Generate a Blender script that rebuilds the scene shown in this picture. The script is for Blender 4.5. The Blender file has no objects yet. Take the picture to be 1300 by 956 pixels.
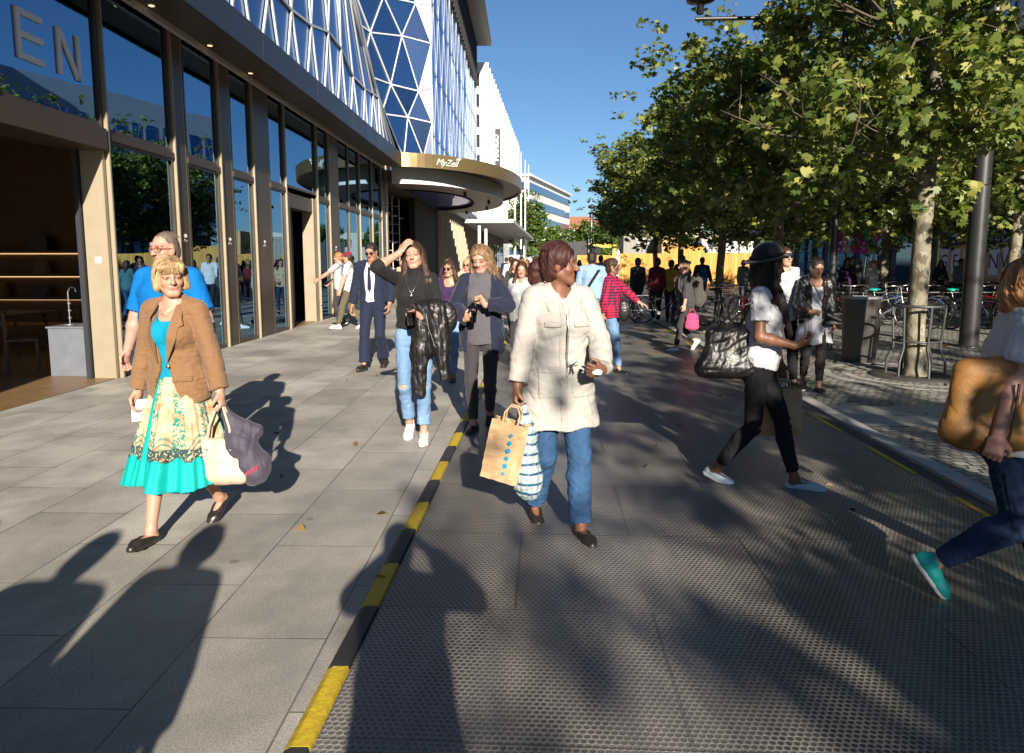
import bpy, bmesh, math, random
import numpy as np
from mathutils import Vector, Matrix
try:
    import openvdb as vdb
except Exception:
    vdb = None
R = math.radians
PI = math.pi
SC = bpy.context.scene
COL = SC.collection
rnd = random.Random(7)

# ---------------------------------------------------------------- scene basics
def link(o):
    COL.objects.link(o)
    return o

def tag(o, label=None, cat=None, group=None, kind=None):
    if label: o['label'] = label
    if cat: o['category'] = cat
    if group: o['group'] = group
    if kind: o['kind'] = kind
    return o

def thing(name, label, cat, loc=(0, 0, 0), rz=0.0, group=None):
    o = link(bpy.data.objects.new(name, None))
    o.location = loc
    o.rotation_euler = (0, 0, rz)
    o.empty_display_size = 0.2
    return tag(o, label, cat, group)

class MB:
    """collects shapes, links them as one mesh object"""
    def __init__(s):
        s.v = []; s.f = []; s.mi = []; s.sm = []
    def add(s, vs, fs, mi=0, smooth=False):
        o = len(s.v)
        s.v += [tuple(v) for v in vs]
        for f in fs:
            s.f.append(tuple(i + o for i in f)); s.mi.append(mi); s.sm.append(smooth)
        return s
    def box(s, x0, y0, z0, x1, y1, z1, mi=0):
        v = [(x0, y0, z0), (x1, y0, z0), (x1, y1, z0), (x0, y1, z0), (x0, y0, z1), (x1, y0, z1), (x1, y1, z1), (x0, y1, z1)]
        return s.add(v, [(0, 3, 2, 1), (4, 5, 6, 7), (0, 1, 5, 4), (1, 2, 6, 5), (2, 3, 7, 6), (3, 0, 4, 7)], mi)
    def bbox(s, x0, y0, z0, x1, y1, z1, b=0.01, mi=0):
        """box with chamfered edges"""
        bm = bmesh.new()
        bmesh.ops.create_cube(bm, size=1)
        for v in bm.verts:
            v.co = Vector(((x0 + x1) / 2 + v.co.x * (x1 - x0), (y0 + y1) / 2 + v.co.y * (y1 - y0), (z0 + z1) / 2 + v.co.z * (z1 - z0)))
        bmesh.ops.bevel(bm, geom=bm.edges[:], offset=b, segments=2, affect='EDGES')
        bm.verts.index_update()
        s.add([v.co[:] for v in bm.verts], [[v.index for v in f.verts] for f in bm.faces], mi)
        bm.free(); return s
    def bar(s, a, b, w, h=None, upv=(0, 0, 1), mi=0):
        """rectangular bar from a to b"""
        h = w if h is None else h
        a = Vector(a); b = Vector(b); d = (b - a).normalized(); u_ = Vector(upv)
        if abs(d.dot(u_)) > .99: u_ = Vector((1, 0, 0))
        x = d.cross(u_).normalized(); y = x.cross(d).normalized()
        v = [p + x * (sx * w / 2) + y * (sy * h / 2) for p in (a, b) for sx, sy in ((-1, -1), (1, -1), (1, 1), (-1, 1))]
        return s.add(v, [(0, 3, 2, 1), (4, 5, 6, 7), (0, 1, 5, 4), (1, 2, 6, 5), (2, 3, 7, 6), (3, 0, 4, 7)], mi)
    def tube(s, pts, rad, n=8, caps=True, mi=0, closed=False):
        pts = [Vector(p) for p in pts]; k = len(pts)
        if not hasattr(rad, '__len__'): rad = [rad] * k
        vs = []; prevx = None
        for i, p in enumerate(pts):
            if closed: d = pts[(i + 1) % k] - pts[i - 1]
            elif i == 0: d = pts[1] - pts[0]
            elif i == k - 1: d = pts[-1] - pts[-2]
            else: d = (pts[i + 1] - pts[i - 1])
            d.normalize()
            if prevx is None:
                u_ = Vector((0, 0, 1)) if abs(d.z) < .9 else Vector((1, 0, 0))
                x = d.cross(u_).normalized()
            else:
                x = (prevx - d * prevx.dot(d)).normalized()
            prevx = x; y = d.cross(x)
            for j in range(n):
                a = 2 * PI * j / n
                vs.append(p + (x * math.cos(a) + y * math.sin(a)) * rad[i])
        fs = []
        for i in range(k if closed else k - 1):
            for j in range(n):
                i2 = (i + 1) % k
                fs.append((i * n + j, i * n + (j + 1) % n, i2 * n + (j + 1) % n, i2 * n + j))
        s.add(vs, fs, mi, True)
        if caps and not closed:
            s.add(vs[:n], [tuple(range(n))[::-1]], mi); s.add(vs[-n:], [tuple(range(n))], mi)
        return s
    def lathe(s, prof, c=(0, 0, 0), n=24, mi=0, smooth=True, sx=1, sy=1):
        vs = []; k = len(prof)
        for r, z in prof:
            for j in range(n):
                a = 2 * PI * j / n
                vs.append((c[0] + r * sx * math.cos(a), c[1] + r * sy * math.sin(a), c[2] + z))
        fs = [(i * n + j, i * n + (j + 1) % n, (i + 1) * n + (j + 1) % n, (i + 1) * n + j) for i in range(k - 1) for j in range(n)]
        return s.add(vs, fs, mi, smooth)
    def prism(s, poly, z0, z1, mi=0):
        """vertical prism over a 2-D polygon"""
        n = len(poly)
        v = [(x, y, z0) for x, y in poly] + [(x, y, z1) for x, y in poly]
        return s.add(v, [tuple(range(n))[::-1], tuple(range(n, 2 * n))] + [(i, (i + 1) % n, n + (i + 1) % n, n + i) for i in range(n)], mi)
    def plate(s, poly3, nrm, t, mi=0):
        """polygon in 3-D extruded by t along nrm"""
        n = len(poly3); nv = Vector(nrm) * t
        v = [Vector(p) for p in poly3] + [Vector(p) + nv for p in poly3]
        return s.add(v, [tuple(range(n))[::-1], tuple(range(n, 2 * n))] + [(i, (i + 1) % n, n + (i + 1) % n, n + i) for i in range(n)], mi)
    def build(s, name, mats, parent=None, fix=False):
        me = bpy.data.meshes.new(name)
        me.from_pydata(s.v, [], s.f)
        if not isinstance(mats, (list, tuple)): mats = [mats]
        for m in mats: me.materials.append(m)
        me.polygons.foreach_set('material_index', s.mi)
        me.polygons.foreach_set('use_smooth', s.sm)
        if fix:
            bm = bmesh.new(); bm.from_mesh(me)
            bmesh.ops.remove_doubles(bm, verts=bm.verts, dist=1e-5)
            bmesh.ops.recalc_face_normals(bm, faces=bm.faces); bm.to_mesh(me); bm.free()
        me.update()
        o = link(bpy.data.objects.new(name, me))
        if parent is not None: o.parent = parent
        return o

def struct(o):
    o['kind'] = 'structure'
    return o

def copy_tree(o, parent=None, depth=0):
    c = o.copy(); COL.objects.link(c)
    if parent is not None: c.parent = parent
    for ch in list(o.children): copy_tree(ch, c, depth + 1)
    return c

# ---------------------------------------------------------------- materials
MATS = {}
def newmat(name):
    m = bpy.data.materials.new(name); m.use_nodes = True
    nt = m.node_tree; nt.nodes.clear()
    out = nt.nodes.new('ShaderNodeOutputMaterial')
    return m, nt, out

class NT:
    def __init__(s, nt): s.nt = nt
    def n(s, t, **kw):
        nd = s.nt.nodes.new(t)
        for k, v in kw.items():
            if k.startswith('i_'):
                nd.inputs[k[2:].replace('_', ' ')].default_value = v
            else: setattr(nd, k, v)
        return nd
    def l(s, a, b): s.nt.links.new(a, b)
    def math(s, op, a, b=None, c=None, clamp=False):
        nd = s.nt.nodes.new('ShaderNodeMath'); nd.operation = op; nd.use_clamp = clamp
        for i, x in enumerate((a, b, c)):
            if x is None: continue
            if hasattr(x, 'links'): s.l(x, nd.inputs[i])
            else: nd.inputs[i].default_value = x
        return nd.outputs[0]
    def mix(s, f, a, b, blend='MIX'):
        nd = s.nt.nodes.new('ShaderNodeMix'); nd.data_type = 'RGBA'; nd.blend_type = blend; nd.clamp_factor = True
        for i, x in ((0, f), (6, a), (7, b)):
            if hasattr(x, 'links'): s.l(x, nd.inputs[i])
            else: nd.inputs[i].default_value = x if i == 0 else (tuple(x) + (1,) if len(x) == 3 else x)
        return nd.outputs[2]
    def ramp(s, f, stops):
        nd = s.nt.nodes.new('ShaderNodeValToRGB'); el = nd.color_ramp.elements
        while len(el) < len(stops): el.new(.5)
        for e, (p, c) in zip(el, stops):
            e.position = p; e.color = (c, c, c, 1) if not hasattr(c, '__len__') else tuple(c) + (1,)
        s.l(f, nd.inputs[0]); return nd.outputs[0]
    def noise(s, vec, scale, detail=3, rough=.5, dist=0):
        nd = s.n('ShaderNodeTexNoise'); nd.inputs['Scale'].default_value = scale; nd.inputs['Detail'].default_value = detail
        nd.inputs['Roughness'].default_value = rough; nd.inputs['Distortion'].default_value = dist
        if vec is not None: s.l(vec, nd.inputs['Vector'])
        return nd.outputs['Fac']
    def coord(s, which='Object', scale=(1, 1, 1), rot=(0, 0, 0), loc=(0, 0, 0)):
        tc = s.n('ShaderNodeTexCoord'); mp = s.n('ShaderNodeMapping')
        mp.inputs['Scale'].default_value = scale; mp.inputs['Rotation'].default_value = rot; mp.inputs['Location'].default_value = loc
        s.l(tc.outputs[which], mp.inputs['Vector']); return mp.outputs[0]
    def bump(s, h, strength=.3, dist=.01, nrm=None):
        b = s.n('ShaderNodeBump'); b.inputs['Strength'].default_value = strength; b.inputs['Distance'].default_value = dist
        s.l(h, b.inputs['Height'])
        if nrm is not None: s.l(nrm, b.inputs['Normal'])
        return b.outputs[0]
    def pbsdf(s, col=None, rough=.5, metal=0, spec=.5, nrm=None, **kw):
        p = s.n('ShaderNodeBsdfPrincipled')
        for k, x in (('Base Color', col), ('Roughness', rough), ('Metallic', metal), ('Specular IOR Level', spec)):
            if x is None: continue
            if hasattr(x, 'links'): s.l(x, p.inputs[k])
            else: p.inputs[k].default_value = (tuple(x) + (1,)) if hasattr(x, '__len__') and len(x) == 3 else x
        if nrm is not None: s.l(nrm, p.inputs['Normal'])
        for k, v in kw.items():
            k = k.replace('_', ' ')
            if hasattr(v, 'links'): s.l(v, p.inputs[k])
            else: p.inputs[k].default_value = v
        return p

def simple(name, col, rough=.5, metal=0, spec=.5, var=.12, nscale=6, bump=0, bscale=40, coat=0, coords='Object'):
    """a plain surface with a little real wear: tone and roughness vary, optional fine bump"""
    if name in MATS: return MATS[name]
    m, nt, out = newmat(name); q = NT(nt)
    co = q.coord(coords)
    f = q.noise(co, nscale, 4, .6)
    c1 = [max(0, c * (1 - var)) for c in col]; c2 = [min(1, c * (1 + var)) for c in col]
    c = q.mix(f, c1, c2)
    rg = q.math('ADD', q.math('MULTIPLY', q.math('SUBTRACT', f, .5), .25), rough, clamp=True)
    nrm = None
    if bump:
        nrm = q.bump(q.noise(co, bscale, 3, .6), bump, .01)
    p = q.pbsdf(c, rg, metal, spec, nrm)
    if coat: p.inputs['Coat Weight'].default_value = coat
    q.l(p.outputs[0], out.inputs[0])
    MATS[name] = m; return m

def fabric(name, col, rough=.85, var=.10, weave=260, fold=.35, sheen=.15, attr=False, spec=.25, foldscale=9):
    if name in MATS: return MATS[name]
    m, nt, out = newmat(name); q = NT(nt)
    co = q.coord()
    f = q.noise(co, 5, 4, .6)
    if attr:
        a = q.n('ShaderNodeVertexColor'); a.layer_name = 'Col'
        base = a.outputs[0]
        c = q.mix(q.math('MULTIPLY', f, .25), base, (0.0, 0.0, 0.0), 'MIX')
    else:
        c = q.mix(f, [x * (1 - var) for x in col], [min(1, x * (1 + var)) for x in col])
    st = q.coord(scale=(1, 1, .45))
    h1 = q.noise(st, foldscale, 3, .5, .8)
    n1 = q.bump(h1, fold, .03)
    n2 = q.bump(q.noise(co, weave, 1, .5), .15, .002, n1)
    p = q.pbsdf(c, rough, 0, spec, n2, Sheen_Weight=sheen)
    q.l(p.outputs[0], out.inputs[0])
    MATS[name] = m; return m

def glassmat(name, tint=(.75, .85, .9), refl=(.85, .92, 1.0), ior=1.8, wave=.0, base=None):
    """window glass: mirror reflection by Fresnel over a see-through tint (or over a dark body)"""
    if name in MATS: return MATS[name]
    m, nt, out = newmat(name); q = NT(nt)
    g = q.n('ShaderNodeBsdfGlossy'); g.inputs['Color'].default_value = tuple(refl) + (1,); g.inputs['Roughness'].default_value = .0
    fr = q.n('ShaderNodeFresnel'); fr.inputs['IOR'].default_value = ior
    if wave:
        nb = q.bump(q.noise(q.coord(), .7, 1, .5), wave, .05)
        q.l(nb, g.inputs['Normal']); 
    if base is None:
        t = q.n('ShaderNodeBsdfTransparent'); t.inputs['Color'].default_value = tuple(tint) + (1,)
    else:
        t = q.pbsdf(base, .3)
    mx = q.n('ShaderNodeMixShader')
    q.l(fr.outputs[0], mx.inputs[0]); q.l(t.outputs[0], mx.inputs[1]); q.l(g.outputs[0], mx.inputs[2])
    q.l(mx.outputs[0], out.inputs[0])
    MATS[name] = m; return m

def text_obj(name, txt, size, mat, parent, loc, rot, extrude=.01, align='CENTER', font=None, shear=0, bold=0.0, space=1.0):
    cu = bpy.data.curves.new(name, 'FONT'); cu.body = txt; cu.size = size; cu.extrude = extrude
    cu.align_x = align; cu.align_y = 'CENTER'; cu.shear = shear; cu.offset = bold; cu.space_character = space; cu.resolution_u = 3
    t = bpy.data.objects.new(name, cu)
    dg = bpy.context.evaluated_depsgraph_get()
    link(t); dg.update()
    me = bpy.data.meshes.new_from_object(t.evaluated_get(dg))
    bpy.data.objects.remove(t); bpy.data.curves.remove(cu)
    me.name = name; me.materials.clear(); me.materials.append(mat)
    o = link(bpy.data.objects.new(name, me))
    o.location = loc; o.rotation_euler = rot
    if parent is not None: o.parent = parent
    return o
# ================================================================ camera, sky, sun
F = 867.0
cam_d = bpy.data.cameras.new('camera'); cam = link(bpy.data.objects.new('camera', cam_d))
cam_d.sensor_fit = 'HORIZONTAL'; cam_d.sensor_width = 36.0; cam_d.lens = 36.0 * F / 1300
cam_d.shift_y = -(478 - 433) / 1300
cam_d.clip_start = .05; cam_d.clip_end = 3000
cam.location = (0, 0, 1.58)
cam.rotation_euler = (PI / 2 - math.atan(101 / F), 0, math.atan(43 / F))
SC.camera = cam
SUN_EL, SUN_AZ = R(21.5), R(13)          # sun behind the camera, a little to its right
w = bpy.data.worlds.new('World'); SC.world = w; w.use_nodes = True
nt = w.node_tree; nt.nodes.clear(); q = NT(nt)
sky = q.n('ShaderNodeTexSky'); sky.sky_type = 'NISHITA'; sky.sun_disc = False
sky.sun_elevation = SUN_EL; sky.sun_rotation = PI - SUN_AZ
sky.altitude = 100; sky.air_density = 1.0; sky.dust_density = .15; sky.ozone_density = 6.0
bg = q.n('ShaderNodeBackground'); bg.inputs[1].default_value = .053
ow = q.n('ShaderNodeOutputWorld'); q.l(sky.outputs[0], bg.inputs[0]); q.l(bg.outputs[0], ow.inputs[0])
sd = bpy.data.lights.new('sun', 'SUN'); sd.energy = 5.0; sd.angle = R(.53); sd.color = (1, .90, .76)
so = link(bpy.data.objects.new('sun', sd))
sdir = Vector((-math.sin(SUN_AZ) * math.cos(SUN_EL), math.cos(SUN_AZ) * math.cos(SUN_EL), -math.sin(SUN_EL)))
so.rotation_euler = sdir.to_track_quat('-Z', 'Y').to_euler(); so.location = (6, -20, 12)
SC.view_settings.view_transform = 'Standard'; SC.view_settings.look = 'None'
SC.view_settings.gamma = 1; SC.view_settings.exposure = 1.1; SC.view_settings.use_curve_mapping = False
SC.cycles.max_bounces = 6; SC.cycles.diffuse_bounces = 3; SC.cycles.glossy_bounces = 3; SC.cycles.transmission_bounces = 4
SC.cycles.transparent_max_bounces = 12; SC.cycles.caustics_reflective = False; SC.cycles.caustics_refractive = False

# facade frame: s along the facade, n out of it
TH = math.atan(25 / F)
FO = Vector((-5.8, 8.99, 0)); FU = Vector((-math.sin(TH), math.cos(TH), 0)); FN = Vector((math.cos(TH), math.sin(TH), 0))
def fx(s, n=0, z=0): return FO + FU * s + FN * n + Vector((0, 0, z))

# ================================================================ ground materials
def ground_mat():
    m, nt, out = newmat('far_ground'); q = NT(nt)
    co = q.coord(); c = q.mix(q.noise(co, .3, 5), (.13, .13, .125), (.19, .185, .18))
    q.l(q.pbsdf(c, .85).outputs[0], out.inputs[0]); return m

def slab_mat():
    m, nt, out = newmat('granite_slabs'); q = NT(nt)
    co = q.coord(rot=(0, 0, 0), scale=(1, 1, 1))
    b = q.n('ShaderNodeTexBrick'); b.offset = .5; b.offset_frequency = 2
    b.inputs['Scale'].default_value = 1; b.inputs['Brick Width'].default_value = .94; b.inputs['Row Height'].default_value = .56
    b.inputs['Mortar Size'].default_value = .0045; b.inputs['Mortar Smooth'].default_value = .4; b.inputs['Bias'].default_value = 0
    b.inputs['Color1'].default_value = (0, 0, 0, 1); b.inputs['Color2'].default_value = (1, 1, 1, 1); b.inputs['Mortar'].default_value = (.5, .5, .5, 1)
    q.l(co, b.inputs['Vector'])
    f = b.outputs['Fac']
    base = q.mix(b.outputs['Color'], (.33, .31, .28), (.49, .465, .42))
    grain = q.noise(co, 130, 3, .75)
    base = q.mix(q.ramp(grain, [(.36, 0), (.64, 1)]), q.mix(1, base, (.60, .60, .60), 'MULTIPLY'), q.mix(1, base, (1.34, 1.33, 1.30), 'MULTIPLY'))
    big = q.noise(co, 1.1, 5, .65)
    base = q.mix(q.ramp(big, [(.40, .50), (.60, 0)]), base, (.13, .125, .115))
    gum = q.n('ShaderNodeTexVoronoi'); gum.inputs['Scale'].default_value = 1.6; q.l(co, gum.inputs['Vector'])
    base = q.mix(q.math('MULTIPLY', q.math('LESS_THAN', gum.outputs['Distance'], .045), .6), base, (.1, .1, .095))
    base = q.mix(q.math('MULTIPLY', f, q.math('ADD', q.math('MULTIPLY', q.noise(co, 3.1, 2), 1.1), .15), clamp=True), base, (.055, .052, .048))
    nrm = q.bump(q.math('SUBTRACT', q.math('MULTIPLY', grain, .25), q.math('MULTIPLY', f, 1.6)), .5, .004)
    q.l(q.pbsdf(base, q.math('ADD', q.math('MULTIPLY', big, .2), .48), 0, .4, nrm).outputs[0], out.inputs[0]); return m

def mat_panels():
    """heavy road plates: hexagonal field of raised rounds, panels with dark seams"""
    m, nt, out = newmat('road_plates'); q = NT(nt)
    co = q.coord()
    def lattice(off):
        a = 1 / .026; b = 1 / (.026 * 1.732)
        mp = q.n('ShaderNodeMapping'); mp.inputs['Scale'].default_value = (a, b, 1); mp.inputs['Location'].default_value = (off, off, 0)
        q.l(co, mp.inputs['Vector'])
        fr = q.n('ShaderNodeVectorMath', operation='FRACTION'); q.l(mp.outputs[0], fr.inputs[0])
        sb = q.n('ShaderNodeVectorMath', operation='SUBTRACT'); q.l(fr.outputs[0], sb.inputs[0]); sb.inputs[1].default_value = (.5, .5, 0)
        ml = q.n('ShaderNodeVectorMath', operation='MULTIPLY'); q.l(sb.outputs[0], ml.inputs[0]); ml.inputs[1].default_value = (1, 1.732, 0)
        ln = q.n('ShaderNodeVectorMath', operation='LENGTH'); q.l(ml.outputs[0], ln.inputs[0]); return ln.outputs['Value']
    d = q.math('MINIMUM', lattice(0), lattice(.5))
    dot = q.ramp(d, [(.30, 0), (.40, 1)])
    b = q.n('ShaderNodeTexBrick'); b.offset = .5; b.inputs['Scale'].default_value = 1
    b.inputs['Brick Width'].default_value = 1.22; b.inputs['Row Height'].default_value = .86
    b.inputs['Mortar Size'].default_value = .006; b.inputs['Mortar Smooth'].default_value = .2
    b.inputs['Color1'].default_value = (0, 0, 0, 1); b.inputs['Color2'].default_value = (1, 1, 1, 1)
    q.l(co, b.inputs['Vector']); seam = b.outputs['Fac']
    wear = q.noise(co, 2.2, 6, .7); wear2 = q.noise(q.coord(scale=(1, .25, 1)), 3.5, 4, .6)
    c0 = q.mix(b.outputs['Color'], (.035, .032, .030), (.055, .050, .046))
    c1 = q.mix(wear2, (.21, .20, .185), (.33, .315, .29))
    c = q.mix(q.math('MULTIPLY', dot, q.math('ADD', q.math('MULTIPLY', wear, .55), .45)), c0, c1)
    c = q.mix(q.ramp(wear, [(.38, .35), (.56, 0)]), c, (.07, .066, .06))
    c = q.mix(q.math('MULTIPLY', seam, .75), c, (.03, .03, .03))
    c = q.mix(q.ramp(q.noise(q.coord(scale=(1, .2, 1)), 1.3, 5, .7), [(.46, 0), (.66, .45)]), c, (.30, .28, .25))
    h = q.math('SUBTRACT', dot, q.math('MULTIPLY', seam, 2.5))
    nrm = q.bump(h, .8, .005)
    q.l(q.pbsdf(c, q.math('ADD', q.math('MULTIPLY', wear, .25), .30), .0, .55, nrm).outputs[0], out.inputs[0]); return m

def cobble_mat():
    m, nt, out = newmat('small_setts'); q = NT(nt)
    co = q.coord()
    wob = q.n('ShaderNodeTexNoise'); wob.inputs['Scale'].default_value = 2.2; q.l(co, wob.inputs['Vector'])
    av = q.n('ShaderNodeVectorMath', operation='MULTIPLY_ADD'); q.l(wob.outputs['Color'], av.inputs[0]); av.inputs[1].default_value = (.12, .12, 0); q.l(co, av.inputs[2])
    b = q.n('ShaderNodeTexBrick'); b.offset = .5; b.inputs['Scale'].default_value = 1
    b.inputs['Brick Width'].default_value = .105; b.inputs['Row Height'].default_value = .095
    b.inputs['Mortar Size'].default_value = .011; b.inputs['Mortar Smooth'].default_value = .7
    b.inputs['Color1'].default_value = (0, 0, 0, 1); b.inputs['Color2'].default_value = (1, 1, 1, 1)
    q.l(av.outputs[0], b.inputs['Vector'])
    c = q.mix(b.outputs['Color'], (.22, .215, .20), (.42, .41, .38))
    c = q.mix(q.noise(co, 60, 3), q.mix(1, c, (.8, .8, .8), 'MULTIPLY'), c)
    c = q.mix(b.outputs['Fac'], c, (.035, .032, .028))
    h = q.math('ADD', q.math('MULTIPLY', b.outputs['Fac'], -1), q.math('MULTIPLY', q.noise(co, 40, 2), .3))
    q.l(q.pbsdf(c, .42, 0, .5, q.bump(h, .9, .012)).outputs[0], out.inputs[0]); return m

M_slab = slab_mat(); M_plate = mat_panels(); M_cob = cobble_mat(); M_gr = ground_mat()
M_stone = simple('pale_flagstone', (.36, .345, .315), .7, var=.2, nscale=12, bump=.3, bscale=60)
M_kerbw = simple('kerb_concrete', (.40, .39, .36), .75, var=.18, nscale=9, bump=.3)
M_rub = simple('black_rubber', (.028, .028, .03), .6, var=.3, nscale=14, bump=.3)
M_yel = simple('kerb_yellow', (.50, .36, .02), .6, var=.38, nscale=26, bump=.35)
M_asp = simple('asphalt_strip', (.055, .055, .055), .8, var=.25, nscale=20, bump=.4, bscale=120)

def sheet(name, poly, z, mat, rz=0.0, org=(0, 0)):
    """flat sheet; its own axes may be turned so that its pattern follows the place"""
    c, s_ = math.cos(-rz), math.sin(-rz)
    v = [((x - org[0]) * c - (y - org[1]) * s_, (x - org[0]) * s_ + (y - org[1]) * c, 0) for x, y in poly]
    o = MB().add(v, [tuple(range(len(v)))]).build(name, mat)
    o.location = (org[0], org[1], z); o.rotation_euler = (0, 0, rz)
    return struct(o)

sheet('ground', [(-900, -400), (900, -400), (900, 1500), (-900, 1500)], -.012, M_gr)
sheet('pavement', [(-9.5, -14), (-.84, -14), (-.84, 95), (-12, 95)], .002, M_slab, rz=PI / 2 + TH, org=(-.9, 2.2))
sheet('road', [(-.74, -14), (2.74, -14), (2.74, 60), (-.74, 60)], .03, M_plate, org=(-.74, 2.9))
sheet('road_edge', [(2.745, -14), (2.86, -14), (2.86, 60), (2.745, 60)], .022, M_asp)
sheet('plaza', [(3.02, -14), (26, -14), (26, 46), (3.02, 46)], .003, M_cob)
# kerb stone strip along the plaza
m = MB()
y = -14.0
while y < 45:
    m.bbox(2.865, y, -.02, 3.015, y + .994, .05, .006); y += 1.0
struct(m.build('kerb_stone', M_kerbw))
# bevelled rubber kerb ramp, black with worn yellow blocks
m = MB(); y = 1.98 - .9 * 16; k = 0
while y < 46:
    for L, mi in ((.44, 1), (.46, 0)):
        a, b_ = y + .002, y + L - .002
        prof = [(-.842, .0), (-.828, .026), (-.806, .040), (-.748, .042), (-.738, .0)]
        v = [(x, a, z) for x, z in prof] + [(x, b_, z) for x, z in prof]
        n = len(prof)
        m.add(v, [tuple(range(n)), tuple(range(n, 2 * n))[::-1]] + [(i + 1, i, n + i, n + i + 1) for i in range(n - 1)], mi)
        y += L
struct(m.build('kerb', [M_rub, M_yel]))
# yellow dashes on the plaza side of the plates
m = MB(); y = -10.0
while y < 40:
    m.add([(2.69, y, .0345), (2.735, y, .0345), (2.735, y + .75, .0345), (2.69, y + .75, .0345)], [(0, 1, 2, 3)]); y += 1.25
struct(m.build('yellow_marking', M_yel))
# flagstone bands crossing the plaza, tree-pit rings
m = MB()
def band(y0, y1, x0=3.03, x1=25.0, n=4):
    x = x0
    while x < x1:
        L = .9 + .3 * rnd.random(); yy = y0
        for r_ in range(n):
            h_ = (y1 - y0) / n
            m.add([(x, yy, .0075), (x + L - .012, yy, .0075), (x + L - .012, yy + h_ - .012, .0075), (x, yy + h_ - .012, .0075)], [(0, 1, 2, 3)]); yy += h_
        x += L
for yb in (-10.4, 0.8 - 4.4, 6.6, 12.2 + 5.6, 29.0, 40.2): band(yb, yb + .95, n=2)
struct(m.build('flagstone_path', M_stone))
TREES1 = [(5.1, 9.6 + 5.6 * i) for i in range(-5, 5)]
m = MB()
def ring(cx, cy, r0, r1, z, n=40, gap=0.0):
    for j in range(n):
        a0, a1 = 2 * PI * j / n, 2 * PI * (j + 1 - gap) / n
        m.add([(cx + r * math.cos(a), cy + r * math.sin(a), z) for r, a in ((r0, a0), (r1, a0), (r1, a1), (r0, a1))], [(0, 1, 2, 3)])
for cx, cy in TREES1:
    ring(cx, cy, 1.06, 1.20, .009, gap=.06); ring(cx, cy, .80, .92, .009, gap=.06)
struct(m.build('tree_pit_paving', M_stone))
# ================================================================ shopping centre on the left
M_bronze = simple('bronze_cladding', (.085, .062, .045), .38, .35, .5, var=.15, nscale=2)
M_champ = simple('champagne_metal', (.34, .29, .205), .42, .25, .5, var=.08, nscale=3)
M_band = simple('fascia_metal', (.035, .038, .046), .42, .15, .4, var=.2, nscale=1.2)
M_gold = simple('gold_metal', (.27, .20, .095), .38, .6, .6, var=.14, nscale=.9)
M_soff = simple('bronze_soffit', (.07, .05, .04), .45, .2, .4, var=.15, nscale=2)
M_white = simple('white_frame_paint', (.74, .74, .73), .45, var=.05)
M_drum = simple('white_drum_panel', (.72, .71, .69), .5, var=.05)
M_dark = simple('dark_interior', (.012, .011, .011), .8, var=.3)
M_steel = simple('brushed_steel', (.27, .29, .34), .38, .6, .5, var=.12, nscale=5)
M_shop = glassmat('shop_glass', (.50, .55, .58), (.44, .72, 1.0), 5.0, wave=.06)
M_lat = simple('lattice_paint', (.50, .52, .54), .45, var=.05)
M_curt = glassmat('curtain_glass', refl=(.40, .62, 1.0), ior=2.6, base=(.008, .03, .09), wave=.1)
M_bluegl = glassmat('blue_roof_glass', refl=(.5, .6, 1.0), ior=2.4, base=(.05, .07, .30), wave=.2)
M_wood = simple('dark_walnut', (.16, .085, .045), .45, var=.3, nscale=5)
M_oak = simple('oak_floor', (.20, .12, .06), .4, var=.3, nscale=6)
M_bag = simple('black_leather_goods', (.14, .13, .13), .35, var=.3, nscale=9)
M_bagb = simple('brown_leather_goods', (.34, .19, .12), .4, var=.3, nscale=9)
M_beigew = simple('beige_plaster', (.33, .26, .19), .7, var=.08)

mall = thing('shopping_centre', 'long glass shopping centre with bronze fins and white triangular lattice on the left', 'building', tuple(FO), TH + PI / 2)
# in the building frame: +x runs along the facade (s), +y points INTO the building (so out is -y)
def bm_(s0, n0, z0, s1, n1, z1, mb, mi=0, bev=0):
    a, b = min(-n0, -n1), max(-n0, -n1)
    if bev: mb.bbox(s0, a, z0, s1, b, z1, bev, mi)
    else: mb.box(s0, a, z0, s1, b, z1, mi)
    return mb

GZ, TZ, BZ, UZ = 5.3, 3.2, 5.12, 5.62     # glass top, transom, fascia band bottom and top
# solid floor, back wall, ceiling of the ground storey
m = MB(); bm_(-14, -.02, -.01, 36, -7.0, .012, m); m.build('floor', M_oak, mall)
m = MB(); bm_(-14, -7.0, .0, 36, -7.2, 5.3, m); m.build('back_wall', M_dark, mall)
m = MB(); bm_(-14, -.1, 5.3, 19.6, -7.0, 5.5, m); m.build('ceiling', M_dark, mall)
# piers (dark cladding faces) and champagne jambs
piers = [(1.76, 2.08), (3.39, 3.82), (4.9, 5.71), (10.32, 11.2), (17.3, 18.0)]
for a, b in piers:
    m = MB(); bm_(a, .015, 0, b, -.35, GZ, m, bev=.006); m.build('pier', M_bronze, mall)
fins = [-.02, 1.73, 3.36, 4.87, 6.72, 9.12, 10.22, 13.75, 15.6, 17.2, 13.0 - .6, 5.73, 3.84, 2.1]
big = {-.02, 1.73, 3.36, 4.87, 6.72, 9.12, 10.22, 13.75, 15.6, 17.2}
for s in fins:
    m = MB(); d = .05 if s in big else .015
    bm_(s - .035, d, 0, s + .0, -.03, GZ, m, bev=.004); m.build('fin', M_champ, mall)
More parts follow.
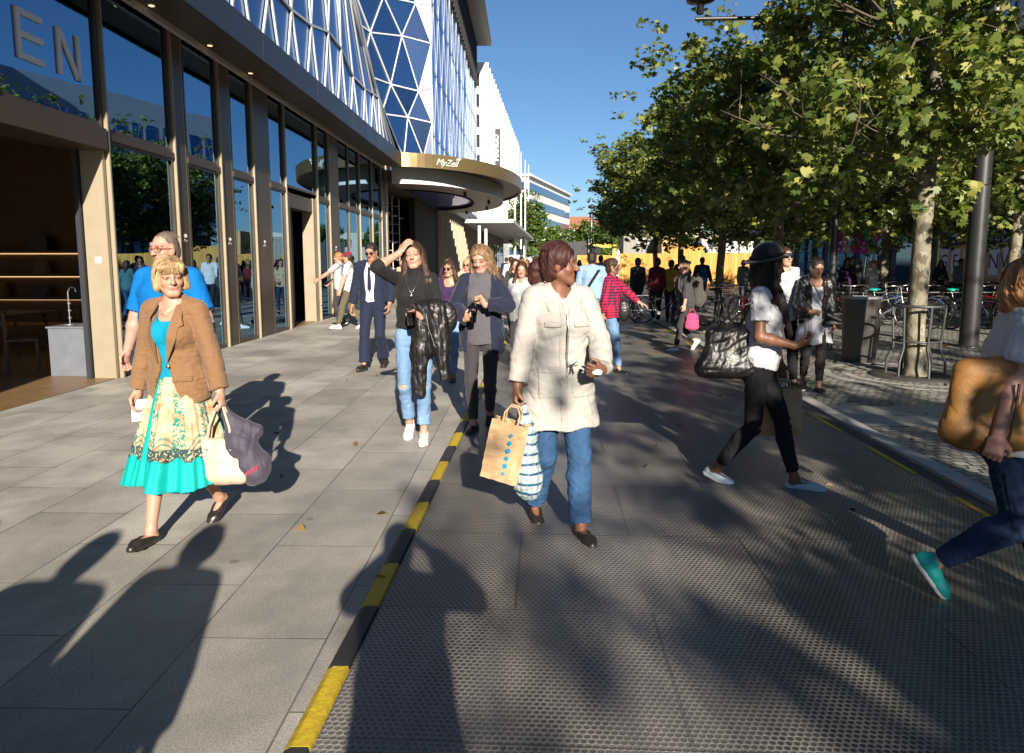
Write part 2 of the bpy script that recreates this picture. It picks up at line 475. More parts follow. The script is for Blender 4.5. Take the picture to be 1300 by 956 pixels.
# entrance reveals
for s0, s1, zt in ((-.30, -.075, TZ), (6.78, 6.98, TZ), (8.75, 9.05, TZ)):
    m = MB(); bm_(s0 if s0 > -.2 else -.14, -.0, 0, s1, -.30, zt, m, bev=.004); m.build('reveal', M_champ, mall)
m = MB(); bm_(8.6, -.55, 0, 8.74, -2.2, TZ, m); m.build('reveal', M_champ, mall)
m = MB(); bm_(6.99, -.35, 0, 7.9, -.42, 2.75, m, bev=.004); m.build('door_leaf', M_champ, mall)
m = MB(); bm_(6.78, -.02, 2.85, 9.06, -.4, 3.18, m); m.build('door_head', M_bronze, mall)
# recessed end wall, deep champagne return before the entrance hall
m = MB(); bm_(18.05, .05, 0, 18.3, -1.8, GZ, m, bev=.005); m.build('end_reveal', M_champ, mall)
# windows: upper and lower pane, frame each
panes = [(0, 1.68), (2.12, 3.31), (3.86, 4.82), (5.75, 6.67), (9.12, 10.17), (11.2, 12.35), (12.4, 13.7), (13.75, 15.55), (15.6, 17.15)]
def window(s0, s1, z0, z1, n=-.025):
    fr = MB(); t = .035
    bm_(s0, n + .035, z0, s0 + t, n - .03, z1, fr); bm_(s1 - t, n + .035, z0, s1, n - .03, z1, fr)
    bm_(s0 + t, n + .035, z0, s1 - t, n - .03, z0 + t * 1.6, fr); bm_(s0 + t, n + .035, z1 - t, s1 - t, n - .03, z1, fr)
    f = fr.build('window', M_bronze, mall)
    g = MB(); bm_(s0 + t, n, z0 + t * 1.6, s1 - t, n - .012, z1 - t, g); g.build('pane', M_shop, f)
    return f
for s0, s1 in panes:
    window(s0 + .01, s1 - .01, .02, TZ - .03)
    window(s0 + .01, s1 - .01, TZ + .07, GZ - .02)
    m = MB(); bm_(s0, .035, TZ - .03, s1, -.07, TZ + .07, m, bev=.004); m.build('transom', M_bronze, mall)
for s0, s1 in ((6.74, 9.05), (-2.15, -.09), (-4.4, -2.2), (-6.7, -4.45), (-9, -6.75)):
    window(s0 + .01, s1 - .01, TZ + .1, GZ - .02)
m = MB(); bm_(-9.0, .06, 3.02, -.09, -.5, TZ + .1, m, bev=.005); m.build('door_head', M_bronze, mall)
m = MB(); bm_(-.20, -.31, 0, -.12, -.37, 3.02, m); m.build('door_frame', M_band, mall)
for s in (-2.2, -4.45, -6.75, -9.0):
    m = MB(); bm_(s, .08, TZ + .05, s + .05, -.03, GZ, m); m.build('fin', M_champ, mall)
m = MB(); bm_(-14, .02, 0, -5.2, -.5, 5.3, m); m.build('pier', M_bronze, mall)
# big white letters in the upper pane
M_let = simple('white_letter', (.80, .80, .82), .5, var=.03)
for ch, s, w_ in (('V', -4.1, .4), ('H', -3.45, .4), ('A', -2.8, .4), ('E', -1.30, .42), ('N', -.64, .42)):
    if ch in 'EN':
        m = MB(); h0, h1, t = 3.80, 4.34, .065; a, b = s - w_ / 2, s + w_ / 2
        if ch == 'E':
            bm_(a, .0, h0, a + t, -.03, h1, m)
            for z in (h0, (h0 + h1 - t) / 2, h1 - t): bm_(a + t, .0, z, b, -.03, z + t, m)
        else:
            bm_(a, .0, h0, a + t, -.03, h1, m); bm_(b - t, .0, h0, b, -.03, h1, m)
            m.plate([(a + t * .2, .0, h1), (a + t * 1.25, .0, h1), (b - t * .2, .0, h0), (b - t * 1.25, .0, h0)], (0, 1, 0), .028)
        m.build('letter', M_let, mall)
# small white emblems on the dark piers, number plate on the reveal, long door handle
for s_, z_ in ((3.6, 1.95), (5.3, 1.95), (10.75, 1.95), (1.92, 1.95)):
    m = MB()
    for k in range(5):
        a = .7 + k * .45; m.bar((s_ + .02 * math.cos(a), -.02, z_ + .02 * math.sin(a)), (s_ + .075 * math.cos(a), -.02, z_ + .075 * math.sin(a)), .008, .004, upv=(0, 1, 0))
    m.tube([(s_ - .07, -.02, z_ - .05), (s_ - .03, -.02, z_ - .01), (s_, -.02, z_ - .06), (s_ + .05, -.02, z_ - .03)], .005, 5)
    m.build('emblem', M_let, mall)
m = MB(); m.box(-.084, .13, 1.52, -.078, .21, 1.60); m.box(-.144, .10, 1.56, -.1405, .18, 1.64); m.build('number_plate', M_let, mall)
m = MB(); m.tube([(7.0, .33, .9), (7.0, .30, .95), (7.0, .30, 1.6), (7.0, .33, 1.65)], .015, 8); m.build('door_handle', M_steel, mall)
# soffit, light strip, fascia band
m = MB(); m.prism([(-14, .0), (-14, -.83), (16.9, -.83), (16.9, .0)], BZ + .06, BZ + .14)
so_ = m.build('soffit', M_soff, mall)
m = MB(); bm_(-14, .12, 5.10, 17.2, .04, 5.19, m); m.build('light_strip', simple('pale_strip', (.42, .40, .37), .5), mall)
segs = [-14, -9.4, -6.2, -3.0, .2, 3.4, 6.6, 9.8, 13.0, 16.2, 16.95]
for a, b in zip(segs, segs[1:]):
    m = MB(); bm_(a + .006, .86, BZ, b - .006, .80, UZ, m, bev=.004); m.build('fascia_panel', M_band, mall)
m = MB(); m.prism([(-14, .1), (-14, -.8), (16.95, -.8), (16.95, .1)], UZ - .05, UZ - .02); m.build('ledge', M_band, mall)
M_lamp = newmat('downlight_glow')[0]; q = NT(M_lamp.node_tree); e_ = q.n('ShaderNodeEmission'); e_.inputs[0].default_value = (1, .72, .35, 1); e_.inputs[1].default_value = .9
q.l(e_.outputs[0], M_lamp.node_tree.nodes['Material Output'].inputs[0])
for s in (.9, 2.7, 4.4):
    m = MB(); m.lathe([(0, .003), (.035, .003), (.045, .012)], (s, -.22, BZ + .05), 12); m.build('downlight', M_lamp, mall)

# ---- upper storeys: folded glass between a white lattice
def interp(z, zs, vs):
    for i in range(len(zs) - 1):
        if z <= zs[i + 1]: return vs[i] + (vs[i + 1] - vs[i]) * max(0, (z - zs[i])) / (zs[i + 1] - zs[i])
    return vs[-1]
def Lb(z): return interp(z, [6.8, 7.2, 8.2, 9.1, 10.2, 14, 20, 26], [25, 21.6, 17.8, 16, 14.5, 11.5, 9, 8])
ROOF = 26.0; RB = 34.3; END = 71.5
def lattice(name, rows, glassname='glass_panel', bar=.06):
    """rows: list of lists of 3-D nodes (s, n, z); neighbouring rows are zipped into triangles"""
    lat = MB(); gl = MB()
    def P(p): return Vector((p[0], -p[1], p[2]))
    done = set()
    def edge(a, b):
        k = (a, b) if a < b else (b, a)
        if k in done: return
        done.add(k); lat.bar(P(a), P(b), bar, bar * .8, upv=(0, 1, 0))
    for lo, hi in zip(rows, rows[1:]):
        i = j = 0
        while i < len(lo) - 1 or j < len(hi) - 1:
            di = abs(lo[i + 1][0] - hi[j][0]) if i < len(lo) - 1 else 1e9
            dj = abs(hi[j + 1][0] - lo[i][0]) if j < len(hi) - 1 else 1e9
            if di <= dj: t = (lo[i], lo[i + 1], hi[j]); i += 1
            else: t = (lo[i], hi[j + 1], hi[j]); j += 1
            gl.add([P(p) + Vector((0, .04, 0)) for p in t], [(0, 1, 2)])
            edge(t[0], t[2]); edge(t[1], t[2])
            if name == 'funnel_lattice': edge(t[0], t[1])
    g = gl.build(glassname, M_curt, mall, fix=False); lat.build(name, M_lat, mall)
r2 = random.Random(3)
def row(s0, s1, z, step, off, amp=.12, zj=.0):
    out = [(s0, -.3, z)]; s = s0 + step * (.5 if off else 1)
    while s < s1 - step * .45:
        out.append((round(s, 3), round(-.3 + (r2.random() - .5) * amp, 3), round(z + (r2.random() - .5) * zj, 3))); s += step
    out.append((s1, -.3, z)); return out
zs_l = [5.5, 8.0, 12.0, 17.0, 22.0, ROOF]
for s0, s1f in ((-14, None),):
    rows = []
    for k, z in enumerate(zs_l):
        rows.append(row(s0, max(Lb(max(z, 6.9)), 8), z, 1.55, k % 2, zj=.5 if 0 < k < 5 else 0))
    lattice('white_lattice', rows)
rows = [row(34.3, END, z, 2.6, k % 2, amp=.10) for k, z in enumerate([6.0, 9.5, 13.5, 17.5, 21.4])]
lattice('white_lattice', rows, bar=.035)
rows = []
for k, z in enumerate([6.0, 7.9, 10.1, 12.2, 14.8, 17.0, 20.0, 23, ROOF]):
    l = Lb(z); c = (l + RB) / 2; hw = (RB - l) / 2; out = [(l, -.3, z)]; n_ = 9
    for i in range(1, n_):
        ph = PI * (i + (.5 if k % 2 else 0)) / n_
        if ph >= PI - .12: continue
        out.append((round(c - hw * math.cos(ph), 3), round(-.3 - .42 * hw * math.sin(ph), 3), round(z + (r2.random() - .5) * .5 * (z > 7.5), 3)))
    out.append((RB, -.3, z)); rows.append(out)
lattice('funnel_lattice', rows, 'funnel_glass', bar=.085)
# dark attic storey with black posts and the overhanging roof
m = MB(); bm_(RB, -.6, 21.5, END, -.75, ROOF, m); m.build('attic_glass', M_curt, mall)
m = MB(); s = RB
while s < END:
    bm_(s, -.1, 21.4, s + .35, -.6, ROOF, m); s += 1.15
m.build('attic_posts', M_dark, mall)
m = MB(); bm_(RB - 2, 1.5, ROOF, END + .5, -8, ROOF + .55, m); m.build('roof', simple('dark_roof_metal', (.06, .055, .05), .5, .3), mall)
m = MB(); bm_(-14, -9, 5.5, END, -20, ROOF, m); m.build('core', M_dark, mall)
m = MB(); bm_(END, -.2, 0, END + .4, -15, ROOF, m); m.build('gable_wall', simple('grey_panel', (.25, .26, .28), .6), mall)

# ---- oval gold canopy
CS, CN, CA, CB = 26.2, .3, 9.3, 5.0
def ell(a, b, t): return (CS + a * math.cos(t), -(CN + b * math.sin(t)))
def oval(a, b, z0, z1, thick, mi, mb, n=56, rows=1):
    po = [ell(a, b, PI * i / n) for i in range(n + 1)]; pi_ = [ell(a - thick, b - thick, PI * i / n) for i in range(n + 1)]
    v = []
    for (xo, yo), (xi, yi) in zip(po, pi_): v += [(xo, yo, z0), (xo, yo, z1), (xi, yi, z1), (xi, yi, z0)]
    fs = []
    for i in range(n):
        for k in range(4): fs.append((i * 4 + k, (i + 1) * 4 + k, (i + 1) * 4 + (k + 1) % 4, i * 4 + (k + 1) % 4))
    fs += [(0, 1, 2, 3), (n * 4 + 3, n * 4 + 2, n * 4 + 1, n * 4)]
    mb.add(v, fs, mi, False)
def disc(a, b, z0, z1, mb, hole=None, n=56, mi=0):
    pts = [ell(a, b, PI * i / n) for i in range(n + 1)]
    if hole is None: mb.prism(pts[::-1], z0, z1, mi); return
    hp = [(CS + hole[0] + hole[2] * math.cos(PI * i / n), -(CN + hole[1] + hole[3] * math.sin(PI * i / n))) for i in range(n + 1)]
    for z in (z0, z1):
        v = [(x, y, z) for x, y in pts] + [(x, y, z) for x, y in hp]
        mb.add(v, [(i, i + 1, n + 2 + i, n + 1 + i) for i in range(n)], mi)
m = MB(); oval(CA, CB, BZ + .0, UZ + .02, .10, 0, m); can = m.build('canopy', M_gold, mall)
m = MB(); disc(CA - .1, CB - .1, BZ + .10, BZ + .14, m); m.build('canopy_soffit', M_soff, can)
m = MB(); disc(CA - .1, CB - .1, UZ - .08, UZ - .04, m); m.build('canopy_roof', M_band, can)
m = MB(); oval(CA - .95, CB - .95, 4.60, BZ + .09, .06, 0, m); m.build('canopy_drum', M_drum, can)
M_slat = simple('slatted_bronze_soffit', (.22, .18, .15), .45, .3, var=.1)
m = MB(); disc(CA - 1.02, CB - 1.02, 4.60, 4.64, m, hole=(-.5, .0, 5.6, 2.55)); m.build('inner_soffit', M_slat, can)
m = MB(); m.prism([(CS - .5 + 5.6 * math.cos(PI * i / 40), -(CN + 2.55 * math.sin(PI * i / 40))) for i in range(41)][::-1], 4.66, 4.70); m.build('roof_light', M_bluegl, can)
m = MB(); pts = [(CS - .5 + 5.6 * math.cos(PI * i / 40), -(CN + 2.55 * math.sin(PI * i / 40))) for i in range(41)]
for (x0, y0), (x1, y1) in zip(pts, pts[1:]): m.bar((x0, y0, 4.60), (x1, y1, 4.60), .06, .12)
m.build('roof_light_rim', M_dark, can)
for t in (.5, 1.1, 1.7, 2.3):
    x, y = ell(CA - 2.0, CB - 1.6, t); m = MB(); m.lathe([(0, -.18), (.07, -.18), (.07, 0)], (x, y, 4.6), 10); m.build('spotlight', M_dark, can)
# script lettering on the canopy edge
tt = 2.70; x, y = ell(CA, CB, tt); nx, ny = CB * math.cos(tt), -CA * math.sin(tt)
ang = math.atan2(ny, nx)
l_ = math.hypot(nx, ny)
text_obj('lettering', 'MyZeil', .36, M_let, can, (x + nx / l_ * .02, y + ny / l_ * .02, (BZ + UZ) / 2 - .02), (PI / 2, 0, ang + PI / 2), .012, shear=.5, bold=-.003)
m = MB()
for k in range(5):
    a = 1.0 + k * .5; m.tube([(x + nx / l_ * .02 + math.cos(ang + PI / 2) * (.62 + .03 * math.cos(a)), y + ny / l_ * .02 + math.sin(ang + PI / 2) * (.62), 5.50), (x + nx / l_ * .02 + math.cos(ang + PI / 2) * (.62 + .16 * math.cos(a)), y + ny / l_ * .02 + math.sin(ang + PI / 2) * (.62 + .16 * math.cos(a)), 5.50 + .11 * math.sin(a))], .012, 5)
m.build('emblem', M_let, can)

# ---- entrance hall under the canopy: dark portal with white scaffold frames
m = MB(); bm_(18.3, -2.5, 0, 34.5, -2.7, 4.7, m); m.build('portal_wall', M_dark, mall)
m = MB(); bm_(18.3, .2, 4.72, 35.5, -2.6, 5.1, m); m.build('portal_ceiling', M_soff, mall)
M_alu = simple('scaffold_tube', (.55, .56, .57), .4, .6)
for k, s in enumerate((18.9, 20.2, 21.9, 23.6)):
    m = MB()
    for n_ in (-.5, -1.4):
        m.tube([(s, -n_, 0), (s, -n_, 4.5)], .03, 6)
    for z in np.arange(.4, 4.5, .42): m.tube([(s, .5, z), (s, 1.4, z)], .022, 6)
    for z in (1.2, 2.4, 3.6): m.tube([(s, .5, z), (s + 1.2, .5, z + .1)], .022, 6)
    m.build('scaffold_frame', M_alu, mall)
m = MB(); bm_(25.2, .0, 0, 33.9, -.3, 4.7, m); m.build('portal_panel', M_dark, mall)
# ---- glass front beyond the canopy: pale mullions, dark glass
s = 34.0
k = 0
while s < 70:
    m = MB(); bm_(s, .30, 0, s + .12, -.05, 5.0, m); m.build('fin', M_champ, mall)
    if k % 2 == 0:
        g = MB(); bm_(s + .12, -.05, .05, min(s + 2.38, 70.9), -.08, 5.0, g); g.build('pane', M_shop, mall)
        m = MB(); bm_(s + .12, .02, 2.6, min(s + 2.38, 70.9), -.06, 2.7, m); m.build('transom', M_bronze, mall)
    s += 1.2; k += 1
m = MB(); bm_(34, -5, 0, 71, -5.2, 5.0, m); m.build('back_wall', simple('shop_back', (.05, .035, .028), .8), mall)
m = MB(); bm_(34, .55, 5.0, 71.4, -5, 6.0, m); m.build('fascia_panel', M_bronze, mall)

# ---- inside the open shop at the far left: a shelf wall square to the front
m = MB(); bm_(3.0, -.8, 0, 3.12, -6.9, 3.9, m); m.build('shelf_wall', M_wood, mall)
m = MB(); bm_(2.9, -.75, 1.75, 2.99, -1.05, 3.6, m); m.build('pilaster', M_beigew, mall)
m = MB(); bm_(-13, -.52, 3.62, 3.0, -6.9, 3.7, m); m.build('shop_ceiling', M_beigew, mall)
shelf_z = (.52, .92, 1.33, 1.74)
M_led = newmat('shelf_light')[0]; q = NT(M_led.node_tree); e_ = q.n('ShaderNodeEmission'); e_.inputs[0].default_value = (1, .62, .3, 1); e_.inputs[1].default_value = .6
q.l(e_.outputs[0], M_led.node_tree.nodes['Material Output'].inputs[0])
for z in shelf_z:
    m = MB(); bm_(2.55, -1.0, z, 2.99, -6.0, z + .035, m, bev=.004); sh = m.build('shelf', M_wood, mall)
    m = MB(); bm_(2.97, -1.1, z - .03, 2.985, -5.9, z - .015, m); m.build('shelf_light', M_led, sh)
def handbag_proto(name, label, w_, h_, d_, mat, x, y, z):
    t = thing(name, label, 'handbag', (0, 0, 0), 0, 'bags on the shop shelves')
    m = MB(); prof = [(-.5, 0), (.5, 0), (.46, .6), (.36, 1.0), (-.36, 1.0), (-.46, .6)]
    v = [(a * w_, -d_ / 2 * (1 - .5 * b), b * h_) for a, b in prof] + [(a * w_, d_ / 2 * (1 - .5 * b), b * h_) for a, b in prof]
    n = 6; m.add(v, [tuple(range(n)), tuple(range(n, 2 * n))[::-1]] + [((i + 1) % n, i, n + i, n + (i + 1) % n) for i in range(n)])
    m.build('bag_body', mat, t)
    m = MB(); m.tube([(w_ * .25 * math.cos(a), 0, h_ * .95 + h_ * .55 * math.sin(a)) for a in [PI * i / 10 for i in range(11)]], .010, 6); m.build('handle', mat, t)
    p = FO + FU * x + FN * y
    t.location = (p.x, p.y, z); t.rotation_euler = (0, 0, TH); return t
bags = [(-1.25, 1, .30, .20, M_bag, 'black dome handbag second shelf from the top, nearest the doorway'),
        (-1.75, 1, .34, .22, M_bag, 'wide black handbag second shelf from the top, next to the doorway bag'),
        (-2.35, 1, .30, .16, M_bag, 'flat black clutch bag in the middle of the second shelf'),
        (-2.95, 1, .26, .24, M_bagb, 'tall brown handbag at the left of the second shelf'),
        (-1.2, 2, .26, .18, M_bagb, 'small brown handbag on the third shelf by the doorway'),
        (-1.7, 2, .30, .20, M_bag, 'black handbag in the middle of the third shelf'),
        (-2.3, 2, .22, .22, M_bagb, 'brown bucket bag at the left of the third shelf'),
        (-1.5, 3, .42, .26, M_bag, 'large black weekend bag on the top shelf'),
        (-2.3, 3, .34, .26, M_bag, 'black holdall at the left of the top shelf'),
        (-1.9, 0, .30, .18, M_bagb, 'brown handbag low on the bottom shelf')]
for x, sh, w_, h_, mt, lb in bags:
    handbag_proto('handbag', lb, w_, h_, .16, mt, 2.75, x * 1.25 - .1, shelf_z[sh] + .036)
# steel counter with a small tap-like stand
cp = FO + FU * .12 + FN * -.42
t = thing('shop_counter', 'grey steel counter standing in the open shop doorway', 'counter', (cp.x, cp.y, .012), TH + PI / 2)
m = MB(); m.bbox(-.12, .0, 0, .40, .58, .66, .006); m.build('cabinet', M_steel, t)
m = MB(); m.bbox(-.14, -.02, .66, .42, .60, .685, .004); m.build('worktop', M_steel, t)
cp2 = FO + FU * .25 + FN * -.85
t = thing('display_stand', 'thin black metal display stand on the steel shop counter', 'stand', (cp2.x, cp2.y, .698), TH + PI / 2)
m = MB(); m.lathe([(0, 0), (.07, 0), (.07, .012), (0, .012)], (0, 0, 0), 16); m.build('base', M_steel, t)
m = MB(); m.tube([(0, 0, .01), (0, 0, .46)], .009, 6); m.tube([(0, 0, .46), (.05, 0, .52), (.14, 0, .52), (.17, 0, .46)], .009, 6); m.build('stem', M_steel, t)
m = MB()
for z in (.1, .2, .3): m.lathe([(0, z - .02), (.03, z), (0, z + .02)], (0.012, 0, 0), 8)
m.build('ornament', M_bag, t)
# table and chair further in
tp = FO + FU * 1.3 + FN * -2.5
t = thing('shop_table', 'wooden display table inside the handbag shop', 'table', (tp.x, tp.y, .012), TH + PI / 2)
m = MB(); m.bbox(-.8, -.4, .74, .6, .4, .78, .006); m.build('tabletop', M_oak, t)
for sx, sy in ((-.7, -.3), (.5, -.3), (.5, .3), (-.7, .3)):
    m = MB(); m.bar((sx, sy, 0), (sx * .8, sy * .8, .74), .04); m.build('leg', M_oak, t)
tp = FO + FU * .5 + FN * -1.75
t = thing('shop_chair', 'dark wooden chair at the table inside the shop', 'chair', (tp.x, tp.y, .012), TH + PI / 2 + .6)
m = MB(); m.bbox(-.21, -.2, .44, .21, .2, .47, .01); m.build('seat', M_wood, t)
for sx, sy, zt in ((-.19, -.18, .44), (.19, -.18, .44), (.19, .18, .85), (-.19, .18, .85)):
    m = MB(); m.bar((sx, sy, 0), (sx, sy, zt), .03); m.build('leg', M_wood, t)
m = MB(); m.bbox(-.2, .17, .72, .2, .2, .85, .006); m.build('backrest', M_wood, t)
# ================================================================ buildings beyond
M_wht = simple('white_render', (.70, .69, .67), .7, var=.04, nscale=1)
M_wdark = simple('dark_window', (.03, .035, .045), .15, var=.3)
M_grey = simple('grey_render', (.33, .33, .33), .7, var=.1, nscale=1)
M_bgl = glassmat('office_glass', refl=(.7, .85, 1), ior=2.0, base=(.03, .06, .12))
M_ban = simple('charcoal_banner', (.05, .05, .055), .7, var=.1)
M_txtw = simple('white_lettering', (.8, .8, .8), .6, var=.02)
# folded white facade (vertical fins), gable with windows
t = thing('department_store', 'tall white building with folded sawtooth facade and dark gable windows', 'building', (-7.75, 82, 0), -R(1.3))
m = MB(); pts = [(0, 0)]; y = 0.0
for i in range(24):
    pts += [(.95, y + .15), (0.0, y + 2.5)]; y += 2.5
pts += [(-16, y), (-16, 0)]
m.prism(pts, 5.2, 24.5); m.build('wall', M_wht, t)
m = MB(); m.prism([(-1.2, .5), (-1.2, 60), (-16, 60), (-16, .5)], 0, 5.19); m.build('ground_floor', M_wdark, t)
for k in range(7):
    z = 8.0 + k * 2.3; m = MB(); m.bbox(-.52, -.06, z, -.10, .3, z + 1.45, .02); w_ = m.build('window', M_wdark, t)
    m = MB(); m.box(-.56, -.1, z - .08, -.06, -.0, z - .02); m.build('sill', M_wht, w_)
m = MB(); m.prism([(-16, 10), (-1, 10), (-1, 58), (-16, 58)], 24.5, 25.3); m.build('roof', M_grey, t)
# hanging banner
t = thing('shop_banner', 'tall charcoal vertical banner with white letters on the white building', 'sign', (-6.45, 90, 13.5))
m = MB(); m.bbox(-.5, -.06, 0, .5, .06, 5.0, .02); m.build('panel', M_ban, t)
text_obj('lettering', 'MANGO', .85, M_txtw, t, (0, -.07, 2.6), (PI / 2, -PI / 2, 0), .01, bold=.03, space=1.05)
m = MB()
for z in (.3, 4.7): m.bar((-1.2, 0, z), (-.5, 0, z), .07)
m.build('bracket', M_steel, t)
# flat canopy beyond the centre
t = thing('flat_canopy', 'broad flat pale canopy on thin posts beyond the oval one', 'canopy', (0, 0, 0))
m = MB(); m.prism([(-6.8, 57), (-2.7, 57), (-1.9, 100), (-8.2, 100)], 4.75, 5.05); m.build('roof', simple('pale_canopy', (.42, .42, .41), .6), t)
for x, y in ((-5.6, 57.6), (-5.1, 58.2), (-3.4, 75), (-3.0, 92)):
    m = MB(); m.tube([(x, y, 0), (x, y, 4.75)], .14, 10); m.build('post', M_wht, t)
m = MB(); m.box(-2.9, 88, 2.0, -2.8, 95, 4.6); m.build('screen', M_wht, t)
t = thing('low_shop_front', 'low shaded shop front under the flat canopy', 'building', (0, 0, 0))
m = MB(); m.prism([(-8.0, 74), (-6.3, 74), (-6.2, 100), (-9, 100)], 0, 4.7); m.build('wall', simple('brown_shopfront', (.10, .075, .06), .7), t)
for k in range(6):
    y = 75 + k * 4; m = MB(); m.box(-6.29, y, .4, -6.2, y + 2.6, 3.6); m.build('window', M_bgl, t)
# flagpoles
for k, (x, y, h) in enumerate(((-4.4, 97, 17.2), (-3.8, 104, 17.6), (-3.3, 108, 17.0), (-2.9, 112, 16.8))):
    t = thing('flagpole', ('leftmost', 'second from left', 'third from left', 'rightmost')[k] + ' of the four white flagpoles beside the white building', 'flagpole', (x, y, 0), 0, 'white flagpoles')
    m = MB(); m.tube([(0, 0, 0), (0, 0, h * .5), (0, 0, h)], [.16, .13, .07], 10); m.build('pole', M_wht, t)
    m = MB(); m.lathe([(0, h), (.12, h + .08), (0, h + .2)], (0, 0, 0), 8); m.build('finial', M_wht, t)
# banded office block
t = thing('office_block', 'white office block with bands of blue windows beyond the green trees', 'building', (-4.4, 168, 0), -R(13))
m = MB(); m.box(-26, 0, 0, 0, 52, 22.0); m.build('wall', M_wht, t)
for k in range(5):
    z = 3.2 + k * 3.9
    m = MB(); m.box(-25, -.15, z, -1, 0, z + 1.9); m.build('window_band', M_bgl, t)
    m = MB(); m.box(-.01, 1, z, .15, 51, z + 1.9); m.build('window_band', M_bgl, t)
m = MB(); m.box(-26.5, -.6, 22.0, .8, 52.5, 22.5); m.build('roof', M_wht, t)
# red-roofed house and further blocks
t = thing('red_roofed_building', 'pale building with terracotta roof far down the street', 'building', (4.5, 235, 0))
m = MB(); m.box(-2, 0, 0, 16, 14, 12.4); m.build('wall', M_wht, t)
m = MB(); v = [(-2.5, -.5, 12.4), (16.5, -.5, 12.4), (16.5, 14.5, 12.4), (-2.5, 14.5, 12.4), (2, 6, 17), (11, 6, 17)]
m.add(v, [(0, 1, 5, 4), (1, 2, 5), (2, 3, 4, 5), (3, 0, 4)]); m.build('roof', simple('terracotta', (.30, .12, .07), .8, var=.2), t)
for k in range(8):
    m = MB(); m.box(-1 + k * 2.1, -.1, 9.6, .1 + k * 2.1, .02, 11.4); m.build('window', M_wdark, t)
t = thing('blue_tower', 'distant blue glass tower above the trees', 'building', (19, 260, 0))
m = MB(); m.box(0, 0, 0, 9, 9, 22); m.build('wall', M_bgl, t)
m = MB()
for k in range(7): m.box(-.1, -.12, 2 + k * 3, 9.1, 0, 2.6 + k * 3)
m.build('window_band', M_wht, t)
t = thing('distant_block', 'low cream block behind the hoarding far away', 'building', (22, 190, 0))
m = MB(); m.box(0, 0, 0, 40, 12, 9.5); m.build('wall', simple('cream_wall', (.5, .47, .4), .8), t)
for k in range(9):
    m = MB(); m.box(1 + k * 4.2, -.1, 5.5, 3.4 + k * 4.2, .02, 7.6); m.build('window', M_wdark, t)

# ---- timber hoarding of the building site
def plank_mat():
    m, nt, out = newmat('yellow_planks'); q = NT(nt)
    co = q.coord(); sx = q.n('ShaderNodeSeparateXYZ'); q.l(co, sx.inputs[0])
    k = q.math('MULTIPLY', sx.outputs[0], 1 / .20); idx = q.math('FLOOR', k); fr = q.math('FRACT', k)
    wn = q.n('ShaderNodeTexWhiteNoise'); wn.noise_dimensions = '1D'; q.l(idx, wn.inputs['W'])
    c = q.mix(wn.outputs['Value'], (.50, .235, .03), (.64, .35, .07))
    g = q.noise(q.coord(scale=(6, 6, .6)), 3, 5, .6, .4)
    c = q.mix(q.math('MULTIPLY', g, .5), c, (.36, .19, .05))
    gap = q.math('LESS_THAN', fr, .06)
    c = q.mix(gap, c, (.08, .05, .02))
    q.l(q.pbsdf(c, .7).outputs[0], out.inputs[0]); return m
M_plank = plank_mat()
M_crate = simple('plywood', (.52, .33, .15), .7, var=.15, nscale=3)
t = thing('timber_hoarding', 'long yellow timber plank hoarding round the building site', 'hoarding', (0, 46, 0))
for x0, x1, h in ((4.9, 7.85, 2.10), (7.86, 10.4, 2.65), (10.41, 13.2, 2.15), (13.21, 16.2, 2.15)):
    m = MB(); m.box(x0, 0, .08, x1, .05, h); m.build('plank_panel', M_plank, t)
    m = MB(); m.box(x0, .05, .4, x1, .12, .5); m.box(x0, .05, 1.6, x1, .12, 1.7); m.build('rail', M_crate, t)
m = MB(); m.bbox(4.66, -.05, 0, 4.86, .15, 2.4, .01); m.build('gate_post', M_wht, t)
t = thing('hoarding_gate', 'short yellow plank hoarding piece left of the white gate post', 'hoarding', (0, 46.6, 0))
m = MB(); m.box(2.1, 0, .08, 4.3, .05, 2.0); m.build('plank_panel', M_plank, t)
m = MB(); m.box(2.1, .05, .4, 4.3, .12, .5); m.box(2.1, .05, 1.5, 4.3, .12, 1.6); m.build('rail', M_crate, t)
M_cont = simple('white_container', (.66, .66, .64), .6, var=.06)
def container(name, label, cat, x, y, z, lx, ly, h, mat, ribs=True, grp=None):
    t = thing(name, label, cat, (x, y, z), 0, grp)
    m = MB(); m.bbox(0, 0, 0, lx, ly, h, .03); m.build('body', mat, t)
    if ribs:
        m = MB(); k = .2
        while k < lx - .1: m.box(k, -.04, .15, k + .12, .0, h - .15); k += .3
        m.build('ribs', mat, t)
    return t
container('plywood_crate', 'pale plywood crate standing above the hoarding', 'crate', 8.3, 50, 0, 1.5, 2, 3.75, M_crate, True)
for k, (x, z) in enumerate(((12.75, 0), (13.85, 0))):
    container('site_cabin', ('left', 'right')[k] + ' white slatted box stacked above the hoarding', 'cabin', x, 50, z, .95, 2, 3.0, M_cont, True, 'white site boxes')
container('site_container', 'grey site container with pale lettering behind the hoarding', 'container', 5.9, 53, 0, 2.4, 3, 3.5, simple('grey_cont', (.22, .22, .2), .6), True)
tt_ = [o for o in COL.objects if o.name == 'site_container'][0]
text_obj('lettering', 'We', .62, M_txtw, tt_, (1.4, -.06, 3.1), (PI / 2, 0, 0), .02, bold=.01)
t = thing('excavator', 'yellow excavator with its boom lowered behind the hoarding', 'excavator', (3.6, 51, 0))
M_exy = simple('digger_yellow', (.62, .42, .05), .5, var=.08)
m = MB(); m.bbox(-.6, 0, .9, 1.6, 2.2, 2.0, .06); m.build('body', M_exy, t)
m = MB(); m.bbox(-.5, .2, 2.0, .4, 1.4, 2.7, .06); m.build('cab', M_wdark, t)
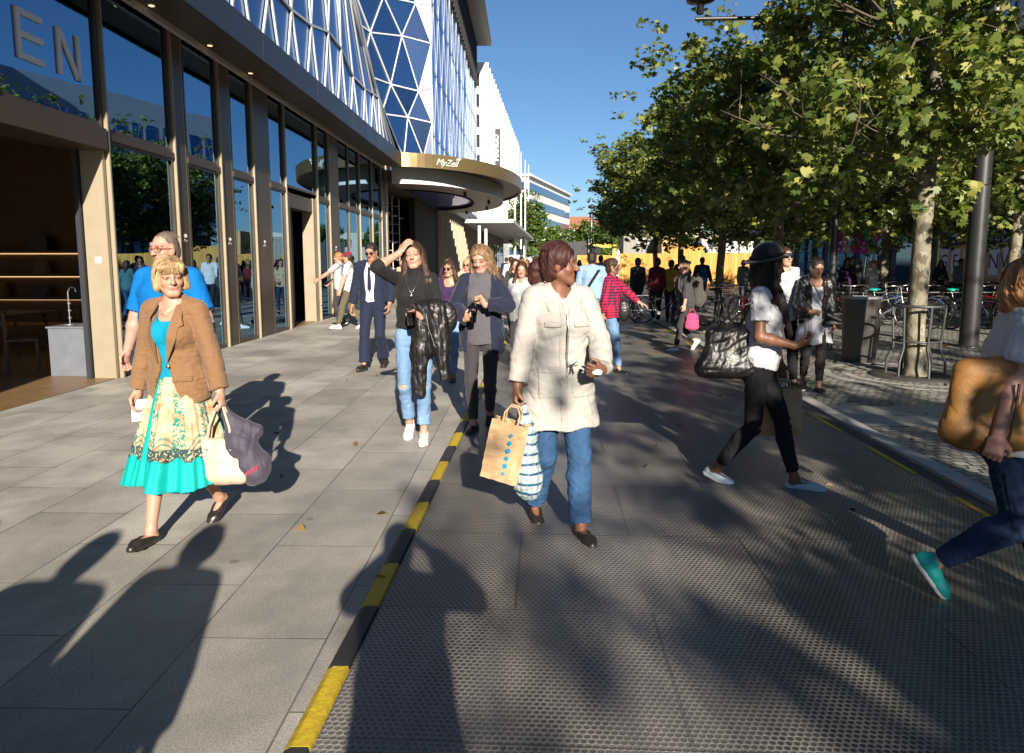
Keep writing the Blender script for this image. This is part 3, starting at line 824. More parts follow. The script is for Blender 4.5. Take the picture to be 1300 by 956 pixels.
m = MB(); m.bar((1.45, .5, 1.9), (1.5, .5, 2.7), .3); m.bar((1.62, .5, 2.72), (-1.0, .5, 2.85), .3); m.bar((-1.0, .5, 2.95), (-1.1, .5, 2.1), .2); m.build('boom', M_exy, t)
for y_ in (-.1, 1.8):
    m = MB(); m.bbox(-.9, y_, 0, 1.8, y_ + .45, .85, .15); m.build('track', M_rub, t)
t = thing('mesh_fence', 'grey translucent screened fence panels before the far trees', 'fence', (0, 0, 0))
m = MB(); m.prism([(1.2, 52), (2.9, 47.5), (2.95, 47.55), (1.25, 52.05)], .1, 3.0); m.build('screen', simple('grey_mesh', (.42, .44, .44), .8), t)
for x, y in ((1.2, 52), (2.05, 49.8), (2.9, 47.5)):
    m = MB(); m.tube([(x, y, 0), (x, y, 3.1)], .04, 6); m.build('post', M_steel, t)

# ---- right side of the square
M_bluef = simple('blue_grey_panel', (.48, .55, .66), .45, .1, var=.08)
M_shut = simple('pale_grey_panel', (.56, .56, .56), .6, var=.06, nscale=1)
t = thing('panelled_building', 'blue grey panelled building with tall windows behind the bicycle racks', 'building', (0, 0, 0))
m = MB(); m.prism([(16.5, 66), (25.6, 43), (60, 43), (60, 66)], 4.2, 15); m.build('wall', M_bluef, t)
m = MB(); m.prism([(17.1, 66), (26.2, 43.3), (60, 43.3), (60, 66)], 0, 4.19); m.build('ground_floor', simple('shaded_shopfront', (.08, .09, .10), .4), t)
m = MB(); m.prism([(15.9, 65.7), (25.0, 42.7), (26.0, 43.1), (16.9, 66.1)], 4.0, 4.6); m.build('fascia', M_wht, t)
dx, dy = (25.6 - 16.5) / 16, (43 - 66) / 16
nv = Vector((dy, -dx, 0)).normalized()
for k in range(16):
    for z0 in (5.2, 9.6):
        a = Vector((16.5 + dx * (k + .2), 66 + dy * (k + .2), 0)); b = Vector((16.5 + dx * (k + .8), 66 + dy * (k + .8), 0))
        o_ = nv * .05
        m = MB(); m.plate([a + o_ + Vector((0, 0, z0)), b + o_ + Vector((0, 0, z0)), b + o_ + Vector((0, 0, z0 + 3.4)), a + o_ + Vector((0, 0, z0 + 3.4))], nv, -.03)
        m.build('window', M_bgl, t)
for k in range(8):
    a = Vector((17.1 + dx * 2 * (k + .1), 66 + dy * 2 * (k + .1), 0)) + nv * .02; b = Vector((17.1 + dx * 2 * (k + .9), 66 + dy * 2 * (k + .9), 0)) + nv * .02
    m = MB(); m.plate([a + Vector((0, 0, .3)), b + Vector((0, 0, .3)), b + Vector((0, 0, 3.3)), a + Vector((0, 0, 3.3))], nv, .03); m.build('shop_window', M_shop, t)
t = thing('shuttered_building', 'pale building clad in large grey panels on the right of the square', 'building', (0, 0, 0))
m = MB(); m.box(24.5, -26, 2.65, 60, 42.7, 17); m.build('wall', M_shut, t)
m = MB(); m.box(25.2, -26, 0, 60, 42.7, 2.64); m.build('ground_floor', M_wdark, t)
m = MB()
for z in (3.4, 4.3, 5.2, 6.1, 7.0): m.box(24.44, -25, z, 24.5, 42.6, z + .05)
for y in np.arange(-24, 42, 3.0): m.box(24.43, y, 2.65, 24.5, y + .05, 8)
m.build('panel_joints', M_wdark, t)
for k in range(20):
    for z0 in (9.2, 13.2):
        y = -24 + k * 3.3; m = MB(); m.bbox(24.38, y, z0, 24.6, y + 2.5, z0 + 1.9, .02); m.build('window', M_bgl, t)
m = MB(); m.box(23.9, -26.4, 17, 60, 43, 17.5); m.build('roof', M_grey, t)
t = thing('sports_shop_sign', 'black fabric shop sign with three white slanted stripes', 'sign', (24.2, 40.6, 0))
m = MB(); m.bbox(-1.7, -.15, 2.5, .2, .05, 5.2, .02); m.build('panel', M_ban, t)
m = MB()
for k in range(3):
    x = -.95 + .26 * k; h = .32 + .19 * k; sl = .32
    m.plate([(x - .26, -.17, 3.3), (x - .06, -.17, 3.3), (x - .06 + sl * .0 - .13 * 1, -.17, 3.3 + h * .55 + .1), (x - .26 - .13, -.17, 3.3 + h * .55 + .18)], (0, -1, 0), .02)
m.build('stripes', M_txtw, t)
text_obj('lettering', 'adidas', .34, M_txtw, t, (-.8, -.17, 3.08), (PI / 2, 0, 0), .01, bold=.01)
t = thing('letter_hoarding', 'plywood hoarding with white posters spelling black letters below the grey panels', 'hoarding', (23.6, 0, 0))
m = MB(); m.box(0, 20, .1, .06, 42.6, 2.55); m.build('plywood', M_crate, t)
M_post = simple('poster_paper', (.62, .68, .74), .7, var=.04); M_ink = simple('poster_ink', (.02, .04, .07), .7)
for k, (ch, px) in enumerate(zip('GEGENWART', (1181, 1195, 1211, 1228, 1244, 1261, 1279, 1297, 1316))):
    # along the plane x = 23.6 the letters stand evenly spaced
    y = 42.0 - k * 1.13
    m = MB(); m.box(-.03, y - .40, .85, -.0, y + .40, 2.3); po = m.build('poster', M_post, t)
    text_obj('letter', ch, 1.15, M_ink, po, (-.035, y, 1.55), (PI / 2, 0, -PI / 2), .004)
# awning-like shelter seen in the glass (building opposite, behind the camera side)
t = thing('curved_store', 'long grey store with bands of windows opposite the shopping centre', 'building', (0, 0, 0))
m = MB(); pts = [(24.5 + 3.0 * math.sin((y + 90) / 60), y) for y in range(-90, -27, 4)]
m.prism(pts + [(60, -28), (60, -90)], 0, 18); m.build('wall', M_grey, t)
m = MB()
for (x0, y0), (x1, y1) in zip(pts, pts[1:]):
    for z in (5, 9, 13): m.bar((x0 - .02, y0, z), (x1 - .02, y1, z), .1, 1.6)
m.build('window_band', M_bgl, t)
# ================================================================ plane trees
def bark_mat():
    m, nt, out = newmat('plane_bark'); q = NT(nt)
    co = q.coord(scale=(1, 1, .6))
    v = q.noise(co, 9, 3, .5, .6)
    c = q.mix(q.ramp(v, [(.44, 0), (.5, 1)]), (.11, .10, .07), (.235, .215, .155))
    c = q.mix(q.ramp(q.noise(co, 14, 2, .5, .8), [(.60, 0), (.63, 1)]), c, (.34, .32, .25))
    c = q.mix(q.math('MULTIPLY', q.noise(co, 60, 3), .4), c, (.07, .06, .04))
    q.l(q.pbsdf(c, .8, 0, .3, q.bump(q.noise(co, 30, 4), .5, .01)).outputs[0], out.inputs[0]); return m
def leaf_mat(name, a, b, c):
    m, nt, out = newmat(name); q = NT(nt)
    at = q.n('ShaderNodeVertexColor'); at.layer_name = 'Col'
    sx = q.n('ShaderNodeSeparateColor'); q.l(at.outputs[0], sx.inputs[0])
    col = q.ramp(sx.outputs[0], [(0, a), (.6, b), (1, c)])
    p = q.pbsdf(col, .40, 0, .6)
    tr = q.n('ShaderNodeBsdfTranslucent'); q.l(q.mix(1, col, (1.0, 1.15, .5), 'MULTIPLY'), tr.inputs[0])
    mx = q.n('ShaderNodeMixShader'); mx.inputs[0].default_value = .38
    q.l(p.outputs[0], mx.inputs[1]); q.l(tr.outputs[0], mx.inputs[2]); q.l(mx.outputs[0], out.inputs[0]); return m
M_bark = bark_mat(); M_twig = simple('twig_bark', (.085, .07, .045), .85, var=.3, nscale=20)
M_leaf = leaf_mat('plane_leaves', (.08, .125, .028), (.20, .245, .055), (.37, .36, .10))
M_leaf2 = leaf_mat('lime_leaves', (.06, .11, .02), (.13, .20, .04), (.20, .25, .06))

LEAF = [(0, 0), (.32, .08), (.52, .38), (.26, .46), (.30, .80), (.08, .70), (0, 1.0), (-.08, .70), (-.30, .80), (-.26, .46), (-.52, .38), (-.32, .08)]
def leaves_mesh(name, clumps, rs, size, shape=LEAF):
    """clumps: array (x,y,z,radius,n). every leaf is its own small folded blade"""
    allp = []; ids = []
    for x, y, z, r, n in clumps:
        n = int(n); d = rs.normal(size=(n, 3)); d /= np.linalg.norm(d, axis=1)[:, None]
        rad = r * rs.random(n) ** .45
        allp.append(np.array([x, y, z]) + d * rad[:, None] * np.array([1, 1, .7])); ids.append(d)
    Pn = np.concatenate(allp); N = len(Pn); L = len(shape)
    sh = np.array([(a, b, -.42 * abs(a) - .18 * b * b) for a, b in shape])
    nrm = rs.normal(size=(N, 3)); nrm[:, 2] = np.abs(nrm[:, 2]) + .35; nrm /= np.linalg.norm(nrm, axis=1)[:, None]
    t = rs.normal(size=(N, 3)); t[:, 2] -= .7; t -= nrm * (t * nrm).sum(1)[:, None]; t /= np.linalg.norm(t, axis=1)[:, None]
    b = np.cross(nrm, t); s = size * (.6 + .7 * rs.random(N))
    V = Pn[:, None, :] + s[:, None, None] * (sh[None, :, 0, None] * b[:, None, :] + sh[None, :, 1, None] * t[:, None, :] + sh[None, :, 2, None] * nrm[:, None, :])
    V = V.reshape(-1, 3)
    me = bpy.data.meshes.new(name)
    me.vertices.add(N * L); me.vertices.foreach_set('co', V.astype(np.float32).ravel())
    me.loops.add(N * L); me.loops.foreach_set('vertex_index', np.arange(N * L, dtype=np.int32))
    me.polygons.add(N); me.polygons.foreach_set('loop_start', np.arange(0, N * L, L, dtype=np.int32))
    me.update(calc_edges=True)
    a = me.color_attributes.new('Col', 'FLOAT_COLOR', 'POINT')
    tone = np.clip(rs.random(N) ** 1.5 + .15 * rs.normal(size=N), 0, 1)
    cc = np.ones((N, L, 4), np.float32); cc[:, :, 0] = tone[:, None]; cc[:, :, 1] = tone[:, None]; cc[:, :, 2] = tone[:, None]
    a.data.foreach_set('color', cc.ravel())
    return me

def plane_tree_meshes(seed, trunk_r=.115, z0=2.75, z1=6.6, rx=2.55, ry=2.85, nleaf=60, nclump=320, lsize=.118):
    rs = np.random.RandomState(seed); rr = random.Random(seed)
    mb = MB(); bend = [(rr.uniform(-.05, .05), rr.uniform(-.05, .05)) for _ in range(8)]
    tr = []; zz = [0, .12, .6, 1.3, 2.0, 2.8, 3.6, 4.6, 5.6]
    for k, z in enumerate(zz):
        tr.append((bend[k % 8][0] * (k > 1), bend[k % 8][1] * (k > 1), z))
    rad = [trunk_r * f for f in (1.45, 1.15, 1.03, 1.0, .95, .9, .7, .45, .2)]
    mb.tube(tr, rad, 14)
    clumps = []
    def limb(p, d, L, r, depth):
        pts = [Vector(p)]; dd = Vector(d).normalized()
        for k in range(4):
            dd = (dd + Vector((rr.uniform(-.25, .25), rr.uniform(-.25, .25), rr.uniform(-.12, .2)))).normalized()
            pts.append(pts[-1] + dd * L / 4)
        mb.tube(pts, [r * .8, r * .62, r * .48, r * .34, r * .15], 6 if depth else 8, mi=1)
        if depth < 2:
            for k in (1, 2, 3):
                for _ in range(2 if depth == 0 else 1):
                    a = rr.uniform(0, 2 * PI); nd = (dd + Vector((math.cos(a), math.sin(a), rr.uniform(-.2, .6))) * 1.1).normalized()
                    limb(pts[k], nd, L * .5, r * .45, depth + 1)
    for k in range(11):
        a = k * 2.4 + rr.uniform(-.3, .3); z = 2.7 + k * .28
        limb((tr[5][0], tr[5][1], z), (math.cos(a), math.sin(a), .25 + .05 * k), 2.35 - k * .08, .055 - k * .002, 0)
    for k in range(nclump):
        # uneven flattened crown with gaps
        while True:
            x, y, z = rs.uniform(-1, 1, 3)
            q_ = (abs(x) ** 2.6 + abs(y) ** 2.6) ** (1 / 2.6)
            if q_ < 1 - .10 * rs.random() and (q_ > .35 or abs(z) > .3 or rs.random() < .3): break
        lump = .86 + .22 * math.sin(3 * math.atan2(y, x) + seed) + .08 * rs.normal()
        X, Y = x * rx * lump, y * ry * lump
        zz_ = z0 + (z1 - z0) * (z * .5 + .5) * (1.0 - .20 * q_ ** 2) + .5 * (q_ ** 2) * (z < 0) * rs.random()
        clumps.append((X, Y, zz_, rs.uniform(.18, .42), nleaf * rs.uniform(.5, 1.4)))
    for k in range(40):      # loose sprays beyond the outline
        a = rs.uniform(0, 2 * PI); f = rs.uniform(.95, 1.13)
        clumps.append((math.cos(a) * rx * f, math.sin(a) * ry * f, rs.uniform(z0 - .1, z1 * .98), .16, 9))
    for k in range(46):
        clumps.append((rs.uniform(-1, 1) * rx * .95, rs.uniform(-1, 1) * ry * .95, rs.uniform(z0 - .65, z0 + .05), .16, 9))
    for k in range(30):
        clumps.append((rs.uniform(-.8, .8) * rx, rs.uniform(-.8, .8) * ry, rs.uniform(z1 - .1, z1 + .65), .22, 12))
    return mb, leaves_mesh('crown', clumps, rs, lsize)

protos = []
for sd_ in (11, 23, 37):
    mb, lm = plane_tree_meshes(sd_)
    lm.materials.append(M_leaf); protos.append((mb, lm))
sparse = []
mb, lm = plane_tree_meshes(51, nclump=120, nleaf=48)  # thinned crown for trees behind the camera, shaped to dapple their shade
lm.materials.append(M_leaf); protos.append((mb, lm))
def put_tree(k, x, y, label, rz=0, sc=1.0, wide=None):
    t = thing('plane_tree', label, 'tree', (x, y, 0), rz, 'plane trees on the square'); t.scale = (sc, sc, sc)
    j_ = 3 if y < 0 else k % 3
    mb, lm = protos[j_]
    if isinstance(mb, MB):
        o = mb.build('trunk', [M_bark, M_twig], t); protos[j_] = (o.data, lm)
    else:
        o = link(bpy.data.objects.new('trunk', mb)); o.parent = t
    c = link(bpy.data.objects.new('crown', lm)); c.parent = t
    if wide: c.scale = (wide, 1.1, 1.0)
    return t
ordw = ['first', 'second', 'third', 'fourth', 'fifth', 'sixth', 'seventh']
frontlab = {4: 'big plane tree just right of the frame reaching over the lamp post',
            5: 'mottled plane tree standing inside the round metal guard by the litter bin',
            6: 'plane tree behind the woman in the bowler hat, next beyond the guarded tree',
            7: 'dark trunked plane tree right of the woman with the grey backpack',
            8: 'plane tree rising behind the woman with the backpack in the front row',
            9: 'farthest plane tree of the front row with its crown against the open sky',
            9: 'farthest plane tree of the front row with its crown against the open sky'}
for i, (x, y) in enumerate(TREES1):
    if i == 4: continue
    if i in frontlab: lb = frontlab[i]
    else: lb = 'plane tree of the front row behind the camera, %s back from the guarded tree' % ['fifth', 'fourth', 'third', 'second'][i - 0 if i < 4 else 3]
    put_tree(i, x - (.3 if i == 3 else 0) + rnd.uniform(-.1, .1) * (i != 5), y, lb, rz=rnd.uniform(-.3, .3) + (i % 2) * PI, sc={3: .78, 5: 1.05}.get(i, 1.0), wide={6: 1.12, 7: 1.2, 8: 1.3, 9: 1.35}.get(i))  # the smallest, unseen tree is added to shade the near road
row2 = ['beyond the lamp post on the right edge', 'pale trunked, left of the black sports sign', 'pale trunked, left of the pink balloons', 'slim, left of the balloons near the panelled building']
for i in range(-3, 4):
    if i in (-1, -2): continue
    lb = 'plane tree of the second row, ' + (row2[i] if i >= 0 else ['beside the camera out of view', 'behind the camera', 'far behind the camera'][-i - 1])
    put_tree(i + 7, 9.95 + rnd.uniform(-.2, .2), 14.9 + 5.6 * i, lb, rz=rnd.uniform(-PI, PI), sc=rnd.uniform(.94, 1.0))
for i in range(-2, 3):
    lb = 'dark trunked plane tree of the third row, ' + ['nearest the letter hoarding in view', 'before the sports sign', 'before the panelled building', 'well right of the frame', 'right of the frame by the guard'][i]
    put_tree(i + 9, 14.9 + rnd.uniform(-.2, .2), 19.5 + 5.6 * i, lb, rz=rnd.uniform(-PI, PI), sc=rnd.uniform(.94, 1.0))
# round-headed trees far down the street
def far_tree(x, y, h, rx, z0, label, seed, nc=200):
    rs = np.random.RandomState(seed); mb = MB(); mb.tube([(0, 0, 0), (.05, 0, h * .4), (0, 0, h * .8)], [.28, .2, .08], 8)
    for k in range(7):
        a = k * 2.4; mb.tube([(0, 0, h * .35), (math.cos(a) * rx * .3, math.sin(a) * rx * .3, h * .55), (math.cos(a) * rx * .7, math.sin(a) * rx * .7, h * .75)], [.1, .07, .03], 5)
    cl = []
    for k in range(nc):
        d = rs.normal(size=3); d /= np.linalg.norm(d); r = rs.random() ** .35 * (.9 + .2 * math.sin(4 * math.atan2(d[1], d[0]) + 3 * d[2]))
        cl.append((d[0] * rx * r, d[1] * rx * r, (h + z0) / 2 + d[2] * (h - z0) / 2 * r, rs.uniform(.5, 1.0), 26))
    t = thing('street_tree', label, 'tree', (x, y, 0))
    mb.build('trunk', M_bark, t)
    lm = leaves_mesh('crown', cl, rs, .42, [(0, 0), (.4, .3), (.3, .8), (0, 1), (-.3, .8), (-.4, .3)]); lm.materials.append(M_leaf2)
    c = link(bpy.data.objects.new('crown', lm)); c.parent = t
far_tree(-3.2, 112, 12.6, 3.4, 2.0, 'tall narrow sunlit tree just right of the flagpoles', 1, 260)
far_tree(1.2, 130, 8.3, 3.3, 1.5, 'round low sunlit tree between the tall tree and the office block', 2)
far_tree(6.6, 108, 8.0, 3.9, 1.5, 'broad yellow green tree above the grey screened fence', 3)
far_tree(11.5, 125, 7.4, 3.4, 1.5, 'yellow green tree beyond the excavator', 4)
far_tree(21, 120, 8.0, 4.2, 1.5, 'broad tree beyond the plywood crate', 5)

# ================================================================ lamp posts, litter bin, tree guard
M_post_d = simple('dark_post_paint', (.03, .031, .033), .4, .3, var=.2)
M_guard = simple('dull_guard_steel', (.08, .085, .09), .5, .5, var=.2, nscale=12)
M_galv = simple('galvanised_steel', (.30, .31, .33), .42, .7, var=.15, nscale=12)
t = thing('lamp_mast', 'thick dark round lamp mast standing among the trees on the right', 'lamp post', (7.82, 12.96, 0))
m = MB(); m.tube([(0, 0, 0), (0, 0, 4), (0, 0, 11)], [.16, .155, .12], 20); m.build('pole', M_post_d, t)
m = MB(); m.lathe([(.165, 0), (.2, .0), (.2, .03), (.165, .05)], (0, 0, 0), 20); m.build('base_plate', M_post_d, t)
m = MB(); m.lathe([(0, 11), (.45, 11.05), (.5, 11.2), (0, 11.4)], (0, 0, 0), 20); m.build('lamp_head', M_post_d, t)
t = thing('street_lamp', 'tall street lamp with glass cylinder lantern at the edge of the tree crowns', 'street lamp', (5.1, 12.5, -1.18))
m = MB(); m.tube([(0, 0, 1.18), (0, 0, 7.15)], [.07, .05], 10); m.tube([(0, 0, 6.92), (-2.55, 0, 6.92)], .035, 8); m.build('pole', M_post_d, t)
m = MB(); m.lathe([(0, 6.98), (.06, 7.00), (.06, 7.16), (.15, 7.20), (.24, 7.22), (.24, 7.26), (.17, 7.28)], (-2.47, 0, 0), 20); m.build('lamp_housing', M_post_d, t)
m = MB(); m.lathe([(.16, 7.28), (.18, 7.95)], (-2.47, 0, 0), 20); m.build('lamp_glass', glassmat('lamp_glass', (.8, .85, .9), (.9, .95, 1), 1.6), t)
t = thing('street_lamp', 'slim grey lamp post before the screened fence in mid street', 'street lamp', (2.6, 40, 0))
m = MB(); m.tube([(0, 0, 0), (0, 0, 4.6)], [.09, .07], 10); m.build('pole', M_galv, t)
m = MB(); m.lathe([(0, 4.6), (.2, 4.62), (.22, 4.75), (0, 4.85)], (0, 0, 0), 14); m.build('lamp_head', M_post_d, t)
# litter bin: tapered D-shaped steel body, rim, tubular handle, plinth
M_bin = simple('bin_steel', (.075, .072, .066), .45, .55, var=.25, nscale=7, bump=.1)
t = thing('litter_bin', 'grey tapered steel litter bin with a tubular loop beside the guarded tree', 'litter bin', (4.98, 11.05, 0), .12)
m = MB(); prof = [(.235, 0), (.235, .05), (.24, .06), (.275, .98), (.28, 1.0)]
m.lathe(prof, (0, 0, 0), 10, smooth=False); m.lathe([(.0, .0), (.235, 0)], (0, 0, 0), 10); m.build('body', M_bin, t)
m = MB(); m.lathe([(.28, 1.0), (.30, 1.0), (.30, 1.035), (.20, 1.04), (.19, .94), (0, .92)], (0, 0, 0), 10, smooth=False); m.build('rim', M_galv, t)
m = MB(); m.tube([(.13, -.23, .06), (.14, -.245, .3), (.15, -.28, .62), (.12, -.295, .72), (.02, -.30, .74)], .013, 8); m.build('handle', M_post_d, t)
# tree guard: two hoops, bent legs, cast ring plate
t = thing('tree_guard', 'round galvanised tree guard with bent legs round the mottled plane tree', 'tree guard', (5.1, 9.6, 0))
for z, r in ((.98, .315), (.50, .27)):
    m = MB(); m.tube([(r * math.cos(a), r * math.sin(a), z) for a in [2 * PI * i / 32 for i in range(32)]], .02 if z > .6 else .016, 8, closed=True); m.build('hoop', M_guard, t)
for k in range(6):
    a = PI / 6 + k * PI / 3; c_, s_ = math.cos(a), math.sin(a)
    m = MB(); m.tube([(r * c_, r * s_, z) for r, z in ((.315, .98), (.312, .9), (.285, .5), (.275, .42), (.35, .22), (.355, .0))], .017, 8); m.build('leg', M_guard, t)
m = MB(); m.lathe([(.22, .012), (.22, .03), (.55, .03), (.57, .005)], (0, 0, 0), 40); m.build('ring_plate', simple('cast_iron', (.09, .085, .08), .55, .5, bump=.3), t)
m = MB(); m.lathe([(.12, .02), (.21, .012)], (0, 0, 0), 24); m.build('soil', simple('pit_soil', (.05, .04, .03), .95, bump=.6), t)
# ================================================================ figures: distance fields grown round a posed skeleton
def V3(*a): return np.array(a, float)
def nrmz(v): return v / (np.linalg.norm(v) + 1e-9)
def rot(axis, a):
    axis = nrmz(np.asarray(axis, float)); x, y, z = axis; c, s = math.cos(a), math.sin(a); C_ = 1 - c
    return np.array([[c + x * x * C_, x * y * C_ - z * s, x * z * C_ + y * s], [y * x * C_ + z * s, c + y * y * C_, y * z * C_ - x * s], [z * x * C_ - y * s, z * y * C_ + x * s, c + z * z * C_]])

class SDF:
    def __init__(s, lo, hi, h):
        s.lo = np.array(lo, float); s.h = h; s.n = np.ceil((np.array(hi) - s.lo) / h).astype(int) + 1
        s.v = np.full(s.n, .06, np.float32)
    def blk(s, lo, hi):
        a = np.maximum(np.floor((np.array(lo) - s.lo) / s.h).astype(int), 0); b = np.minimum(np.ceil((np.array(hi) - s.lo) / s.h).astype(int) + 1, s.n)
        if (b <= a).any(): return None
        sl = tuple(slice(i, j) for i, j in zip(a, b))
        g = [(s.lo[k] + s.h * np.arange(a[k], b[k])).astype(np.float32) for k in range(3)]
        return sl, g[0][:, None, None], g[1][None, :, None], g[2][None, None, :]
    def _op(s, sl, d, k, op):
        v = s.v[sl]
        if op == 'sub': d = -d
        if op == 'add':
            if k > 0:
                h = np.maximum(k - np.abs(v - d), 0) / k; r = np.minimum(v, d) - h * h * k * .25
            else: r = np.minimum(v, d)
        else:
            if k > 0:
                h = np.maximum(k - np.abs(v - d), 0) / k; r = np.maximum(v, d) + h * h * k * .25
            else: r = np.maximum(v, d)
        s.v[sl] = r
    def rc(s, p1, p2, r1, r2, k=.02, w=None, f=1.0, cut=False, cut0=False, op='add'):
        p1 = np.asarray(p1, float); p2 = np.asarray(p2, float); R_ = max(r1, r2) * max(f, 1) + .05 + k
        b = s.blk(np.minimum(p1, p2) - R_, np.maximum(p1, p2) + R_)
        if b is None: return s
        sl, X, Y, Z = b; ba = p2 - p1; L2 = float(ba @ ba) + 1e-12; L = math.sqrt(L2)
        x, y, z = X - p1[0], Y - p1[1], Z - p1[2]
        t0 = (x * ba[0] + y * ba[1] + z * ba[2]) / L2; t = np.clip(t0, 0, 1)
        qx, qy, qz = x - t * ba[0], y - t * ba[1], z - t * ba[2]
        if w is not None:
            qw = (qx * w[0] + qy * w[1] + qz * w[2]) * (1 - 1 / f)
            qx, qy, qz = qx - w[0] * qw, qy - w[1] * qw, qz - w[2] * qw
        d = np.sqrt(qx * qx + qy * qy + qz * qz) - (r1 + (r2 - r1) * t)
        if cut: d = np.maximum(d, (t0 - 1) * L)
        if cut0: d = np.maximum(d, -t0 * L)
        s._op(sl, d, k, op); return s
    def el(s, c, r, Rm=None, k=.02, op='add'):
        c = np.asarray(c, float); r = np.asarray(r, float); R_ = max(r) + .05 + k
        b = s.blk(c - R_, c + R_)
        if b is None: return s
        sl, X, Y, Z = b; x, y, z = X - c[0], Y - c[1], Z - c[2]
        if Rm is not None:
            x, y, z = (Rm[0, 0] * x + Rm[1, 0] * y + Rm[2, 0] * z, Rm[0, 1] * x + Rm[1, 1] * y + Rm[2, 1] * z, Rm[0, 2] * x + Rm[1, 2] * y + Rm[2, 2] * z)
        k0 = np.sqrt((x / r[0]) ** 2 + (y / r[1]) ** 2 + (z / r[2]) ** 2)
        k1 = np.sqrt((x / r[0] ** 2) ** 2 + (y / r[1] ** 2) ** 2 + (z / r[2] ** 2) ** 2) + 1e-6
        s._op(sl, k0 * (k0 - 1) / k1, k, op); return s
    def fn(s, f, lo, hi, k=0, op='add'):
        b = s.blk(lo, hi)
        if b is None: return s
        sl, X, Y, Z = b; s._op(sl, f(X, Y, Z).astype(np.float32), k, op); return s
    def all(s):
        return [(s.lo[k] + s.h * np.arange(s.n[k])).astype(np.float32).reshape([-1 if i == k else 1 for i in range(3)]) for k in range(3)]
    def wrinkle(s, amp, wl, seed=0, zs=1.0):
        X, Y, Z = s.all(); rs = np.random.RandomState(seed); acc = 0
        for i in range(5):
            d = rs.normal(size=3); d[2] *= 1.4 * zs; d = d / np.linalg.norm(d) * 2 * PI / (wl * rs.uniform(.6, 1.6)); p = rs.uniform(0, 6)
            d2 = rs.normal(size=3) * 2 * PI / (wl * 2.3)
            sn = np.sin(d[0] * X + d[1] * Y + d[2] * Z + p + 1.6 * np.sin(d2[0] * X + d2[1] * Y + d2[2] * Z))
            acc = acc + (sn if i < 2 else (1.3 - 2.6 * np.sqrt(np.abs(sn))))      # sharp creases between rounded folds
        s.v += (amp * acc / 3.4).astype(np.float32); return s
    def mesh(s, name, mat, parent=None, colf=None, mats=None, matf=None):
        v = s.v
        v[0] = v[-1] = .05; v[:, 0] = v[:, -1] = .05; v[:, :, 0] = v[:, :, -1] = .05
        g = vdb.FloatGrid(.06); g.copyFromArray(np.ascontiguousarray(v), tolerance=0.0)
        P_, Q = g.convertToQuads(0.0)
        P_ = P_.astype(np.float32) * s.h + s.lo.astype(np.float32); Q = Q[:, ::-1].astype(np.int32)
        me = bpy.data.meshes.new(name); N = len(P_); M_ = len(Q)
        me.vertices.add(N); me.vertices.foreach_set('co', P_.ravel())
        me.loops.add(M_ * 4); me.loops.foreach_set('vertex_index', Q.ravel())
        me.polygons.add(M_); me.polygons.foreach_set('loop_start', np.arange(0, M_ * 4, 4, dtype=np.int32))
        me.polygons.foreach_set('use_smooth', np.ones(M_, bool))
        for m_ in (mats or [mat]): me.materials.append(m_)
        if matf is not None:
            ce = P_[Q].mean(1); me.polygons.foreach_set('material_index', matf(ce).astype(np.int32))
        me.update(calc_edges=True)
        if colf is not None:
            a = me.color_attributes.new('Col', 'FLOAT_COLOR', 'POINT')
            c = np.ones((N, 4), np.float32); c[:, :3] = colf(P_); a.data.foreach_set('color', c.ravel())
        o = link(bpy.data.objects.new(name, me))
        if parent is not None: o.parent = parent
        return o

def ik(a, b, l1, l2, pole):
    """middle joint of a two-bone chain from a to (a point towards) b"""
    d = b - a; L = np.linalg.norm(d); mx = (l1 + l2) * .999
    if L > mx: b = a + d / L * mx; d = b - a; L = mx
    u_ = d / L; x = (l1 * l1 - l2 * l2 + L * L) / (2 * L); h = math.sqrt(max(l1 * l1 - x * x, 0))
    p = pole - u_ * (pole @ u_); p = nrmz(p)
    return a + u_ * x + p * h, b

def skin_mat(name='skin'):
    if name in MATS: return MATS[name]
    m, nt, out = newmat(name); q = NT(nt)
    a = q.n('ShaderNodeVertexColor'); a.layer_name = 'Col'
    co = q.coord(); f = q.noise(co, 22, 3)
    c = q.mix(q.math('MULTIPLY', f, .16), a.outputs[0], (.35, .10, .06))
    p = q.pbsdf(c, .48, 0, .4, q.bump(q.noise(co, 320, 2), .1, .001))
    q.l(p.outputs[0], out.inputs[0]); MATS[name] = m; return m
def hair_mat(name, col, col2=None):
    if name in MATS: return MATS[name]
    m, nt, out = newmat(name); q = NT(nt)
    f = q.noise(q.coord(scale=(1, 1, .10)), 95, 4, .7, .3)
    col2 = col2 or [min(1, c * 2.1) for c in col]
    c = q.mix(q.ramp(f, [(.35, 0), (.68, 1)]), col, col2)
    p = q.pbsdf(c, .5, 0, .3, q.bump(f, .8, .006))
    q.l(p.outputs[0], out.inputs[0]); MATS[name] = m; return m

SKIN = dict(fair=(.45, .26, .185), pink=(.48, .255, .19), tan=(.34, .19, .12), olive=(.38, .225, .15), brown=(.165, .078, .045), deep=(.10, .045, .026))

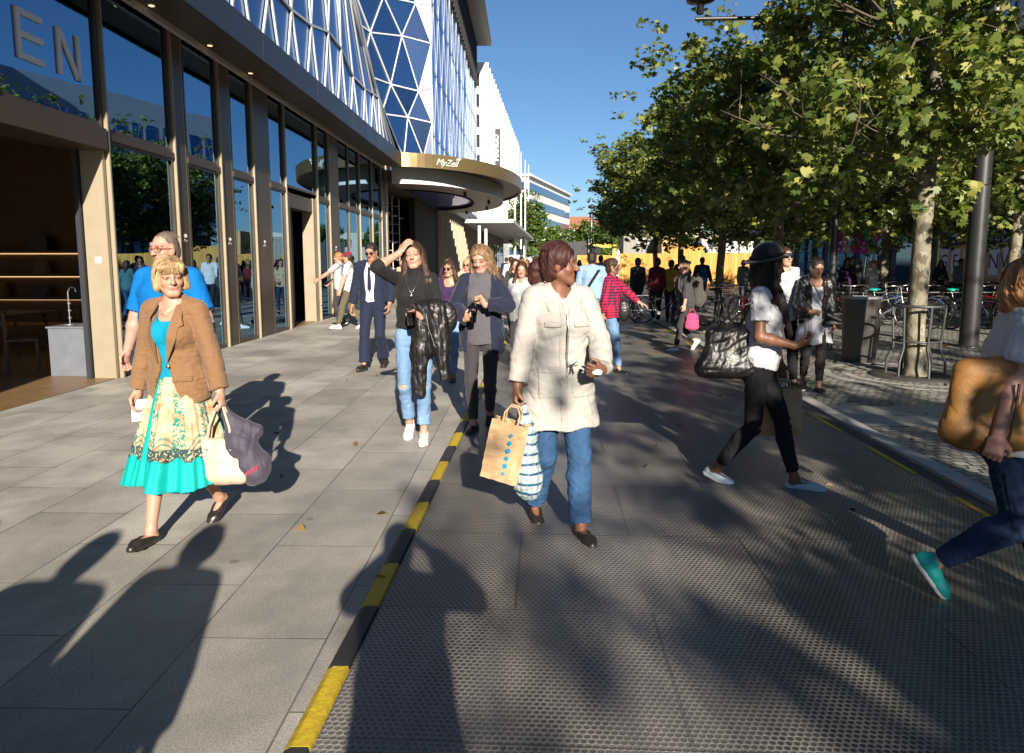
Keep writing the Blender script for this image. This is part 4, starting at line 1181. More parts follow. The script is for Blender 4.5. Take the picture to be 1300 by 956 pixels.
class Person:
    """local frame: faces +y, own right hand on +x, z up; scaled to height H"""
    def __init__(s, label, loc, face, H=1.7, fem=True, skin='fair', h=.007, fat=1.0, lean=0.0, side=0.0, twist=0.0, hipyaw=0.0,
                 feet=None, hands=None, head=(0, 0, 0), curl=(.5, .5), palm=(None, None), shrug=0, far=False, lab_cat='person', drop=0.0, group=None, hipsway=0.0):
        s.root = thing('person', label, lab_cat, (loc[0], loc[1], loc[2] if len(loc) > 2 else .0), face, group)
        s.H = H; k = H / 1.70; s.k = k; s.root.scale = (k, k, k)
        s.fem = fem; s.h = h / 1.0; s.fat = fat; s.far = far; s.seed = rnd.randint(0, 9999); s.skin = SKIN[skin] if isinstance(skin, str) else skin
        hw = .088
        feet = feet or dict(L=(-.09, .0, 0), R=(.09, .0, 0))
        s.foot = {}
        for key, sx in (('L', -1), ('R', 1)):
            f = feet[key]; x, y, z = f[:3]; pitch = f[3] if len(f) > 3 else 0.0; yaw = f[4] if len(f) > 4 else sx * -.12
            s.foot[key] = (V3(x, y, z), pitch, yaw)   # heel-ball contact point, pitch>0 lifts the heel
        # ankle positions
        s.ank = {}; s.toe = {}; s.heel = {}; s.fdir = {}
        for key in 'LR':
            p, pitch, yaw = s.foot[key]
            Rz = rot((0, 0, 1), yaw); Rx = rot((1, 0, 0), -pitch); M_ = Rz @ Rx
            ball = V3(0, .10, 0) if pitch >= 0 else V3(0, -.06, 0)
            def tr(v, M_=M_, ball=ball, p=p, Rz=Rz): return p + Rz @ ball + M_ @ (np.array(v, float) - ball)
            s.ank[key] = tr((0, -.02, .085)); s.toe[key] = tr((0, .15, .022)); s.heel[key] = tr((0, -.065, .028)); s.fdir[key] = (M_, tr)
        z = .905
        Rh = rot((0, 0, 1), hipyaw)
        c0 = (s.ank['L'] + s.ank['R']) / 2; px, py = c0[0] * 1 + hipsway, c0[1]
        if 'hip' in feet: px, py = feet['hip'][:2]
        for key, sx in (('L', -1), ('R', 1)):
            hp = V3(px, py, 0) + Rh @ V3(sx * hw, 0, 0); dd = s.ank[key] - hp
            z = min(z, s.ank[key][2] + math.sqrt(max(.838 ** 2 - dd[0] ** 2 - dd[1] ** 2, .1)))
        z -= drop
        s.P = V3(px, py, z + .02); s.hip = {}; s.knee = {}
        for key, sx in (('L', -1), ('R', 1)):
            s.hip[key] = V3(px, py, z) + Rh @ V3(sx * hw, 0, 0)
            s.knee[key], s.ank[key] = ik(s.hip[key], s.ank[key], .43, .41, rot((0, 0, 1), s.foot[key][2]) @ V3(0, 1, .1))
        Rt = rot((0, 1, 0), side) @ rot((1, 0, 0), -lean); s.Rt = Rt @ rot((0, 0, 1), twist); s.Rh = Rh
        s.up = s.Rt @ V3(0, 0, 1)
        sw = .148 if fem else .178
        s.T = lambda x, y, z_: s.P + s.Rt @ V3(x, y, z_)          # torso frame, z_ from the hips
        s.sh = {'L': s.T(-sw, -.01, .475 + shrug), 'R': s.T(sw, -.01, .475 + shrug)}
        s.neck = s.T(0, -.01, .515)
        s.hc = s.neck + (s.Rt @ V3(0, .018, .0)) + V3(0, 0, .158) * 1.0 + (s.Rt @ V3(0, 0, 1) - V3(0, 0, 1)) * .05
        yw, pt, rl = head
        s.Rd = rot((0, 0, 1), yw) @ rot((1, 0, 0), pt) @ rot((0, 1, 0), rl)
        s.hc = s.hc + s.Rd @ V3(0, .0, 0) + (rot((0, 0, 1), yw) @ V3(0, -pt * .05, 0))
        s.HD = lambda x, y, z_: s.hc + s.Rd @ V3(x, y, z_)
        s.elb = {}; s.wri = {}; s.hnd = {}
        hands = hands or {}
        s.ua, s.fa = (.275, .235) if fem else (.285, .25)
        for i, (key, sx) in enumerate((('L', -1), ('R', 1))):
            hd = hands.get(key, dict())
            tgt = hd.get('p', (sx * (.24 if fem else .28), .05, .80)); tgt = V3(*tgt) + V3(px, py, 0)
            if hd.get('rel') == 'head': tgt = s.HD(*hd['p'])
            if hd.get('rel') == 'torso': tgt = s.T(*hd['p'])
            pole = V3(*hd.get('pole', (sx * .35, -1, -.2)))
            s.elb[key], s.wri[key] = ik(s.sh[key], tgt, s.ua, s.fa, pole)
            d = nrmz(s.wri[key] - s.elb[key])
            if 'dir' in hd: d = nrmz(V3(*hd['dir']))
            n_ = V3(*hd.get('palm', (-sx, 0, 0))); n_ = nrmz(n_ - d * (n_ @ d))
            s.hnd[key] = (d, n_, sx, hd.get('curl', .45), hd.get('open', False))
    # -- bounding helpers
    def grid(s, pts, pad, h=None):
        a = np.array(pts); return SDF(a.min(0) - pad, a.max(0) + pad, h or s.h)
    def legs(s, g, grow, tight=1.0, upto=1.0, calf=None, k=.02, keys='LR', cuff=.0, knee_in=0):
        for key in keys:
            a, b, c = s.hip[key], s.knee[key], s.ank[key]; f = s.fat
            g.rc(a + V3(0, 0, .0), b, .083 * f * tight + grow, .052 * f * (.5 + .5 * tight) + grow, k)
            if upto > 0:
                if upto >= 1.0: e = c
                else: e = b + (c - b) * upto
                m_ = b + (c - b) * .3; back = nrmz(np.cross(np.cross(c - b, V3(0, 1, 0)), c - b)) * -.012
                g.rc(b, m_ + back, .050 * f + grow, .050 * f + grow + cuff * .3, k)
                r2 = .034 + grow + cuff if calf is None else calf
                if upto < 1: r2 = r2 + (.050 - .034) * f * (1 - (upto - .3) / .7)
                g.rc(m_ + back * (1 if upto > .3 else 0), e, .050 * f + grow + cuff * .3, r2, k, cut=upto < 1.0 or calf is not None or cuff > 0)
    def torso(s, g, grow, hem=None, bust=True, k=.03, loose=0.0):
        X = s.Rt @ V3(1, 0, 0); f = s.fat; T = s.T; w = .0 if s.fem else .012
        g.rc(T(0, -.005, -.02), T(0, -.005, .05), (.098 + loose * .3) * f + grow, (.095 + loose * .4) * f + grow, k, X, 1.42 if s.fem else 1.35)
        g.rc(T(0, .0, .05), T(0, .005, .19), (.095 + loose * .4) * f + grow, (.083 + w + loose * .6) * f + grow, k, X, 1.36)
        g.rc(T(0, .005, .19), T(0, .005, .37), (.083 + w + loose * .6) * f + grow, .098 * f + w + grow, k, X, 1.38)
        g.rc(T(0, .0, .37), T(0, -.012, .45), .094 * f + w + grow, .070 + w + grow, k, X, 1.55)
        g.rc(s.sh['L'] + s.Rt @ V3(.03, 0, .005), s.sh['R'] + s.Rt @ V3(-.03, 0, .005), .050 + w * .5 + grow, .050 + w * .5 + grow, k)
        g.rc(s.neck + s.Rt @ V3(-.0, -.005, .02), s.T(-sgn_(1) * .12, -.01, .47), .045 + grow * .6, .040 + grow * .6, k)
        g.rc(s.neck + s.Rt @ V3(-.0, -.005, .02), s.T(.12, -.01, .47), .045 + grow * .6, .040 + grow * .6, k)
        if s.fem and bust:
            for sx in (-1, 1): g.el(T(sx * .068, .075, .335), (.062 + grow, .052 + grow, .062 + grow), s.Rt, k)
    def arm(s, g, grow, upto=1.0, k=.02, cuff=.0, keys='LR', loose=0):
        for key in keys:
            a, b, c = s.sh[key], s.elb[key], s.wri[key]; m = 0 if s.fem else .007; f = .6 + .4 * s.fat
            if upto <= 1:
                e = a + (b - a) * upto
                g.rc(a, e, (.047 + m) * f + grow, (.038 + m) * f + grow + cuff, k, cut=True); continue
            g.rc(a, b, (.047 + m) * f + grow, (.037 + m) * f + grow + loose, k)
            t = upto - 1; e = b + (c - b) * t
            mid = b + (c - b) * min(.3, t * .5)
            g.rc(b, mid, (.037 + m) * f + grow + loose, (.039 + m) * f + grow + loose, k)
            g.rc(mid, e, (.039 + m) * f + grow + loose, .026 + m * .5 + grow + cuff + (1 - t) * .012, k, cut=True)
    def hand(s, g, key):
        d, n_, sx, curl, op = s.hnd[key]; w = s.wri[key]; sc = 1.0 if s.fem else 1.1
        a = np.cross(d, n_)           # across the palm
        # thumb side: for the right hand with palm facing the body (-x) and fingers down, the thumb points forward
        th = nrmz(np.cross(n_, d)) * (1 if sx > 0 else -1) * -1
        if True: a = th
        rfin = .0085 * sc
        g.rc(w - d * .01, w + d * .03 * sc, .024 * sc, .023 * sc, .012, a, 1.15)
        g.rc(w + d * .03 * sc, w + d * .082 * sc, .0145 * sc, .0145 * sc, .012, a, 2.6)
        for i, (off, L) in enumerate(((.030, .072), (.010, .080), (-.010, .074), (-.029, .058))):
            c = curl * (1 + .12 * i) if not op else curl * .4
            p = w + d * .088 * sc + a * off * sc; dd = d
            for j, fr in enumerate((.45, .32, .24)):
                cc = c * (1.0 if j == 0 else 1.15)
                Rm = rot(np.cross(d, n_), cc * (j + 1)); dd = Rm @ d
                q_ = p + dd * L * fr * sc
                g.rc(p, q_, rfin * (1.05 - .08 * j), rfin * (.98 - .1 * j), .004); p = q_
        p = w + d * .025 * sc + a * .026 * sc; dd = nrmz(d * .75 + a * .75 + n_ * .35)
        q_ = p + dd * .042 * sc; g.rc(p, q_, .0125 * sc, .0105 * sc, .01)
        dd = nrmz(d * 1.0 + a * .15 + n_ * (.4 + curl * .6)); g.rc(q_, q_ + dd * .034 * sc, .0100 * sc, .0085 * sc, .006)
    def grip(s, key, d_=.085):
        d, n_, sx, curl, op = s.hnd[key]; return s.wri[key] + d * d_ + n_ * .022
    def world(s, p):
        M_ = Matrix.Translation(s.root.location) @ Matrix.Rotation(s.root.rotation_euler.z, 4, 'Z') @ Matrix.Scale(s.k, 4)
        return M_ @ Vector(p)
    def body(s, lips=None, legs=True, bare=False, barearm=True):
        pts = [s.HD(0, 0, .15), s.HD(0, .13, 0), s.HD(0, -.13, 0), s.HD(.1, 0, 0), s.HD(-.1, 0, 0)] + list(s.sh.values()) + list(s.elb.values()) + list(s.wri.values()) + list(s.hip.values()) + list(s.knee.values()) + list(s.ank.values()) + list(s.toe.values()) + list(s.heel.values())
        for key in 'LR': pts.append(s.wri[key] + s.hnd[key][0] * .18)
        g = s.grid(pts, .09); HD = s.HD; Rd = s.Rd
        s.torso(g, -.012, bust=False); s.arm(g, 0, 2.0); s.legs(g, -.004 if not bare else 0)
        nr = .047 if s.fem else .056
        g.rc(s.neck - s.up * .02, HD(0, -.022, -.06), nr * 1.08, nr, .03)
        for key in 'LR':
            M_, tr = s.fdir[key]
            g.rc(tr((0, -.045, .04)), tr((0, .10, .028)), .03, .026, .02); g.rc(s.ank[key], tr((0, -.04, .04)), .032, .03, .02)
            g.rc(tr((0, .08, .024)), tr((0, .14, .018)), .03, .018, .02)
            s.hand(g, key)
        jw = 1.0 if s.fem else 1.08
        g.el(HD(0, -.014, .030), (.073, .090, .084), Rd, .01)
        g.el(HD(0, .018, -.034), (.054 * jw, .064, .072), Rd, .03)
        g.rc(HD(-.012, .066, -.090), HD(.012, .066, -.090), .016 * jw, .016 * jw, .03)
        for sx in (-1, 1):
            g.el(HD(sx * .036, .050, -.026), (.024, .026, .024), Rd, .02)
            g.rc(HD(sx * .056, -.0, -.05), HD(sx * .02, .06, -.09), .014 * jw, .012, .03)
        g.rc(HD(-.034, .066, .026), HD(.034, .066, .026), .017, .017, .02)
        g.rc(HD(0, .080, .016), HD(0, .103, -.022), .0085, .0125, .012)
        for sx in (-1, 1): g.el(HD(sx * .012, .092, -.025), (.008, .010, .007), Rd, .006)
        for sx in (-1, 1):
            g.el(HD(sx * .031, .092, .006), (.019, .015, .012), Rd, .012, 'sub')
            g.el(HD(sx * .031, .072, .005), (.0135, .0125, .0125), Rd, .003)
            g.el(HD(sx * .074, -.006, -.006), (.010, .019, .031), Rd, .008)
        g.rc(HD(-.017, .078, -.051), HD(.017, .078, -.051), .0075, .0075, .006); g.rc(HD(-.013, .0775, -.060), HD(.013, .0775, -.060), .0085, .0085, .005)
        sk = np.array(s.skin); dark = sk.mean() < .12
        lp = np.array(lips if lips is not None else ((.16, .06, .05) if dark else sk * (.86, .52, .52)))
        brow = np.array((.03, .02, .015)) if sk.mean() < .36 or not s.fem else np.array((.14, .09, .05))
        hc, Rd_ = s.hc, s.Rd; wr = s.wri; hs = s.h
        def colf(P_):
            q_ = (P_ - hc) @ Rd_; x, y, z = q_[:, 0], q_[:, 1], q_[:, 2]; ax = np.abs(x)
            c = np.tile(sk, (len(P_), 1)); hd = (np.abs(z) < .13) & (ax < .1)
            def put(mask, w_, col): 
                w_ = np.clip(w_, 0, 1)[:, None] * (mask & hd)[:, None]; c[:] = c * (1 - w_) + np.array(col) * w_
            put(y > .03, .35 * np.exp(-((ax - .042) ** 2 + (z + .022) ** 2) / .0004), sk * (1.0, .55, .5))
            soft = hs * .5
            put(y > .055, 1 - (np.hypot(x / .0185, (z + .056) / .0095) - 1) / .5, lp)
            put(y > .05, .75 - (np.hypot((ax - .034) / .021, (z - .029 + (ax - .03) * .08) / .0036) - 1) / .7, brow)
            e = np.hypot((ax - .031) / .0145, (z - .005) / .0055)
            put(y > .05, 1 - (e - 1) / .5, (.045, .025, .02))
            e2 = np.hypot((ax - .031) / .0105, (z - .0045) / .0036)
            put(y > .05, .8 - (e2 - 1) / .35, (.42, .37, .34))
            put(y > .05, 1 - (np.hypot(ax - .031, z - .005) - .0048) / .002, (.03, .02, .015))
            return c
        s.obj_body = g.mesh('body', skin_mat(), s.root, colf); return s
    def shoe(s, mat, sole=None, heel=0.0, low=False, name='shoe', open_=False, keys='LR'):
        for key in keys:
            M_, tr = s.fdir[key]
            pts = [tr((x, y, z)) for x in (-.05, .05) for y in (-.11, .19) for z in (-.01, .13)]
            g = s.grid(pts, .02, min(s.h, .006)); w = M_ @ V3(1, 0, 0)
            g.rc(tr((0, -.055, .036)), tr((.0, .03, .034)), .036, .038, .02); g.rc(tr((0, .03, .034)), tr((0, .10, .024)), .038, .040, .02, None); g.rc(tr((0, .10, .022)), tr((-.005 if key == 'R' else .005, .150, .018)), .040, .026, .02)
            if not low: g.rc(tr((0, -.04, .04)), tr((0, -.028, .085)), .038, .040, .02)
            dn = M_ @ V3(0, 0, 1); o0 = tr((0, 0, .0))
            g.fn(lambda X, Y, Z: -((X - o0[0]) * dn[0] + (Y - o0[1]) * dn[1] + (Z - o0[2]) * dn[2]) + .004, g.lo, g.lo + g.h * g.n, 0, 'int')
            if low:
                t0_ = tr((0, .02, .075)); g.el(tr((0, .01, .085)), (.033, .075, .045), M_, .008, 'sub')
                g.fn(lambda X, Y, Z: ((X - o0[0]) * dn[0] + (Y - o0[1]) * dn[1] + (Z - o0[2]) * dn[2]) - .062, g.lo, g.lo + g.h * g.n, 0, 'int')
            else:
                tz = tr((0, 0, .095))
                g.fn(lambda X, Y, Z: ((X - o0[0]) * dn[0] + (Y - o0[1]) * dn[1] + (Z - o0[2]) * dn[2]) - .098, g.lo, g.lo + g.h * g.n, 0, 'int')
            sh = g.mesh(name, mat, s.root)
            if sole is not None and not s.far:
                g = s.grid(pts, .02, .006)
                g.rc(tr((0, -.055, .012)), tr((0, .03, .012)), .039, .040, .01); g.rc(tr((0, .03, .012)), tr((0, .10, .012)), .040, .043, .01); g.rc(tr((0, .10, .012)), tr((-.005 if key == 'R' else .005, .155, .012)), .043, .028, .01)
                for sg, of in ((-1, .0), (1, .022)):
                    g.fn(lambda X, Y, Z: sg * ((X - o0[0]) * dn[0] + (Y - o0[1]) * dn[1] + (Z - o0[2]) * dn[2]) - of, g.lo, g.lo + g.h * g.n, 0, 'int')
                g.mesh('sole', sole, sh)
        return s
    def trousers(s, mat, grow=.006, tight=1.0, cuff=0.0, top=.10, upto=.93, amp=.003, name='trousers', colf=None, calf=None, holes=False):
        pts = list(s.hip.values()) + list(s.knee.values()) + list(s.ank.values()) + [s.P + V3(0, 0, .2)]
        g = s.grid(pts, .20)
        s.legs(g, grow, tight, upto, cuff=cuff, k=.02, calf=calf)
        X = s.Rh @ V3(1, 0, 0); f = s.fat
        g.rc(s.P + V3(0, -.012, -.05), s.P + V3(0, -.005, .06), .100 * f + grow, .094 * f + grow, .035, X, 1.42 if s.fem else 1.33)
        for sx in (-1, 1): g.el(s.P + s.Rh @ V3(sx * .07, -.055, -.035), (.08 * f, .075 * f, .085 * f), None, .03)
        zt = s.P[2] + top
        if not s.far: g.wrinkle(amp, .09, s.seed, 1.3)
        if holes:
            for key in 'LR':
                kn = s.knee[key]; g.el(kn + V3(0, .06, .005), (.042, .04, .020), None, 0, 'sub')
        g.fn(lambda X_, Y, Z: Z - zt, g.lo, g.lo + g.h * g.n, 0, 'int')
        g.mesh(name, mat, s.root, colf); return s
    def top(s, mat, grow=.010, hem=-.03, sleeve=1.9, cuff=.004, loose=.02, neck='crew', amp=.003, name='top', flare=0.0, openf=None, wl=.10, bust=True, colf=None, aloose=.004, collar=None, keys='LR', hemslope=0):
        pts = [s.neck + s.up * .12, s.P + V3(0, 0, hem - .05)] + list(s.sh.values())
        if sleeve > 0: pts += [s.elb[k_] for k_ in keys]
        if sleeve > 1: pts += [s.wri[k_] for k_ in keys]
        g = s.grid(pts, .26); T = s.T
        s.torso(g, grow, bust=bust, loose=loose)
        if hem < -.06 or flare:
            X = s.Rh @ V3(1, 0, 0); b = s.P + V3(0, 0, hem - .1)
            g.rc(s.P + V3(0, 0, .06), b, .10 * s.fat + grow + loose * .4, .10 * s.fat + grow + loose * .4 + flare, .05, X, 1.36)
        if sleeve > 0: s.arm(g, grow, sleeve, cuff=cuff, loose=aloose, keys=keys, k=.011)
        if not s.far: g.wrinkle(amp, wl, s.seed + 5, 1.1)
        P_ = s.P; Rt = s.Rt
        def cut_hem(X_, Y, Z): return -(Z - (P_[2] + hem) + .006 * np.sin(X_ * 30 + 1) + hemslope * Y)
        g.fn(cut_hem, g.lo, (g.lo + g.h * g.n)[:2].tolist() + [P_[2] + hem + .12], 0, 'int')
        if neck == 'crew': g.rc(T(0, .035, .60), T(0, .015, .50), .066, .058, .006, op='sub')
        elif neck == 'scoop': g.rc(T(0, .06, .62), T(0, .06, .475), .085, .070, .01, s.Rt @ V3(1, 0, 0), 1.15, op='sub')
        elif neck == 'vee': g.rc(T(0, .04, .60), T(0, .02, .51), .060, .056, .006, op='sub'); g.rc(T(0, .12, .50), T(0, .13, .40), .05, .012, .005, op='sub')
        elif neck == 'high': g.rc(T(0, .0, .48), T(0, .012, .575), .062, .056, .01, cut=True)
        if openf is not None:     # front opening: half widths at hem, waist and chest
            o_ = P_; Ri = Rt
            def wedge(X_, Y, Z):
                x, y, z = X_ - o_[0], Y - o_[1], Z - o_[2]
                lx = Ri[0, 0] * x + Ri[1, 0] * y + Ri[2, 0] * z; ly = Ri[0, 1] * x + Ri[1, 1] * y + Ri[2, 1] * z; lz = Ri[0, 2] * x + Ri[1, 2] * y + Ri[2, 2] * z
                w_ = np.interp(lz.ravel(), [a for a, b in openf], [b for a, b in openf]).reshape(lz.shape)
                return -np.maximum(np.abs(lx) - w_, -(ly - .02))
            g.fn(wedge, g.lo, g.lo + g.h * g.n, 0, 'int')
        s.keep = (g.v.copy(), g.lo, g.h, g.n)
        s.lasttop = g.mesh(name, mat, s.root, colf)
        if collar:      # standing collar ring
            g2 = s.grid([T(-.1, -.1, .45), T(.1, .12, .62)], .05)
            g2.rc(T(0, -.005, .49), T(0, .008, .49 + collar), .068, .066, .0, s.Rt @ V3(1, 0, 0), 1.1, cut=True, cut0=True)
            g2.rc(T(0, -.005, .47), T(0, .008, .51 + collar), .058, .056, .0, s.Rt @ V3(1, 0, 0), 1.1, op='sub')
            g2.rc(T(0, .13, .60), T(0, .12, .44), .075, .02, .0, op='sub')
            g2.mesh('collar', mat, s.lasttop)
        return s
    def patch(s, name, mat, c, hs, t=.007, parent=None, front=True, rnd_=.012):
        """a cloth piece lying on the last garment: its skin thickened by t inside a box of the torso frame"""
        v, lo, h, n = s.keep; g = SDF(lo, lo + h * (n - 1.001), h); g.v = v[:g.n[0], :g.n[1], :g.n[2]] - t
        X, Y, Z = g.all(); x, y, z = X - s.P[0], Y - s.P[1], Z - s.P[2]; Ri = s.Rt
        l = [Ri[0, k] * x + Ri[1, k] * y + Ri[2, k] * z for k in range(3)]
        q0 = np.abs(l[0] - c[0]) - hs[0]; q2 = np.abs(l[2] - c[1]) - hs[1]
        d = np.maximum(np.maximum(q0, q2), -(l[1] - .02) if front else (l[1] + .02))
        g.v = np.maximum(g.v, d).astype(np.float32)
        return g.mesh(name, mat, parent or s.lasttop)
    def skirt(s, mat, length=.62, top=.10, r0=.112, r1=.26, folds=9, amp=.022, name='skirt', colf=None, drift=(0, 0), k=1.3):
        z1 = s.P[2] + top; z0 = z1 - length; c = s.P
        g = SDF((c[0] - r1 * 1.5, c[1] - r1 * 1.5, z0 - .03), (c[0] + r1 * 1.5, c[1] + r1 * 1.5, z1 + .03), s.h)
        sd_ = s.seed
        def f(X_, Y, Z):
            t = np.clip((z1 - Z) / length, 0, 1); x = (X_ - c[0] - drift[0] * t * t) / k; y = Y - c[1] - drift[1] * t * t
            th = np.arctan2(y, x); r = np.sqrt(x * x + y * y)
            rad = r0 + (r1 - r0) * t ** .8 + amp * t * (np.sin(th * folds + sd_) + .6 * np.sin(th * (folds * 1.7 // 1) + 2 * t)) + .006 * np.sin(th * 31 + sd_) * t
            d = (r - rad) * .75
            d = np.maximum(d, -(r - rad + .016) * .75 * np.where(t > .35, 1, -1) + 0)
            d = np.where(t > .35, d, (r - rad) * .75)
            return np.maximum(np.maximum(d, Z - z1), z0 + .014 * np.sin(th * 4 + sd_) - Z + .0)
        g.fn(f, g.lo, g.lo + g.h * g.n); g.mesh(name, mat, s.root, colf); return s
    def hair(s, mat, style='short', vol=1.0, length=.3, groove=.0025, part=True, wind=(0, 0, 0), name='hair'):
        HD = s.HD; Rd = s.Rd; up_ = V3(0, 0, 1)
        pts = [HD(0, 0, .15), HD(0, .12, 0), HD(0, -.14, 0), HD(.11, 0, 0), HD(-.11, 0, 0), HD(0, 0, -.15)]
        if style in ('long', 'pony', 'bun', 'bob'): pts += [HD(0, -.05, -length - .1) * V3(1, 1, 0) + V3(0, 0, s.hc[2] - length - .12), HD(.16, 0, 0), HD(-.16, 0, 0), HD(0, -.22, 0), HD(0, .14, 0) + V3(*wind), HD(0, -.1, -.1) + V3(*wind) * 1.3]
        g = s.grid(pts, .03)
        g.el(HD(0, -.020, .036), (.081 * vol, .096 * vol, .090 * vol), Rd, 0)
        if style in ('short', 'crop', 'pony', 'bun'):
            g.el(HD(0, -.045, -.02), (.076 * vol, .070 * vol, .085), Rd, .02)
        W = V3(*wind)
        if style == 'bob':
            g.el(HD(0, -.035, -.01), (.094 * vol, .088 * vol, .105), Rd, .02)
            for sx in (-1, 1): g.rc(HD(sx * .070, .0, .03), HD(sx * .078, .018, -.055), .030, .022, .02)
            g.rc(HD(-.05, .070, .068), HD(.055, .068, .066), .024, .024, .02); g.rc(HD(-.055, .066, .05), HD(.01, .080, .045), .018, .016, .015)
        if style == 'long':
            g.el(HD(0, -.04, -.02), (.088 * vol, .080 * vol, .10), Rd, .02)
            for sx in (-1, 1):
                a = HD(sx * .066, -.01, .03); b = HD(sx * .082 * vol, -.005, -.09); c = b + V3(sx * .02, .02, -length * .5) + W * .5; d = b + V3(sx * .005, .025, -length) + W
                g.rc(a, b, .028, .032, .02); g.rc(b, c, .032, .034 * vol, .02); g.rc(c, d, .034 * vol, .012, .02)
            a = HD(0, -.07, -.06); d = a + V3(0, -.02, -length * .85) + W * .8
            g.rc(a, d, .06, .03, .03, Rd @ V3(1, 0, 0), 1.5)
        if style == 'pony':
            a = HD(0, -.105, .03); b = HD(0, -.14, -.02) + W * .3; c = HD(0, -.135, -length * .55) + W * .7; d = HD(0, -.11, -length) + W
            g.rc(a, b, .026, .034 * vol, .015); g.rc(b, c, .036 * vol, .040 * vol, .02); g.rc(c, d, .040 * vol, .012, .02)
        if style == 'bun': g.el(HD(0, -.115, .055), (.036, .034, .036), Rd, .012)
        face = (.064, .074, .094)
        fy = .085 if style != 'bob' else .094
        fz = -.020 if style != 'crop' else -.012
        if style == 'bob':
            g.el(HD(0, .098, -.052), (.060, .078, .080), Rd, .008, 'sub')
        else:
            g.el(HD(0, fy, fz), face, Rd, .01, 'sub')
            if style in ('crop', 'short'):
                for sx in (-1, 1): g.el(HD(sx * .088, .012, -.045), (.03, .055, .05), Rd, .01, 'sub')
                g.el(HD(0, -.03, -.135), (.12, .12, .055), Rd, .01, 'sub')
            if style in ('pony', 'bun'):
                for sx in (-1, 1): g.el(HD(sx * .092, .02, -.045), (.03, .055, .05), Rd, .01, 'sub')
                g.el(HD(0, -.02, -.155), (.12, .09, .06), Rd, .01, 'sub')
        X_, Y_, Z_ = g.all(); q0 = X_ - s.hc[0]; q1 = Y_ - s.hc[1]; q2 = Z_ - s.hc[2]
        lx = Rd[0, 0] * q0 + Rd[1, 0] * q1 + Rd[2, 0] * q2; ly = Rd[0, 1] * q0 + Rd[1, 1] * q1 + Rd[2, 1] * q2
        if not s.far:
            th = np.arctan2(lx, -ly + .05)
            g.v += (groove * (np.sin(th * 17 + 9 * q2 + s.seed) + .7 * np.sin(th * 41 + 14 * np.sin(q2 * 11)) + .5 * np.sin(170 * lx + 40 * q2))).astype(np.float32)
            if part and style in ('long', 'pony'): g.v += (.006 * np.exp(-(lx / .005) ** 2) * (q2 > .05) * (ly > -.03)).astype(np.float32)
        s.hair_o = g.mesh(name, mat, s.root)
        if not s.far and s.h < .0085: s.strands(mat, style, vol, length, W)
        return s
    def strands(s, mat, style, vol, length, W):
        rs = random.Random(s.seed); m = MB(); HD = s.HD
        n_ = dict(long=260, bob=190, pony=150, bun=110, short=110, crop=60)[style]
        for i in range(n_):
            kx = rs.choice((-1, 1)); y0 = rs.uniform(-.085, .055); jit = rs.uniform(.985, 1.05) * vol; pts = []
            top_a = rs.uniform(.0, .35)
            end = dict(long=1.75, bob=1.9, pony=1.15, bun=1.1, short=1.35, crop=1.2)[style] * rs.uniform(.85, 1.0)
            fy = math.sqrt(max(0, 1 - ((y0 + .018) / .098) ** 2)); fy = max(fy, .35)
            for k in range(7):
                t_ = k / 6; a = top_a + (end - top_a) * t_; back = .07 * t_ * (1 if y0 > 0 else .3) if style != 'bob' else .02 * t_
                if style in ('pony', 'bun'): back = .10 * t_
                wx = .083 * jit * fy if style not in ('bob', 'long') else .086 * jit * (fy + (1 - fy) * t_)
                pts.append(V3(*HD(kx * wx * math.sin(a), max(y0 - back, -.108), .036 + .094 * jit * fy * math.cos(a))))
            if style == 'long' and rs.random() < .8:
                L = length * rs.uniform(.75, 1.08); p0 = pts[-1]; sx = rs.uniform(-.02, .03) * kx; sy = rs.uniform(-.01, .035)
                for k in range(1, 6):
                    t_ = k / 5; pts.append(p0 + V3(sx * .6 * math.sin(t_ * 2 + i), sy * t_, -(L) * t_) + W * t_ * t_ * rs.uniform(.8, 1.2))
            m.tube(pts, [.0016] * (len(pts) - 1) + [.0005], 3, caps=False)
        if style == 'bob':
            for i in range(60):
                x0 = rs.uniform(-.06, .06); m.tube([HD(x0 * .3 + .01, .045, .118), HD(x0 * .7, .085, .095), HD(x0, .101 - abs(x0) * .3, .06), HD(x0 * 1.1, .100 - abs(x0) * .35, .028 + rs.uniform(-.006, .01))], [.002, .002, .002, .0006], 3, caps=False)
        m.build('strands', mat, s.hair_o)
    def glasses(s, mat, dark=True):
        HD = s.HD; m = MB()
        for sx in (-1, 1):
            if dark: m.add([HD(sx * .031 + .022 * math.cos(a), .092 - .012 * abs(math.cos(a)) * (1 if math.cos(a) * sx > 0 else 0), .006 + .016 * math.sin(a)) for a in [2 * PI * i / 14 for i in range(14)]], [tuple(range(14))])
            m.tube([HD(sx * .031 + .024 * math.cos(a), .093 - .012 * (1 if math.cos(a) * sx > 0 else 0) * abs(math.cos(a)), .006 + .0175 * math.sin(a)) for a in [2 * PI * i / 14 for i in range(14)]], .0022, 5, closed=True)
            m.tube([HD(sx * .054, .083, .012), HD(sx * .078, .03, .01), HD(sx * .082, -.01, .004)], .0022, 5)
        m.tube([HD(-.008, .098, .010), HD(.008, .098, .010)], .0022, 5)
        m.build('glasses', mat, s.root); return s

def sgn_(x): return 1 if x >= 0 else -1
def walk(L=(0, .30, 0, -.25), Rr=(0, -.26, 0, .55), w=.075):
    """L, Rr: (dx, y, z, pitch)"""
    return dict(L=(-w + L[0], L[1], L[2], L[3]), R=(w + Rr[0], Rr[1], Rr[2], Rr[3]))
